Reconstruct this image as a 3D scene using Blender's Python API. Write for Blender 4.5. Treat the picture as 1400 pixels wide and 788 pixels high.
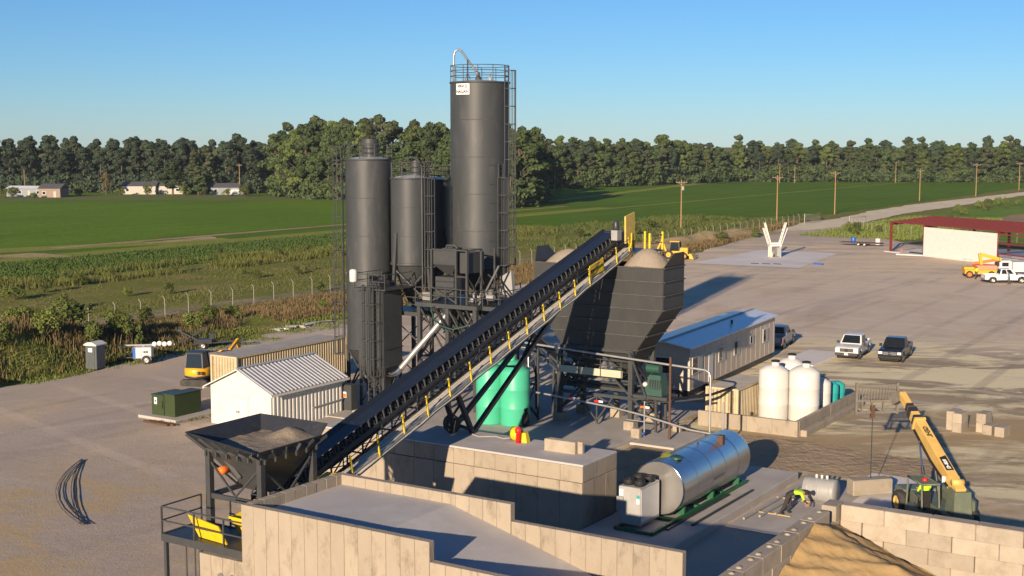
import bpy, bmesh, math, random
from mathutils import Vector, Matrix, noise
random.seed(7)
R = math.radians
scn = bpy.context.scene
COL = scn.collection
for o in list(bpy.data.objects):
    bpy.data.objects.remove(o)

# ------------------------------------------------------------ camera, sky, sun, exposure
cam_d = bpy.data.cameras.new('camera'); cam = bpy.data.objects.new('camera', cam_d); COL.objects.link(cam)
cam_d.sensor_width = 36; cam_d.lens = 36 * 1790 / 1400; cam_d.clip_end = 6000; cam_d.clip_start = 0.5
cam.location = (0, 0, 18.5); cam.rotation_euler = (R(90 - 6.34), 0, 0)
scn.camera = cam
SUN_AZ, SUN_EL = 21.0, 14.3          # shadows run 21 degrees right of +Y
world = bpy.data.worlds.new('World'); scn.world = world; world.use_nodes = True
wn = world.node_tree.nodes; wl = world.node_tree.links
sky = wn.new('ShaderNodeTexSky'); sky.sky_type = 'NISHITA'; sky.sun_disc = False
sky.sun_elevation = R(SUN_EL); sky.sun_rotation = R(180 + SUN_AZ)
sky.altitude = 20; sky.air_density = 0.9; sky.dust_density = 0.0; sky.ozone_density = 6.8
wn['Background'].inputs['Strength'].default_value = 0.057
wl.new(sky.outputs['Color'], wn['Background'].inputs['Color'])
sd = bpy.data.lights.new('sun', 'SUN'); sun = bpy.data.objects.new('sun', sd); COL.objects.link(sun)
sd.energy = 4.2; sd.angle = R(0.53); sd.color = (1.0, 0.80, 0.58)
sun.rotation_euler = Vector((math.sin(R(SUN_AZ)) * math.cos(R(SUN_EL)), math.cos(R(SUN_AZ)) * math.cos(R(SUN_EL)), -math.sin(R(SUN_EL)))).to_track_quat('-Z', 'Y').to_euler()
sun.location = (-40, -60, 80)
scn.view_settings.view_transform = 'Standard'; scn.view_settings.look = 'None'
scn.view_settings.exposure = 1.03; scn.view_settings.gamma = 1.0; scn.view_settings.use_curve_mapping = False

# ------------------------------------------------------------ site grid: u runs right and near, v runs right and far
TH = R(32.5); CT, ST = math.cos(TH), math.sin(TH)
def W(u, v, z=0.0): return Vector((u * CT + v * ST, -u * ST + v * CT, z))

# ------------------------------------------------------------ helpers
def tag(o, label=None, cat=None, group=None, kind=None):
    if label: o['label'] = label
    if cat: o['category'] = cat
    if group: o['group'] = group
    if kind: o['kind'] = kind
    return o
ORG = {}
def thing(name, label, cat, uvz, group=None, rz=None):
    """Empty at a thing's base. rz None: parts are given in absolute site coordinates; a number: parts in local coordinates."""
    o = bpy.data.objects.new(name, None); COL.objects.link(o); o.empty_display_size = 0.3
    o.location = W(*uvz); o.rotation_euler = (0, 0, -TH if rz is None else rz)
    ORG[o.name] = Vector(uvz) if rz is None else Vector((0, 0, 0))
    return tag(o, label, cat, group)
def structure(name, mb, mat, kind='structure', label=None, cat=None):
    o = mb.build(name, mat); o['kind'] = kind
    if label: o['label'] = label
    if cat: o['category'] = cat
    return o
def copy_tree(o, parent=None):
    c = o.copy(); COL.objects.link(c)
    if parent: c.parent = parent
    for ch in list(o.children): copy_tree(ch, c)
    if o.name in ORG: ORG[c.name] = ORG[o.name]
    return c

class MB:
    def __init__(s): s.v = []; s.f = []; s.sm = []; s.mi = []; s.cur = 0
    def add(s, vs, fs, smooth=False):
        b = len(s.v); s.v += [Vector(p) for p in vs]
        for f in fs: s.f.append([b + i for i in f]); s.sm.append(smooth); s.mi.append(s.cur)
        return s
    def box(s, x0, x1, y0, y1, z0, z1):
        vs = [(x0,y0,z0),(x1,y0,z0),(x1,y1,z0),(x0,y1,z0),(x0,y0,z1),(x1,y0,z1),(x1,y1,z1),(x0,y1,z1)]
        return s.add(vs, [(3,2,1,0),(4,5,6,7),(0,1,5,4),(1,2,6,5),(2,3,7,6),(3,0,4,7)])
    def hexa(s, b, t):
        """8-corner solid from bottom quad b and top quad t (both counter-clockwise from above)."""
        return s.add(list(b) + list(t), [(3,2,1,0),(4,5,6,7),(0,1,5,4),(1,2,6,5),(2,3,7,6),(3,0,4,7)])
    def cbox(s, x0, x1, y0, y1, z0, z1, c=0.03):
        """box with chamfered vertical and top edges"""
        def ring(i, z): return [(x0+i+c,y0+i,z),(x1-i-c,y0+i,z),(x1-i,y0+i+c,z),(x1-i,y1-i-c,z),(x1-i-c,y1-i,z),(x0+i+c,y1-i,z),(x0+i,y1-i-c,z),(x0+i,y0+i+c,z)]
        vs = ring(0, z0) + ring(0, z1 - c) + ring(c, z1)
        fs = [tuple(range(7, -1, -1)), tuple(range(16, 24))]
        for k in (0, 8):
            for i in range(8): j = (i + 1) % 8; fs.append((k+i, k+j, k+8+j, k+8+i))
        return s.add(vs, fs)
    def beam(s, a, b, w=0.1, h=None, upv=(0, 0, 1)):
        a, b = Vector(a), Vector(b); h = h or w; d = (b - a)
        if d.length < 1e-6: return s
        d.normalize(); upv = Vector(upv)
        if abs(d.dot(upv)) > 0.98: upv = Vector((0, 1, 0))
        x = d.cross(upv).normalized(); y = x.cross(d)
        q = [(-1,-1),(1,-1),(1,1),(-1,1)]
        vs = [a + x*i*w/2 + y*j*h/2 for i, j in q] + [b + x*i*w/2 + y*j*h/2 for i, j in q]
        return s.add(vs, [(0,1,2,3),(7,6,5,4),(1,0,4,5),(2,1,5,6),(3,2,6,7),(0,3,7,4)])
    def tube(s, pts, r=0.05, n=8, caps=True):
        """round tube along a polyline; r a number or one per point"""
        pts = [Vector(p) for p in pts]; m = len(pts); rs = r if hasattr(r, '__len__') else [r] * m
        vs = []; ref = None
        for i, p in enumerate(pts):
            d = (pts[min(i+1, m-1)] - pts[max(i-1, 0)]).normalized()
            if ref is None: ref = Vector((0, 0, 1)) if abs(d.z) < 0.9 else Vector((0, 1, 0))
            x = d.cross(ref)
            if x.length < 1e-4: x = d.orthogonal()
            x.normalize(); y = x.cross(d).normalized(); ref = y
            for k in range(n): a = 2*math.pi*k/n; vs.append(p + (x*math.cos(a) + y*math.sin(a)) * rs[i])
        fs = []
        for i in range(m - 1):
            for k in range(n): j = (k+1) % n; fs.append((i*n+j, i*n+k, (i+1)*n+k, (i+1)*n+j))
        s.add(vs, fs, True)
        if caps: s.add(vs[:n], [tuple(range(n))]); s.add(vs[-n:], [tuple(range(n-1, -1, -1))])
        return s
    def lathe(s, c, prof, n=32, axis='z', smooth=True, a0=0, a1=2*math.pi):
        """prof: list of (radius, height)"""
        c = Vector(c); vs = []; full = abs(a1 - a0 - 2*math.pi) < 1e-6; nn = n if full else n + 1
        for r, h in prof:
            for k in range(nn):
                a = a0 + (a1 - a0) * k / n; x, y = r*math.cos(a), r*math.sin(a)
                p = {'z': (x, y, h), 'y': (x, h, y), 'x': (h, x, y)}[axis]; vs.append(c + Vector(p))
        fs = []
        for i in range(len(prof) - 1):
            for k in range(n):
                j = (k+1) % nn if full else k + 1
                q = (i*nn+k, i*nn+j, (i+1)*nn+j, (i+1)*nn+k)
                fs.append(q if axis != 'y' else q[::-1])
        return s.add(vs, fs, smooth)
    def cyl(s, c, r, h, n=24, axis='z', r2=None):
        r2 = r if r2 is None else r2
        s.lathe(c, [(r, 0), (r2, h)], n, axis)
        s.lathe(c, [(0.0001, 0), (r, 0)], n, axis, False); s.lathe(c, [(r2, h), (0.0001, h)], n, axis, False)
        return s
    def prism(s, poly, x0, x1, axis='x'):
        """polygon extruded along an axis; poly in the two other axes (x: (y,z); y: (x,z); z: (x,y))"""
        n = len(poly)
        def P(p, t): return {'x': (t, p[0], p[1]), 'y': (p[0], t, p[1]), 'z': (p[0], p[1], t)}[axis]
        vs = [P(p, x0) for p in poly] + [P(p, x1) for p in poly]
        fs = [tuple(range(n-1, -1, -1)), tuple(range(n, 2*n))] + [(i, (i+1) % n, n + (i+1) % n, n + i) for i in range(n)]
        return s.add(vs, fs)
    def quad(s, *p): return s.add(p, [tuple(range(len(p)))])
    def build(s, name, mat, parent=None, site=False, fix=True, bevel=0):
        vs = s.v
        if parent is not None and parent.name in ORG:
            o = ORG[parent.name]
        else: o = Vector((0, 0, 0))
        if parent is not None and parent.parent is not None: o = o
        me = bpy.data.meshes.new(name)
        if site: me.from_pydata([W(*p) for p in vs], [], s.f)
        else: me.from_pydata([p - o for p in vs], [], s.f)
        for m in (mat if isinstance(mat, (list, tuple)) else [mat]): me.materials.append(m)
        me.polygons.foreach_set('use_smooth', s.sm); me.polygons.foreach_set('material_index', s.mi)
        if fix and len(s.f) < 60000:
            bm = bmesh.new(); bm.from_mesh(me); bmesh.ops.recalc_face_normals(bm, faces=bm.faces); bm.to_mesh(me); bm.free()
        ob = bpy.data.objects.new(name, me); COL.objects.link(ob)
        if parent is not None:
            ob.parent = parent
            if parent.parent is None: ORG[ob.name] = o
            else: ORG[ob.name] = o
        if bevel:
            b = ob.modifiers.new('bevel', 'BEVEL'); b.width = bevel; b.segments = 2; b.limit_method = 'ANGLE'; b.angle_limit = R(40)
        return ob

# ------------------------------------------------------------ materials
def mat(name, col, rough=0.6, metal=0.0, col2=None, scale=4.0, stretch=(1, 1, 1), amt=0.5, bump=0.0, bscale=30.0, vary=0.0, spec=0.4, coords='Object', detail=5.0, dirt=None, dirt_scale=0.6, dirt_amt=0.0):
    m = bpy.data.materials.new(name); m.use_nodes = True; nt = m.node_tree; n = nt.nodes; l = nt.links
    b = n['Principled BSDF']; b.inputs['Roughness'].default_value = rough; b.inputs['Metallic'].default_value = metal
    b.inputs['Specular IOR Level'].default_value = spec
    tc = n.new('ShaderNodeTexCoord'); mp = n.new('ShaderNodeMapping'); mp.inputs['Scale'].default_value = stretch
    oi0 = n.new('ShaderNodeObjectInfo'); sh_ = n.new('ShaderNodeVectorMath'); sh_.operation = 'MULTIPLY_ADD'; sh_.inputs[1].default_value = (37, 53, 29)
    l.new(oi0.outputs['Random'], sh_.inputs[0]); l.new(tc.outputs[coords], sh_.inputs[2]); tvec = sh_.outputs[0]
    l.new(tvec, mp.inputs['Vector'])
    cur = None
    if col2 is not None:
        t = n.new('ShaderNodeTexNoise'); t.inputs['Scale'].default_value = scale; t.inputs['Detail'].default_value = detail; t.inputs['Roughness'].default_value = 0.62
        l.new(mp.outputs[0], t.inputs['Vector'])
        rp = n.new('ShaderNodeMapRange'); rp.inputs[1].default_value = 0.5 - 0.35 * (1.05 - amt); rp.inputs[2].default_value = 0.5 + 0.35 * (1.05 - amt)
        l.new(t.outputs['Fac'], rp.inputs[0])
        mx = n.new('ShaderNodeMix'); mx.data_type = 'RGBA'; mx.inputs['A'].default_value = (*col, 1); mx.inputs['B'].default_value = (*col2, 1)
        l.new(rp.outputs[0], mx.inputs['Factor']); cur = mx.outputs['Result']
    if dirt is not None:
        t2 = n.new('ShaderNodeTexNoise'); t2.inputs['Scale'].default_value = dirt_scale; t2.inputs['Detail'].default_value = 7; t2.inputs['Roughness'].default_value = 0.7
        l.new(mp.outputs[0], t2.inputs['Vector'])
        r2 = n.new('ShaderNodeMapRange'); r2.inputs[1].default_value = 0.52; r2.inputs[2].default_value = 0.72; r2.inputs[4].default_value = dirt_amt
        l.new(t2.outputs['Fac'], r2.inputs[0])
        m2 = n.new('ShaderNodeMix'); m2.data_type = 'RGBA'; m2.inputs['B'].default_value = (*dirt, 1)
        if cur: l.new(cur, m2.inputs['A'])
        else: m2.inputs['A'].default_value = (*col, 1)
        l.new(r2.outputs[0], m2.inputs['Factor']); cur = m2.outputs['Result']
    if vary:
        oi = n.new('ShaderNodeObjectInfo'); r3 = n.new('ShaderNodeMapRange'); r3.inputs[3].default_value = 1 - vary; r3.inputs[4].default_value = 1 + vary
        l.new(oi.outputs['Random'], r3.inputs[0])
        h = n.new('ShaderNodeHueSaturation')
        if cur: l.new(cur, h.inputs['Color'])
        else: h.inputs['Color'].default_value = (*col, 1)
        l.new(r3.outputs[0], h.inputs['Value']); cur = h.outputs['Color']
    if cur: l.new(cur, b.inputs['Base Color'])
    else: b.inputs['Base Color'].default_value = (*col, 1)
    if bump:
        t4 = n.new('ShaderNodeTexNoise'); t4.inputs['Scale'].default_value = bscale; t4.inputs['Detail'].default_value = 4
        l.new(mp.outputs[0], t4.inputs['Vector'])
        bp = n.new('ShaderNodeBump'); bp.inputs['Strength'].default_value = bump; bp.inputs['Distance'].default_value = 0.05
        l.new(t4.outputs['Fac'], bp.inputs['Height']); l.new(bp.outputs[0], b.inputs['Normal'])
    return m
M = {}
M['silo'] = mat('silo_paint', (.046,.050,.054), .5, 0, (.038,.042,.046), 1.2, (1,1,.25), .5, .04, 3, dirt=(.105,.102,.095), dirt_scale=1.3, dirt_amt=.5)
M['steel'] = mat('plant_steel', (.050,.053,.055), .48, 0, (.037,.040,.043), 3, dirt=(.10,.095,.085), dirt_scale=1.5, dirt_amt=.3)
M['dark'] = mat('dark_steel', (.022,.025,.032), .42, 0, (.032,.035,.041), 5, dirt=(.08,.075,.065), dirt_scale=2.5, dirt_amt=.3)
M['belt'] = mat('belt_cover', (.012,.016,.024), .42, 0, (.016,.02,.027), 6, dirt=(.04,.04,.038), dirt_scale=3, dirt_amt=.2)
M['bin'] = mat('bin_steel', (.041,.042,.042), .5, 0, (.032,.033,.034), 1.0, (1,1,.4), .5, .03, 2, dirt=(.075,.071,.064), dirt_scale=1.3, dirt_amt=.28)
M['rib'] = mat('dusty_lit_rib', (.085,.083,.078), .6, 0, (.05,.05,.048), 3)  # paler than the bin plates: dust, plus light caught by the ribs painted in
M['conduit'] = mat('pale_conduit', (.62,.57,.47), .6, 0, (.48,.44,.36), 3)
M['conc'] = mat('cast_concrete', (.335,.283,.218), .85, 0, (.28,.235,.178), 1.1, (1,1,.55), .3, .25, 14, vary=.05, dirt=(.135,.11,.08), dirt_scale=1.7, dirt_amt=.7)
M['block'] = mat('precast_block', (.375,.32,.25), .85, 0, (.29,.245,.188), 1.6, (1,1,1), .4, .3, 16, vary=.14, dirt=(.20,.155,.105), dirt_scale=1.2, dirt_amt=.55)
M['deck'] = mat('concrete_deck', (.46,.435,.42), .8, 0, (.38,.36,.345), .5, (1,1,1), .5, .12, 20, dirt=(.56,.54,.52), dirt_scale=.35, dirt_amt=.55)
M['pad'] = mat('concrete_pad', (.43,.40,.365), .82, 0, (.33,.30,.27), .6, (1,1,1), .5, .15, 18, dirt=(.48,.43,.36), dirt_scale=.3, dirt_amt=.5)
M['farpad'] = mat('pale_concrete', (.66,.62,.59), .85, 0, (.58,.54,.51), .15, (1,1,1), .5, .1, 8, dirt=(.34,.30,.26), dirt_scale=.12, dirt_amt=.4)
M['yellow'] = mat('safety_yellow', (.72,.50,.010), .45, 0, (.62,.42,.015), 5, dirt=(.20,.15,.05), dirt_scale=4, dirt_amt=.4)
M['caty'] = mat('machine_yellow', (.70,.36,.012), .42, 0, (.60,.30,.015), 4, dirt=(.25,.19,.10), dirt_scale=3, dirt_amt=.35)
M['boomy'] = mat('boom_paint', (.70,.46,.14), .45, 0, (.60,.37,.09), 2, dirt=(.32,.26,.17), dirt_scale=2.2, dirt_amt=.35)
M['orange'] = mat('orange_paint', (.75,.17,.02), .45, 0, (.65,.14,.02), 5)
M['red'] = mat('red_paint', (.62,.02,.015), .4)
M['redox'] = mat('red_oxide', (.16,.028,.022), .6, 0, (.12,.022,.018), 2)
M['white'] = mat('white_paint', (.60,.585,.55), .5, 0, (.55,.535,.50), 2, dirt=(.5,.46,.39), dirt_scale=1.2, dirt_amt=.4)
M['shedw'] = mat('shed_metal', (.54,.52,.475), .45, 0, (.60,.585,.54), 1.5, dirt=(.42,.37,.30), dirt_scale=.8, dirt_amt=.4)
M['roofm'] = mat('galvanised_roof', (.55,.555,.56), .38, .35, (.47,.475,.48), 1.5, dirt=(.40,.38,.36), dirt_scale=1.2, dirt_amt=.4)
M['tan'] = mat('tan_container', (.50,.415,.265), .5, 0, (.44,.36,.225), 1.5, dirt=(.30,.20,.10), dirt_scale=1.6, dirt_amt=.4)
M['tanroof'] = mat('container_roof', (.38,.35,.30), .6, 0, (.30,.275,.235), 1.0)
M['green_t'] = mat('green_poly', (.065,.44,.27), .4, 0, (.055,.40,.24), 1.5, dirt=(.14,.44,.30), dirt_scale=1.5, dirt_amt=.4)
M['teal_t'] = mat('teal_poly', (.03,.36,.33), .4, 0, (.025,.30,.28), 2)
M['white_t'] = mat('white_poly', (.60,.585,.56), .42, 0, (.55,.53,.49), 1.6, (1,1,.3), .5, dirt=(.52,.47,.39), dirt_scale=1.5, dirt_amt=.35)
M['xform'] = mat('olive_cabinet', (.040,.060,.022), .45, 0, (.033,.05,.019), 2)
M['office'] = mat('office_siding', (.52,.44,.345), .7, 0, (.47,.395,.31), 1.5)
M['offroof'] = mat('office_roof', (.64,.65,.66), .3, 0, (.57,.58,.59), 1.2, spec=.7, dirt=(.40,.38,.35), dirt_scale=.7, dirt_amt=.35)
M['alum'] = mat('tank_aluminium', (.60,.60,.59), .3, 1.0, (.55,.55,.545), 2.0, (1,.3,1), .5, .02, 4)
M['alumend'] = mat('tank_end', (.60,.585,.555), .34, .9, (.5,.49,.47), 1.5)
M['galv'] = mat('galvanised_pipe', (.42,.42,.41), .42, .6, (.33,.33,.32), 4)
M['skid'] = mat('green_skid', (.012,.11,.045), .45, 0, (.02,.09,.04), 4)
M['grey'] = mat('grey_paint', (.30,.30,.295), .5, 0, (.25,.25,.245), 3)
M['chill'] = mat('chiller_panel', (.28,.275,.265), .45, 0, (.36,.355,.34), 2)
M['greyplast'] = mat('grey_plastic', (.105,.115,.115), .5, 0, (.09,.10,.10), 3)
M['black'] = mat('black_rubber', (.012,.012,.013), .7)
M['tyre'] = mat('tyre_rubber', (.02,.02,.021), .8, 0, (.06,.053,.045), 5)
M['glass'] = mat('dark_glass', (.012,.015,.018), .08, 0, spec=.6)
M['rim'] = mat('wheel_rim', (.42,.42,.41), .35, .6)
M['pwhite'] = mat('truck_white', (.66,.66,.65), .25, 0, spec=.6, dirt=(.42,.37,.30), dirt_scale=1.5, dirt_amt=.3)
M['pblack'] = mat('truck_black', (.012,.013,.016), .2, 0, spec=.6, dirt=(.10,.085,.065), dirt_scale=1.5, dirt_amt=.3)
M['psilver'] = mat('truck_silver', (.36,.37,.38), .28, .3)
M['chrome'] = mat('chrome', (.6,.6,.6), .15, 1)
M['lamp'] = mat('headlamp_glass', (.75,.74,.70), .15)
M['amber'] = mat('tail_lamp', (.45,.02,.015), .3)
M['tele'] = mat('telehandler_grey_green', (.13,.15,.105), .5, 0, (.10,.12,.085), 3, dirt=(.28,.24,.18), dirt_scale=2.5, dirt_amt=.35)
M['wood'] = mat('pole_wood', (.33,.20,.095), .85, 0, (.26,.155,.075), 3, (1,1,.2))
M['timber'] = mat('timber', (.42,.30,.16), .85, 0, (.34,.24,.13), 6)
M['rustpole'] = mat('rusty_pipe', (.10,.05,.028), .7, 0, (.07,.037,.022), 6)
M['sand'] = mat('sand', (.40,.272,.125), .95, 0, (.34,.228,.10), .7, (1,1,1), .5, .5, 5, dirt=(.44,.31,.155), dirt_scale=.5, dirt_amt=.6)
M['stone'] = mat('crushed_stone', (.26,.215,.16), .95, 0, (.17,.14,.105), 9, (1,1,1), .4, .6, 14)
M['stonep'] = mat('pale_crushed_stone', (.33,.275,.21), .95, 0, (.24,.20,.155), 9, (1,1,1), .4, .6, 14)
M['hivis'] = mat('hi_vis_yellow', (.50,.85,.02), .7, 0, (.44,.76,.02), 8)
M['cloth'] = mat('dark_cloth', (.025,.022,.024), .9, 0, (.04,.036,.036), 8)
M['bluecl'] = mat('blue_cloth', (.05,.28,.38), .9)
M['jean'] = mat('grey_trousers', (.07,.065,.06), .9)
M['skin'] = mat('skin', (.36,.20,.13), .6)
M['hair'] = mat('dark_hair', (.02,.015,.012), .8)
M['bluet'] = mat('blue_motor', (.015,.10,.42), .4)
M['motor'] = mat('green_machine', (.022,.075,.055), .5, 0, (.016,.055,.04), 3)
M['text'] = mat('lettering_black', (.02,.02,.02), .6)
M['signw'] = mat('sign_white', (.78,.78,.76), .5)
M['sigred'] = mat('sign_red', (.6,.04,.03), .5)
M['house1'] = mat('house_wall', (.24,.185,.145), .8)
M['house2'] = mat('house_wall_grey', (.22,.24,.26), .8)
M['house3'] = mat('house_wall_white', (.40,.375,.335), .8)
M['hroof'] = mat('house_roof', (.075,.075,.085), .8)
M['bark'] = mat('bark', (.13,.095,.07), .9, 0, (.09,.065,.048), 2, (1,1,.3))
def leafmat(name, c1, c2, vary=.25, scale=.35):
    m = mat(name, c1, .75, 0, c2, scale, (1,1,1), .35, vary=vary, spec=.15)
    return m
M['leaf1'] = leafmat('broadleaf_green', (.038,.060,.022), (.065,.088,.032))
M['leaf2'] = leafmat('pine_green', (.040,.053,.024), (.066,.076,.036))
M['leaf3'] = leafmat('yellow_green_leaf', (.060,.084,.022), (.090,.115,.034))
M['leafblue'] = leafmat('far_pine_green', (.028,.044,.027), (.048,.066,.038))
M['bushl'] = leafmat('shrub_leaf', (.085,.115,.024), (.125,.145,.036), .3, 1.5)
M['bushd'] = leafmat('dark_shrub_leaf', (.062,.088,.020), (.098,.112,.032), .3, 1.5)
M['dry'] = mat('dry_weeds', (.17,.118,.060), .9, 0, (.12,.095,.045), .5, (1,1,1), .3, spec=.1)
M['weed'] = mat('green_weeds', (.085,.105,.024), .9, 0, (.12,.115,.038), .25, (1,1,1), .4, spec=.1)
M['crop'] = mat('crop_leaf', (.042,.072,.015), .8, 0, (.054,.086,.019), .2, spec=.15)
# ------------------------------------------------------------ ground sheets
def nodes_mat(name, rough=.95):
    m = bpy.data.materials.new(name); m.use_nodes = True; nt = m.node_tree
    b = nt.nodes['Principled BSDF']; b.inputs['Roughness'].default_value = rough; b.inputs['Specular IOR Level'].default_value = .15
    return m, nt, nt.nodes, nt.links, b
def tex(nt, scale, detail=6, rough=.62, stretch=(1, 1, 1), rot=0, dist=0, loc=(0, 0, 0)):
    n, l = nt.nodes, nt.links
    tc = n.new('ShaderNodeTexCoord'); mp = n.new('ShaderNodeMapping'); mp.inputs['Scale'].default_value = stretch; mp.inputs['Location'].default_value = loc
    mr = n.new('ShaderNodeMapping'); mr.inputs['Rotation'].default_value = (0, 0, rot)
    l.new(tc.outputs['Object'], mr.inputs['Vector']); l.new(mr.outputs[0], mp.inputs['Vector'])
    t = n.new('ShaderNodeTexNoise'); t.inputs['Scale'].default_value = scale; t.inputs['Detail'].default_value = detail; t.inputs['Roughness'].default_value = rough; t.inputs['Distortion'].default_value = dist
    l.new(mp.outputs[0], t.inputs['Vector']); return t.outputs['Fac']
def ramp(nt, fac, a, b, c=0., d=1.):
    r = nt.nodes.new('ShaderNodeMapRange'); r.interpolation_type = 'SMOOTHSTEP'
    r.inputs[1].default_value = a; r.inputs[2].default_value = b; r.inputs[3].default_value = c; r.inputs[4].default_value = d
    nt.links.new(fac, r.inputs[0]); return r.outputs[0]
def mixc(nt, fac, A, B):
    m = nt.nodes.new('ShaderNodeMix'); m.data_type = 'RGBA'
    for s, x in (('A', A), ('B', B)):
        if isinstance(x, tuple): m.inputs[s].default_value = (*x, 1)
        else: nt.links.new(x, m.inputs[s])
    nt.links.new(fac, m.inputs['Factor']); return m.outputs['Result']
def mul(nt, a, b):
    m = nt.nodes.new('ShaderNodeMath'); m.operation = 'MULTIPLY'
    for i, x in enumerate((a, b)):
        if isinstance(x, (int, float)): m.inputs[i].default_value = x
        else: nt.links.new(x, m.inputs[i])
    return m.outputs[0]
def bumpn(nt, b, parts):
    n, l = nt.nodes, nt.links; prev = None
    for fac, st, dist in parts:
        bp = n.new('ShaderNodeBump'); bp.inputs['Strength'].default_value = st; bp.inputs['Distance'].default_value = dist
        l.new(fac, bp.inputs['Height'])
        if prev: l.new(prev, bp.inputs['Normal'])
        prev = bp.outputs[0]
    l.new(prev, b.inputs['Normal'])
def near(nt, u, v, r0, r1):
    """1 inside r0 metres of a site point, 0 outside r1: where the sand was spread or spilled"""
    n, l = nt.nodes, nt.links
    tc = n.new('ShaderNodeTexCoord'); d = n.new('ShaderNodeVectorMath'); d.operation = 'DISTANCE'
    l.new(tc.outputs['Object'], d.inputs[0]); d.inputs[1].default_value = W(u, v, 0)
    return ramp(nt, d.outputs['Value'], r0, r1, 1., 0.)

# gravel yard: grey-mauve stone dust, tan fines, pale sand spread, tyre tracks
m, nt, n, l, b = nodes_mat('yard_gravel')
c = mixc(nt, ramp(nt, tex(nt, .035, 8), .35, .65), (0.404,0.335,0.274), (0.462,0.383,0.305))
light = mul(nt, ramp(nt, tex(nt, .02, 7, .6), .25, .6, .55, 1.0), near(nt, -28, 150, 40, 115))
c = mixc(nt, light, c, (0.619,0.510,0.399))
c = mixc(nt, ramp(nt, tex(nt, .16, 8, .7, (1,.35,1), TH - .35), .48, .68), c, (0.529,0.414,0.288))
c = mixc(nt, mul(nt, ramp(nt, tex(nt, .22, 7, .6, (1,.10,1), TH, .8), .50, .70), .45), c, (0.347,0.294,0.243))
c = mixc(nt, mul(nt, ramp(nt, tex(nt, .16, 7, .6, (.14,1,1), .35, 1.0), .52, .70), .4), c, (0.357,0.299,0.246))
sandz = mul(nt, ramp(nt, tex(nt, .23, 10, .68, (.35,1,1), .15, 1.0, (4, 9, 0)), .45, .54), near(nt, -22, 96, 22, 38))
c = mixc(nt, mul(nt, ramp(nt, tex(nt, .05, 7, .6, (1,1,1), 0, 0, (3,31,0)), .25, .5, .45, 1.0), near(nt, -20, 94, 16, 36)), c, (0.315,0.258,0.174))
c = mixc(nt, sandz, c, (0.760,0.659,0.414))
def tracks(rot, scale, lo, hi, loc):
    tc = n.new('ShaderNodeTexCoord'); mr = n.new('ShaderNodeMapping'); mr.inputs['Rotation'].default_value = (0, 0, rot); mr.inputs['Location'].default_value = loc
    l.new(tc.outputs['Object'], mr.inputs['Vector']); w = n.new('ShaderNodeTexWave'); w.inputs['Scale'].default_value = scale; w.inputs['Distortion'].default_value = 14; w.inputs['Detail'].default_value = 2; w.inputs['Detail Scale'].default_value = .06
    l.new(mr.outputs[0], w.inputs['Vector']); return ramp(nt, w.outputs['Fac'], lo, hi)
mask1 = ramp(nt, tex(nt, .03, 6, .6, (1,1,1), 0, 0, (5, 2, 0)), .42, .62)
c = mixc(nt, mul(nt, mul(nt, tracks(TH, .055, .90, .985, (0,0,0)), mask1), .38), c, (0.252,0.211,0.174))
c = mixc(nt, mul(nt, mul(nt, tracks(TH - 1.3, .045, .92, .99, (7,3,0)), ramp(nt, tex(nt, .035, 6, .6, (1,1,1), 0, 0, (15, 22, 0)), .42, .62)), .38), c, (0.693,0.582,0.446))
c = mixc(nt, mul(nt, mul(nt, tracks(TH + .5, .06, .92, .99, (17,3,0)), mask1), .3), c, (0.651,0.556,0.432))
mudz = mul(nt, ramp(nt, tex(nt, .14, 9, .7, (.5,1,1), .1, .8, (9, 4, 0)), .40, .58), near(nt, -22, 80, 9, 22))
c = mixc(nt, mudz, c, (0.403,0.298,0.166))
mud2 = mul(nt, ramp(nt, tex(nt, .25, 9, .72, (.4,1,1), .75, .8, (3, 8, 0)), .45, .62), near(nt, -52, 40, 4, 17))
c = mixc(nt, mud2, c, (0.474,0.352,0.192))
far1 = mul(nt, ramp(nt, tex(nt, .2, 8, .7, (.4,1,1), .1, .8, (30, 4, 0)), .42, .6), near(nt, -76, 200, 22, 60))
c = mixc(nt, far1, c, (0.664,0.531,0.362))
g = tex(nt, 9, 4, .75); c = mixc(nt, ramp(nt, g, .56, .74, 0, .55), c, (0.181,0.154,0.135))
c = mixc(nt, ramp(nt, tex(nt, 6, 4, .75, (1,1,1), .5), .60, .76, 0, .5), c, (0.720,0.652,0.582))
l.new(c, b.inputs['Base Color'])
rut = tex(nt, .5, 8, .7, (1,.12,1), TH, 1.2)
bumpn(nt, b, [(g, .45, .08), (rut, .22, .25), (tex(nt, .9, 6, .7), .25, .16)])
M['yard'] = m

def grassmat(name, c1, c2, c3, s1=.02, s2=.3, rows=0, bump=.6):
    m, nt, n, l, b = nodes_mat(name)
    c = mixc(nt, ramp(nt, tex(nt, s1, 7), .35, .65), c1, c2)
    t2 = tex(nt, s2, 7, .72, (1, .5, 1), TH); c = mixc(nt, ramp(nt, t2, .46, .68), c, c3)
    if rows: c = mixc(nt, mul(nt, ramp(nt, tex(nt, 1.1, 2, .5, (1, .02, 1), TH), .42, .6), rows), c, tuple(x * .7 for x in c1))
    b.inputs['Specular IOR Level'].default_value = .04
    l.new(c, b.inputs['Base Color']); bumpn(nt, b, [(tex(nt, 1.5, 5, .7), bump, .3), (tex(nt, .25, 5, .7), .5, .6)])
    return m
M['meadow'] = grassmat('rough_meadow', (0.182,0.182,0.044), (0.149,0.171,0.034), (0.264,0.215,0.081), .03, .16)
M['cropfar'] = grassmat('soybean_field', (0.110,0.200,0.015), (0.137,0.230,0.019), (0.099,0.174,0.014), .010, .045, .45, .35)
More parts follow.
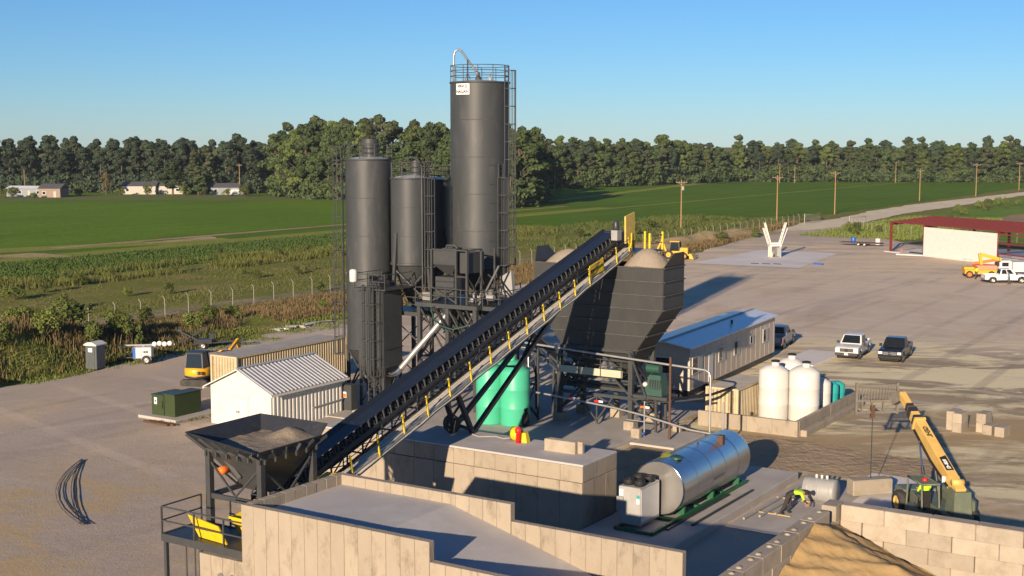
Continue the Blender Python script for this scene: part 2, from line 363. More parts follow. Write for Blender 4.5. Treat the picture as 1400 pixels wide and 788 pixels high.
M['cropdark'] = grassmat('soybean_rows', (0.085,0.162,0.012), (0.105,0.186,0.015), (0.118,0.191,0.019), .014, .10, .5, .5)
M['strip'] = grassmat('mown_strip', (0.207,0.241,0.039), (0.234,0.254,0.052), (0.275,0.254,0.071), .03, .2)
M['lush'] = grassmat('lush_grass', (0.108,0.200,0.025), (0.136,0.229,0.031), (0.215,0.229,0.055), .03, .2)
M['lawn'] = grassmat('house_lawn', (.12,.16,.042), (.14,.17,.05), (.17,.17,.07), .02, .08)
M['fencetrack'] = grassmat('sandy_track', (.30,.25,.155), (.22,.20,.095), (.155,.16,.055), .06, .35)
M['brownf'] = grassmat('bare_field', (.30,.21,.125), (.27,.19,.115), (.33,.25,.15), .03, .1)
M['dirtpath'] = grassmat('dirt_track', (0.450,0.338,0.187), (0.375,0.281,0.154), (0.250,0.231,0.088), .1, .4)
M['road'] = grassmat('gravel_lane', (0.696,0.605,0.438), (0.635,0.544,0.391), (0.559,0.469,0.324), .04, .3, 0, .15)
M['dirt'] = grassmat('trampled_dirt', (0.429,0.325,0.208), (0.351,0.267,0.176), (0.286,0.221,0.150), .15, .6)

def wob(pts, step=3.0, amp=.8, seed=1):
    """resample a closed polygon and make its edge uneven"""
    out = []; N = len(pts)
    for i in range(N):
        a, b = Vector(pts[i]), Vector(pts[(i+1) % N]); L = (b - a).length; k = max(1, int(L / step)) if L < 900 else 1
        d = (b - a).normalized(); nn = Vector((-d.y, d.x))
        for j in range(k):
            p = a + (b - a) * j / k
            out.append(p + nn * amp * (noise.noise(Vector((p.x * .13, p.y * .13, seed))) * 1.6 + noise.noise(Vector((p.x * .6, p.y * .6, seed + 9))) * .5))
    return out
def sheet(name, pts, z, mt, step=3, amp=.8, seed=1):
    p = wob(pts, step, amp, seed) if amp else [Vector(q) for q in pts]
    mb = MB(); mb.add([(q.x, q.y, z) for q in p], [tuple(range(len(p)))])
    o = mb.build(name, mt, site=True, fix=False)
    if o.data.polygons[0].normal.z < 0: o.data.flip_normals()
    o['kind'] = 'structure'; return o
mb = MB(); mb.add([(-4000,-400,-.02),(4000,-400,-.02),(4000,5000,-.02),(-4000,5000,-.02)], [(0,1,2,3)])
o = mb.build('ground', M['meadow'], fix=False); o['kind'] = 'structure'
sheet('field', [(-1500,-300),(-194,-300),(-193,640),(-1500,900)], .03, M['cropfar'], 6, 1.0, 2)
sheet('field', [(-189.5,-300),(-181,-300),(-181,640),(-189.5,640)], .03, M['cropdark'], 4, .5, 3)
sheet('field', [(-174,-300),(-149,-300),(-149,130),(-148,180),(-146,228),(-131,290),(-113,335),(-111,900),(-174,640)], .03, M['cropdark'], 3, 1.2, 4)
sheet('dirt_track', [(-192.8,150),(-190,150),(-190,250),(-191,330),(-192.6,330)], .05, M['dirtpath'], 3, .35, 5)
sheet('dirt_track', [(-188,168),(-185.5,166),(-183,182),(-189,186)], .055, M['dirtpath'], 2, .5, 6)
sheet('dirt_track', [(-192,110),(-187.5,110),(-183.5,133),(-176,138.5),(-166,136),(-175,141.5),(-186,142)], .05, M['dirtpath'], 2, .6, 7)
sheet('mown_strip', [(-181,-300),(-174,-300),(-174,640),(-181,640)], .04, M['strip'], 4, .8, 8)
sheet('mown_strip', [(-212,90),(-206,90),(-181,168),(-176,182),(-184,184),(-196,150)], .045, M['strip'], 3, 1.5, 9)
sheet('field', [(-190,330),(-176,330),(-176,700),(-330,700),(-262,425),(-215,350)], .045, M['cropdark'], 5, 1, 10)
sheet('mown_strip', [(-214,352),(-209,352),(-262,640),(-271,640)], .06, M['strip'], 5, 1.0, 11)
sheet('grass_verge', [(-91,285),(-73,262),(-40,262),(60,262),(60,330),(-70,330),(-73,520),(-93,520)], .02, M['lush'], 4, 1.5, 12)
W2 = lambda x, y: (x * CT - y * ST, x * ST + y * CT)
sheet('lawn', [W2(-260,408),W2(-60,420),W2(-66,436),W2(-90,462),W2(-260,486)], .06, M['lawn'], 6, 1.5, 31)
sheet('dirt_track', [(-110.5,60),(-106.3,60),(-106.2,150),(-106.2,240),(-110,240),(-110.2,150)], .03, M['fencetrack'], 2, .8, 32)
sheet('field', [(-72,320),(200,320),(200,900),(-70,900)], .04, M['brownf'], 6, 2, 13)
yl = [(-87,-200),(-86.5,40),(-85.6,60),(-84.5,69),(-87,78),(-88.8,88),(-89.4,97),(-88.5,106),(-90,125),(-92,148),(-92,180),(-92.5,204),(-97,235),(-100,252),(-106,290),(-103,308),(-93,300),(-92,283),(-86,264),(-66,240),(-40,238),(140,238),(300,100),(300,-200)]
sheet('yard', yl[::-1], .02, M['yard'], 2.2, .7, 14)
sheet('road', [(-106,290),(-104.5,314),(-109,352),(-109.6,397),(-102.6,520),(-101,800),(-95.5,800),(-96,487),(-96.4,379),(-97.2,338),(-94.4,300),(-92.5,284),(-96,268),(-100,262)], .045, M['road'], 4, .7, 15)
# pale loading pad with the Y-shaped stand, slab by the steel building
sheet('concrete_pad', [(-84.5,184),(-67.6,185.4),(-71.4,213.6),(-85,213.6)], .06, M['farpad'], 3, .12, 16)
mb = MB(); mb.box(-62.5, -30, 216.5, 236, 0, .16)
o = mb.build('building_slab', M['farpad'], site=True); o['kind'] = 'structure'
# trampled dirt beside the yard, slabs under the plant
sheet('dirt_patch', [(-36,58),(-29.6,57),(-25,70),(-19,70),(-18,76),(-28,77),(-36,77)], .035, M['dirt'], 1.5, .5, 17)
sheet('dirt_patch', [(-44,80),(-35,79),(-34.5,88),(-39,90)], .035, M['dirt'], 1.5, .5, 18)
def slab(name, u0, u1, v0, v1, z0, z1, mt):
    mb = MB(); mb.cbox(u0, u1, v0, v1, z0, z1, .03); o = mb.build(name, mt, site=True); o['kind'] = 'structure'; return o
slab('plant_slab', -58, -36.6, 66.5, 84, -.05, .2, M['pad'])
slab('plant_slab', -36.4, -33.4, 70.6, 75.2, -.05, .16, M['pad'])
slab('tank_pad', -29.4, -24.6, 46, 68, -.1, .45, M['pad'])
slab('office_pad', -39.8, -36.6, 104, 112, -.05, .1, M['farpad'])
slab('walk_slab', -24.4, -20.6, 57.5, 68.2, -.05, .09, M['pad'])
slab('block_slab', -21.6, -17, 62, 71.5, -.05, .07, M['farpad'])
# earth mound along the left edge of the yard
mb = MB(); nx, ny = 30, 60
for j in range(ny + 1):
    for i in range(nx + 1):
        u = -101 + 14 * i / nx; v = 48 + 62 * j / ny
        a = max(0, math.sin(math.pi * i / nx)); e = max(0, math.sin(math.pi * j / ny)) ** .5
        hgt = 2.7 * math.exp(-((v - 67) / 9) ** 2) + 1.0 + .5 * noise.noise(Vector((u * .25, v * .25, 3)))
        mb.v.append(Vector((u + 1.2 * noise.noise(Vector((v * .2, 7, 0))), v, a ** 1.3 * e * hgt + a * e * .35 * noise.noise(Vector((u * .9, v * .9, 1))) - .06)))
for j in range(ny):
    for i in range(nx):
        k = j * (nx + 1) + i; mb.f.append([k, k + 1, k + nx + 2, k + nx + 1]); mb.sm.append(True); mb.mi.append(0)
def mound_h(u, v):
    if not (-101 < u < -87 and 48 < v < 110): return 0
    a = math.sin(math.pi * (u + 101) / 14); e = math.sin(math.pi * (v - 48) / 62) ** .5
    return a ** 1.3 * e * (2.7 * math.exp(-((v - 67) / 9) ** 2) + 1.0) - .06
o = mb.build('earth_mound', M['meadow'], site=True, fix=False); o['kind'] = 'structure'
# low spoil bank by the pale pad
mb = MB()
for j in range(41):
    for i in range(13):
        u = -107 + 10.5 * i / 12; v = 190 + 70 * j / 40
        mb.v.append(Vector((u, v, max(0, math.sin(math.pi*i/12))**1.2 * math.sin(math.pi*j/40)**.6 * (1.5 + .9*noise.noise(Vector((u*.3, v*.12, 5)))) - .08)))
for j in range(40):
    for i in range(12):
        k = j * 13 + i; mb.f.append([k, k+1, k+14, k+13]); mb.sm.append(True); mb.mi.append(0)
o = mb.build('earth_bank', M['dirtpath'], site=True, fix=False); o['kind'] = 'structure'
# ------------------------------------------------------------ trees
def leaf_quads(rng, blobs, n, s0, s1):
    vs = []; fs = []
    tot = sum(b[1].x * b[1].z for b in blobs)
    for c, r in blobs:
        for _ in range(max(8, int(n * r.x * r.z / tot))):
            d = Vector((rng.gauss(0, 1), rng.gauss(0, 1), rng.gauss(0, 1) + .25)).normalized()
            p = c + Vector((d.x * r.x, d.y * r.y, d.z * r.z)) * rng.uniform(.62, 1.08)
            nn = (d + Vector((rng.uniform(-1, 1), rng.uniform(-1, 1), rng.uniform(-1, 1))) * .75).normalized()
            x = nn.orthogonal().normalized(); x.rotate(Matrix.Rotation(rng.uniform(0, 6.28), 3, nn)); y = nn.cross(x)
            s = rng.uniform(s0, s1); k = len(vs)
            vs += [p - x*s - y*s*.6, p + x*s*.9 - y*s*.7, p + x*s + y*s*.6, p - x*s*.8 + y*s*.75]; fs.append((k, k+1, k+2, k+3))
    return vs, fs
def mesh_of(name, vs, fs, mt, smooth=False):
    me = bpy.data.meshes.new(name); me.from_pydata(vs, [], fs); me.materials.append(mt)
    if smooth: me.polygons.foreach_set('use_smooth', [True] * len(fs))
    return me
def tree_mesh(kind, seed, mt, n=1700):
    rng = random.Random(seed); H = 20.0; mb = MB()
    lean = Vector((rng.uniform(-.6, .6), rng.uniform(-.6, .6), 0))
    tp = [Vector((0, 0, -.3)) + lean * 0, Vector((0, 0, 5)) + lean * .3, Vector((0, 0, 11)) + lean * .8, Vector((0, 0, 18)) + lean * 1.3]
    mb.tube(tp, [.36, .29, .2, .06], 7)
    blobs = []
    if kind == 'pine':
        z = rng.uniform(7, 9.5)
        while z < 19:
            t = (z - 7) / 12; rad = (3.3 * (1 - .75 * t) + .7) * rng.uniform(.75, 1.2)
            for _ in range(rng.choice((3, 4, 5))):
                a = rng.uniform(0, 6.28); rr = rad * rng.uniform(.35, .9); c = Vector((math.cos(a)*rr, math.sin(a)*rr, z + rng.uniform(-.6, .6)))
                s = rng.uniform(.6, 1.2) * (1 - .25 * t); blobs.append((c, Vector((s*1.25, s*1.25, s*.75))))
                mb.tube([(0, 0, z - 1.2), c], [.11, .03], 4, False)
            z += rng.uniform(1.2, 1.9)
        blobs.append((Vector((lean.x*1.3, lean.y*1.3, 19)), Vector((1.2, 1.2, 1.2))))
    else:
        z0 = rng.uniform(2.0, 4.0)
        for i in range(rng.randint(40, 50)):
            t = rng.random(); z = z0 + (19 - z0) * t; rad = 4.0 * (math.sin(math.pi * min(.97, .16 + .8 * t)) ** .7)
            a = rng.uniform(0, 6.28); rr = rad * rng.uniform(.3, .85); c = Vector((math.cos(a)*rr, math.sin(a)*rr, z))
            s = rng.uniform(.65, 1.45); blobs.append((c, Vector((s*1.1, s*1.1, s*.8))))
            if i % 4 == 0: mb.tube([(0, 0, max(2.5, z - 2.5)), c], [.14, .04], 4, False)
    vs, fs = leaf_quads(rng, blobs, n, .17, .42)
    trunk = mb.build('trunk_source', M['bark'], fix=False); me_t = trunk.data; bpy.data.objects.remove(trunk)
    return me_t, mesh_of('crown', vs, fs, mt)
TREES = {}
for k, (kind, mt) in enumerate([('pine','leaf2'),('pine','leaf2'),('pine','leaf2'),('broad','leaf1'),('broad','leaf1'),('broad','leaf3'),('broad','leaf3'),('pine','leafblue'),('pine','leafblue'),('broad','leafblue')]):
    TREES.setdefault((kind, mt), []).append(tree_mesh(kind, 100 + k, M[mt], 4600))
def plant_tree(x, y, h, key, name, label, group, rng, wide=1.0):
    tm, cm = rng.choice(TREES[key]); o = bpy.data.objects.new(name, None); COL.objects.link(o)
    s = h / 20.2; o.location = (x, y, -.05); o.rotation_euler = (0, 0, rng.uniform(0, 6.28)); sw = s * wide * rng.uniform(.9, 1.2)
    o.scale = (sw, sw, s); o.empty_display_size = 1; tag(o, label, 'tree', group)
    for nm, me in (('trunk', tm), ('crown', cm)):
        c = bpy.data.objects.new(nm, me); COL.objects.link(c); c.parent = o
def along(pts, step, rng, back=0):
    out = []; pts = [Vector(p) for p in pts]
    for a, b in zip(pts, pts[1:]):
        d = (b - a); L = d.length; d.normalize(); nn = Vector((-d.y, d.x))
        if nn.y < 0: nn = -nn
        t = rng.uniform(0, step)
        while t < L:
            p = a + d * t + nn * (back + rng.uniform(-1.6, 1.6)); out.append(p); t += step * rng.uniform(.7, 1.3)
    return out
rng = random.Random(11)
RIGHT = [(4,515),(40,548),(103,622),(170,618),(237,611),(300,613)]
for back, step, h0, h1 in ((0, 7.0, 13.5, 17.5), (7, 7.0, 17, 20.5), (15, 9, 19, 22.5)):
    for p in along(RIGHT, step, rng, back):
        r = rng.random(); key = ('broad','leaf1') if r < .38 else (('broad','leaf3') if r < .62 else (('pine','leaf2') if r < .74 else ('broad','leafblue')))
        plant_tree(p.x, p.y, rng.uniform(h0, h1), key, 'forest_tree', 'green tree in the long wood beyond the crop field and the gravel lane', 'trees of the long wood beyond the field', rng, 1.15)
GROVE = [(-84,455),(-66,434),(-30,400),(-1,370)]; GSIDE = [(5,376),(9,405),(9,440),(6,505)]
for back, step, h0, h1 in ((0, 5.6, 18, 24.5), (6.5, 6.2, 24, 28.5), (14, 8, 26.5, 29.5)):
    for p in along(GROVE, step, rng, back):
        f = max(0, min(1, (p.x + 84) / 84)); h = rng.uniform(h0, h1) * (1 - .12 * f)
        r = rng.random(); key = ('pine','leaf2') if r < .22 else (('broad','leaf1') if r < .8 else ('broad','leaf3'))
        plant_tree(p.x, p.y, h, key, 'grove_tree', 'tall tree in the high grove standing behind the dark silos', 'trees of the grove behind the silos', rng, 1.0)
for p in along(GSIDE, 9, rng, 0):
    plant_tree(p.x - 2, p.y, rng.uniform(17, 23), ('broad','leaf1') if rng.random() < .6 else ('pine','leaf2'), 'grove_tree', 'tall tree in the high grove standing behind the dark silos', 'trees of the grove behind the silos', rng, 1.0)
LEFT = [(-300,497),(-225,492),(-150,487),(-92,480)]
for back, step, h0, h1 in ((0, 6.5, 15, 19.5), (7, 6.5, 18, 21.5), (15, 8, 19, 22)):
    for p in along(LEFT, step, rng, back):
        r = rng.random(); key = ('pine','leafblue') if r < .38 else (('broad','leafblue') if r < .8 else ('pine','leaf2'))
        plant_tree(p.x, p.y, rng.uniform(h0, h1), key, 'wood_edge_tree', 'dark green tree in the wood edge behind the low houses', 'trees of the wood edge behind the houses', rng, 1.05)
plant_tree(-119.5, 462, 12.5, ('broad','leaf1'), 'round_tree', 'broad round green tree standing between two low houses', None, rng, 1.75)
plant_tree(-111, 464, 11, ('broad','leaf1'), 'round_tree', 'lower round green tree touching the broad tree between houses', None, rng, 1.6)
# purple-brown tree by the houses
tm, cm = tree_mesh('broad', 300, mat('purple_brown_leaf', (.12,.085,.045), .8, 0, (.16,.13,.05), .5, vary=.1), 1600)
o = bpy.data.objects.new('brown_leaved_tree', None); COL.objects.link(o); o.location = (-143, 462, 0); o.scale = (.55, .55, .42)
tag(o, 'brown and olive leaved tree in front of the low houses', 'tree')
for nm, me in (('trunk', tm), ('crown', cm)):
    c = bpy.data.objects.new(nm, me); COL.objects.link(c); c.parent = o
for x in (-163.5, -165.5, -160):
    pass
# undergrowth closing the foot of the woods
def undergrowth(name, pts, label, mt, hmax, dens, depth):
    r2 = random.Random(len(name) + int(hmax * 10)); blobs = []
    for p in along(pts, dens, r2, 0):
        s = r2.uniform(1.2, 2.4); blobs.append((Vector((p.x, p.y - r2.uniform(0, depth), r2.uniform(.3, hmax))), Vector((s*1.3, s, s*.9))))
    vs, fs = leaf_quads(r2, blobs, len(blobs) * 75, .28, .6)
    o = bpy.data.objects.new(name, mesh_of(name, vs, fs, M[mt])); COL.objects.link(o); o['kind'] = 'stuff'; o['label'] = label; o['category'] = 'undergrowth'
undergrowth('undergrowth', RIGHT, 'dense green undergrowth along the foot of the long wood', 'leaf1', 6.5, .8, 3)
undergrowth('undergrowth', GROVE + GSIDE[:2], 'dense green undergrowth along the foot of the grove', 'leaf1', 4.5, 1.2, 3)
undergrowth('undergrowth', GSIDE[1:], 'dense green undergrowth along the right side of the grove', 'leaf3', 4.0, 1.3, 2)
undergrowth('undergrowth', LEFT, 'dark undergrowth along the foot of the wood edge behind the houses', 'leafblue', 5.5, .7, 2)
undergrowth('undergrowth', [(-305,517),(-235,512),(-150,507),(-80,500)], 'dense dark saplings deep inside the wood behind the houses', 'leafblue', 13, .28, 3)
undergrowth('undergrowth', [(0,530),(40,566),(103,642),(170,638),(237,631),(310,633)], 'dense saplings deep inside the long wood beyond the field', 'leafblue', 13, .45, 4)

# ------------------------------------------------------------ shrubs
def shrub_mesh(seed, mt):
    r2 = random.Random(seed); mb = MB(); blobs = []
    for i in range(7):
        a = r2.uniform(0, 6.28); rr = r2.uniform(.1, .45); c = Vector((math.cos(a)*rr, math.sin(a)*rr, r2.uniform(.3, .85))); s = r2.uniform(.16, .3)
        blobs.append((c, Vector((s, s, s*1.1)))); mb.tube([(0, 0, -.05), c], [.02, .008], 4, False)
    vs, fs = leaf_quads(r2, blobs, 1100, .018, .048)
    t = mb.build('stem_source', M['bark'], fix=False); me = t.data; bpy.data.objects.remove(t)
    return me, mesh_of('foliage', vs, fs, mt)
SH = [shrub_mesh(500 + i, M['bushl' if i % 2 else 'bushd']) for i in range(5)]
SHRUBS = [(-102.4,91.3,1.8),(-121.5,112.2,1.4),(-119.6,95.0,2.0),(-94.9,93.0,2.0),(-95.3,96.5,1.4),(-92.3,88.2,1.8),(-106.9,123.4,1.3),(-94.8,110.0,1.2),(-100.4,78.2,3.2),(-95.9,71.2,2.2),(-95.6,77.1,2.8),(-90.3,74.8,2.0),(-90.9,70.0,2.5),(-90.5,66.1,2.0),(-123.8,107.9,1.2),(-131.2,134.8,1.0),(-125.8,132.3,1.1),(-124.7,139.0,1.2),(-126.9,143.8,1.1),(-153.6,152.9,1.6),(-141.5,132.0,1.5),(-138.8,113.0,1.8),(-142.9,121.4,1.6),(-135.8,105.0,1.8),(-132.3,98.1,2.0),(-145.6,158.0,1.4),(-148.3,168.1,1.4),(-147.6,173.9,1.6),(-107.0,252.5,2.2),(-97.6,241.1,2.0),(-97.7,225.5,2.0),(-125.5,278.9,2.0),(-127.4,256.2,2.2),(-121.6,238.1,1.8),(-127.5,239.5,1.8),(-126.6,222.7,1.8),(-125.3,212.1,1.6),(-82.6,257.9,1.6),(-80.2,264.5,1.8),(-87.4,383.5,2.5),(-86.1,410.3,2.5),(-87.7,360.1,2),(-107.6,307.5,1.8),(-108.3,296.6,2)]
for k in range(12): SHRUBS.append((rng.uniform(-98, -88.5), rng.uniform(54, 80), rng.uniform(1.2, 2.6)))
for k in range(10): SHRUBS.append((rng.uniform(-87, -80), rng.uniform(262, 420), rng.uniform(1.5, 2.6)))
HB = [(-172,441,3.2),(-168,440,3.6),(-160,438,2.2),(-150,455,3.5),(-138,462,3.0),(-129,464,3.6),(-116,463,4.2),(-108,462,3.0),(-99,456,2.5),(-92,452,3.5)]
for x, y, s in HB: SHRUBS.append((*W2(x, y), s))
for u, v, s in SHRUBS:
    tm, cm = rng.choice(SH); o = bpy.data.objects.new('shrub', None); COL.objects.link(o)
    o.location = W(u, v, mound_h(u, v) - .05); o.rotation_euler = (0, 0, rng.uniform(0, 6.28)); sw = s * rng.uniform(.9, 1.4); o.scale = (sw, sw, s)
    if u < -250: tag(o, 'bush in front of the low houses by the wood', 'shrub', 'bushes by the houses')
    elif v < 84 and u > -102: tag(o, 'leafy shrub growing on the weedy mound behind the portable toilet', 'shrub', 'shrubs on the mound')
    elif u > -92 and v > 250: tag(o, 'shrub on the grassy verge right of the gravel lane', 'shrub', 'shrubs on the verge')
    elif v > 190: tag(o, 'green shrub in the rough ground behind the yellow wheel loader', 'shrub', 'shrubs beyond the wheel loader')
    else: tag(o, 'small green shrub among weeds along the wire fence and crop edge', 'shrub', 'shrubs along the fence')
    for nm, me in (('stem', tm), ('foliage', cm)):
        c = bpy.data.objects.new(nm, me); COL.objects.link(c); c.parent = o

# ------------------------------------------------------------ weeds and grass: countless blades
def blades(name, label, mt, n, u0, u1, v0, v1, h0, h1, w, mask=None, seed=1, per=5, spread=.35):
    r2 = random.Random(seed); vs = []; fs = []; c = 0; tries = 0
    while c < n and tries < n * 12:
        tries += 1; u, v = r2.uniform(u0, u1), r2.uniform(v0, v1)
        if mask and r2.random() > mask(u, v): continue
        c += 1; z = mound_h(u, v); h = r2.uniform(h0, h1)
        for _ in range(per):
            p = W(u + r2.gauss(0, spread), v + r2.gauss(0, spread), z - .03); a = r2.uniform(0, 6.28); hh = h * r2.uniform(.6, 1.1); ww = w * r2.uniform(.6, 1.3)
            x = Vector((math.cos(a) * ww, math.sin(a) * ww, 0)); t = Vector((r2.gauss(0, .2) * hh, r2.gauss(0, .2) * hh, hh)); k = len(vs)
            vs += [p - x, p + x, p + x * .5 + t * .9, p - x * .2 + t]; fs.append((k, k+1, k+2, k+3))
    o = bpy.data.objects.new(name, mesh_of(name, vs, fs, M[mt])); COL.objects.link(o); o['kind'] = 'stuff'; o['label'] = label; o['category'] = 'weeds'
nz = lambda u, v, s, k: noise.noise(Vector((u * s, v * s, k)))
blades('dry_weeds', 'brown dry weeds on the bank between fence and yard', 'dry', 8500, -104, -90.5, 76, 190, .25, .85, .04, lambda u, v: .9 if nz(u, v, .12, 2) > -.25 else .15, 21)
def lb_(v):
    P = [(180,-92.2),(204,-92.6),(235,-97),(252,-100),(290,-106.5)]
    for (a, x), (b, y) in zip(P, P[1:]):
        if v <= b: return x + (y-x)*(v-a)/(b-a)
    return -106.5
blades('dry_weeds', 'brown dry weeds on the spoil bank by the gravel lane', 'dry', 3500, -107, -94, 185, 290, .4, 1.1, .07, lambda u, v: (.9 if nz(u, v, .12, 4) > -.3 else .2) if u < lb_(v) - .4 else 0, 22)
blades('green_weeds', 'tall green weeds along the near edge of the crop', 'weed', 4200, -152, -139, 85, 240, .35, 1.25, .06, lambda u, v: max(0, nz(u, v, .1, 6) + .25), 23, 6, .5)
blades('green_weeds', 'tall green weeds beside the crop behind the wheel loader', 'bushd', 2600, -146, -112, 200, 300, .3, 1.0, .08, lambda u, v: max(0, nz(u, v, .08, 7) + .25), 24, 6, .6)
blades('meadow_grass', 'olive grass and weeds between the fence and the crop', 'weed', 5500, -142, -104, 82, 230, .08, .34, .045, lambda u, v: max(0, nz(u, v, .09, 8) + .2), 25, 4, .5)
blades('mound_weeds', 'green and brown weeds covering the mound by the yard', 'weed', 5000, -101, -86.5, 48, 90, .2, .75, .035, lambda u, v: .8, 26)
blades('mound_weeds', 'brown weeds mixed into the mound by the yard', 'dry', 2600, -100, -87, 50, 84, .4, 1.1, .05, lambda u, v: .8 if nz(u, v, .2, 5) > 0 else .1, 27)
blades('edge_grass', 'low green grass along the yard edge', 'bushl', 3200, -90.5, -84.5, 50, 110, .1, .32, .05, lambda u, v: max(0, nz(u, v, .25, 9) + .35) * (1 if u < -86.5 else .35), 28, 5, .3)
blades('crop_plants', 'rows of green crop leaves at the near side of the field', 'crop', 14000, -174, -148, 90, 240, .2, .45, .13, None, 29, 3, .4)
blades('verge_grass', 'grass on the verge right of the gravel lane', 'bushl', 2200, -92, -70, 250, 330, .3, .8, .1, lambda u, v: .7, 30, 5, .6)
blades('pad_grass', 'short grass around the green cabinet pad', 'bushd', 260, -66.6, -64, 59, 63.6, .06, .2, .03, None, 31, 5, .15)
# ------------------------------------------------------------ concrete works in the foreground
def piece(src, parent, loc, rot=0):
    c = src.copy(); COL.objects.link(c); c.parent = parent; c.location = loc; c.rotation_euler = (0, 0, rot); return c
def cast_wall(root, u0, u1, v0, v1, z0, z1, along_u, pw=.68, seed=0, cap=True):
    """wall made of form-board panels, each its own piece with a recessed joint"""
    r2 = random.Random(seed); L = (u1 - u0) if along_u else (v1 - v0); n = max(1, round(L / pw)); w = L / n
    core = MB(); core.box(u0 + .02, u1 - .02, v0 + .02, v1 - .02, z0, z1 - .012); core.build('wall_core', M['conc'], root)
    o = ORG[root.name]
    for k in range(n):
        mb = MB(); d = r2.uniform(0, .012); g = .007
        ext = d
        if along_u: mb.cbox(-w/2 + g, w/2 - g, -(v1-v0)/2 - ext, (v1-v0)/2 + ext, 0, z1 - z0, .012)
        else: mb.cbox(-(u1-u0)/2 - ext, (u1-u0)/2 + ext, -w/2 + g, w/2 - g, 0, z1 - z0, .012)
        p = mb.build('panel', M['conc']); p.parent = root
        c = Vector((u0 + w*(k+.5), (v0+v1)/2, z0)) if along_u else Vector(((u0+u1)/2, v0 + w*(k+.5), z0))
        p.location = c - o
ramp_t = thing('loading_ramp', 'long cast concrete loader ramp with stepped parapet walls and smooth deck', 'ramp', (-27, 36, 0))
cast_wall(ramp_t, -32.82, -24.47, 33.41, 33.69, 0, 5.6, True, .61, 1)
cast_wall(ramp_t, -24.46, -12, 33.41, 33.69, 0, 4.94, True, .61, 2)
cast_wall(ramp_t, -32.53, -24.66, 38.63, 38.91, 0, 5.6, True, .61, 3)
cast_wall(ramp_t, -24.65, -17.89, 38.63, 38.91, 0, 4.97, True, .61, 4)
cast_wall(ramp_t, -32.82, -32.54, 33.70, 38.91, 0, 5.6, False, .61, 5)
mb = MB(); mb.prism([(-32.55,0),(-32.55,5.21),(-27.3,5.21),(-24.7,4.52),(-21.8,3.72),(-8.3,-.02),(-8.3,0)], 33.71, 38.62, 'y'); mb.build('deck', M['deck'], ramp_t)
# lower wall carrying the steel landing
low = thing('low_retaining_wall', 'low cast concrete wall under the steel landing with a grey patch', 'wall', (-34.5, 34.6, 0))
cast_wall(low, -35.85, -32.86, 34.25, 34.53, 0, 3.08, True, .55, 6)
mb = MB(); rp = random.Random(4); mb.add([(-34.9 + 1.0*(i/11) , 34.218, 2.43 + .09*math.sin(i*.9) + rp.uniform(-.05,.05)) for i in range(12)] + [(-33.9 - 1.0*(i/11), 34.218, 2.25 + rp.uniform(-.05,.05)) for i in range(12)], [tuple(range(24))]); mb.build('patch', mat('patch_mortar', (.15,.135,.115), .9), low)

# high dock that carries the conveyor feet
dock = thing('concrete_dock', 'massive high cast concrete dock carrying the conveyor feet', 'dock', (-37, 54.2, 0))
o0 = ORG[dock.name]
mb = MB(); mb.box(-45.4, -29.6, 52.57, 55.83, 0, 3.43); mb.build('core', M['conc'], dock)
mb = MB(); mb.cbox(-45.5, -29.5, 52.5, 55.9, 3.36, 3.45, .02); mb.build('top_slab', M['deck'], dock)
r2 = random.Random(9)
for k in range(13):                       # upper course and lower course panels, front face
    w = 16 / 13; x = -45.5 + w * (k + .5)
    for z0, z1, ex in ((2.6, 3.35, 0.0), (0, 2.56, .03)):
        mb = MB(); mb.cbox(-w/2 + .006, w/2 - .006, -.05 - ex - r2.uniform(0, .012), .05, 0, z1 - z0, .01); p = mb.build('panel', M['conc']); p.parent = dock; p.location = Vector((x, 52.53, z0)) - o0
for k in range(3):
    w = 3.4 / 3; y = 52.5 + w * (k + .5)
    for z0, z1 in ((2.6, 3.35), (0.4, 2.56)):
        mb = MB(); mb.cbox(-.05, .05 + r2.uniform(0, .012), -w/2 + .006, w/2 - .006, 0, z1 - z0, .01); p = mb.build('panel', M['conc']); p.parent = dock; p.location = Vector((-29.56, y, z0)) - o0
# two loose barrier slabs standing on the dock
for k, (v, lab) in enumerate(((54.1, 'upright concrete slab on the dock, the front one of the pair'), (54.38, 'upright concrete slab on the dock, right behind the front slab'))):
    t = MB(); t.cbox(-32.6 + k*.05, -30.85 + k*.25, v, v + .24, 3.455, 4.05 - k*.02, .03)
    tag(t.build('concrete_slab', M['block'], site=True), lab, 'concrete slab', 'upright slabs on the dock')

# ------------------------------------------------------------ sand bay of stacked blocks
BL, BH, BW = 1.72, .614, .61
def block_src(name, L):
    mb = MB(); mb.cbox(-L/2 + .008, L/2 - .008, -BW/2, BW/2, 0, BH - .008, .025)
    return mb
rb = random.Random(3)
def block(root, c, L, rot=0, studs=False):
    mb = block_src('block', L); b = mb.build('block', M['block']); b.parent = root; b.location = Vector(c) - ORG[root.name] + Vector((0, 0, 0)); b.rotation_euler = (0, 0, rot)
    b.location.x += rb.uniform(-.012, .012); b.location.y += rb.uniform(-.012, .012)
    if studs:
        for s in (-.3, .3):
            m2 = MB(); m2.lathe((s * L, 0, BH - .012), [(.12, 0), (.10, .035), (.05, .06), (.001, .065)], 10); st = m2.build('stud', M['block']); st.parent = b
right_w = thing('block_wall', 'pale precast block wall along the back of the sand bay', 'block wall', (-12, 49.8, 0))
left_w = thing('block_wall', 'studded precast block wall along the side of the sand bay', 'block wall', (-16.8, 45, 0))
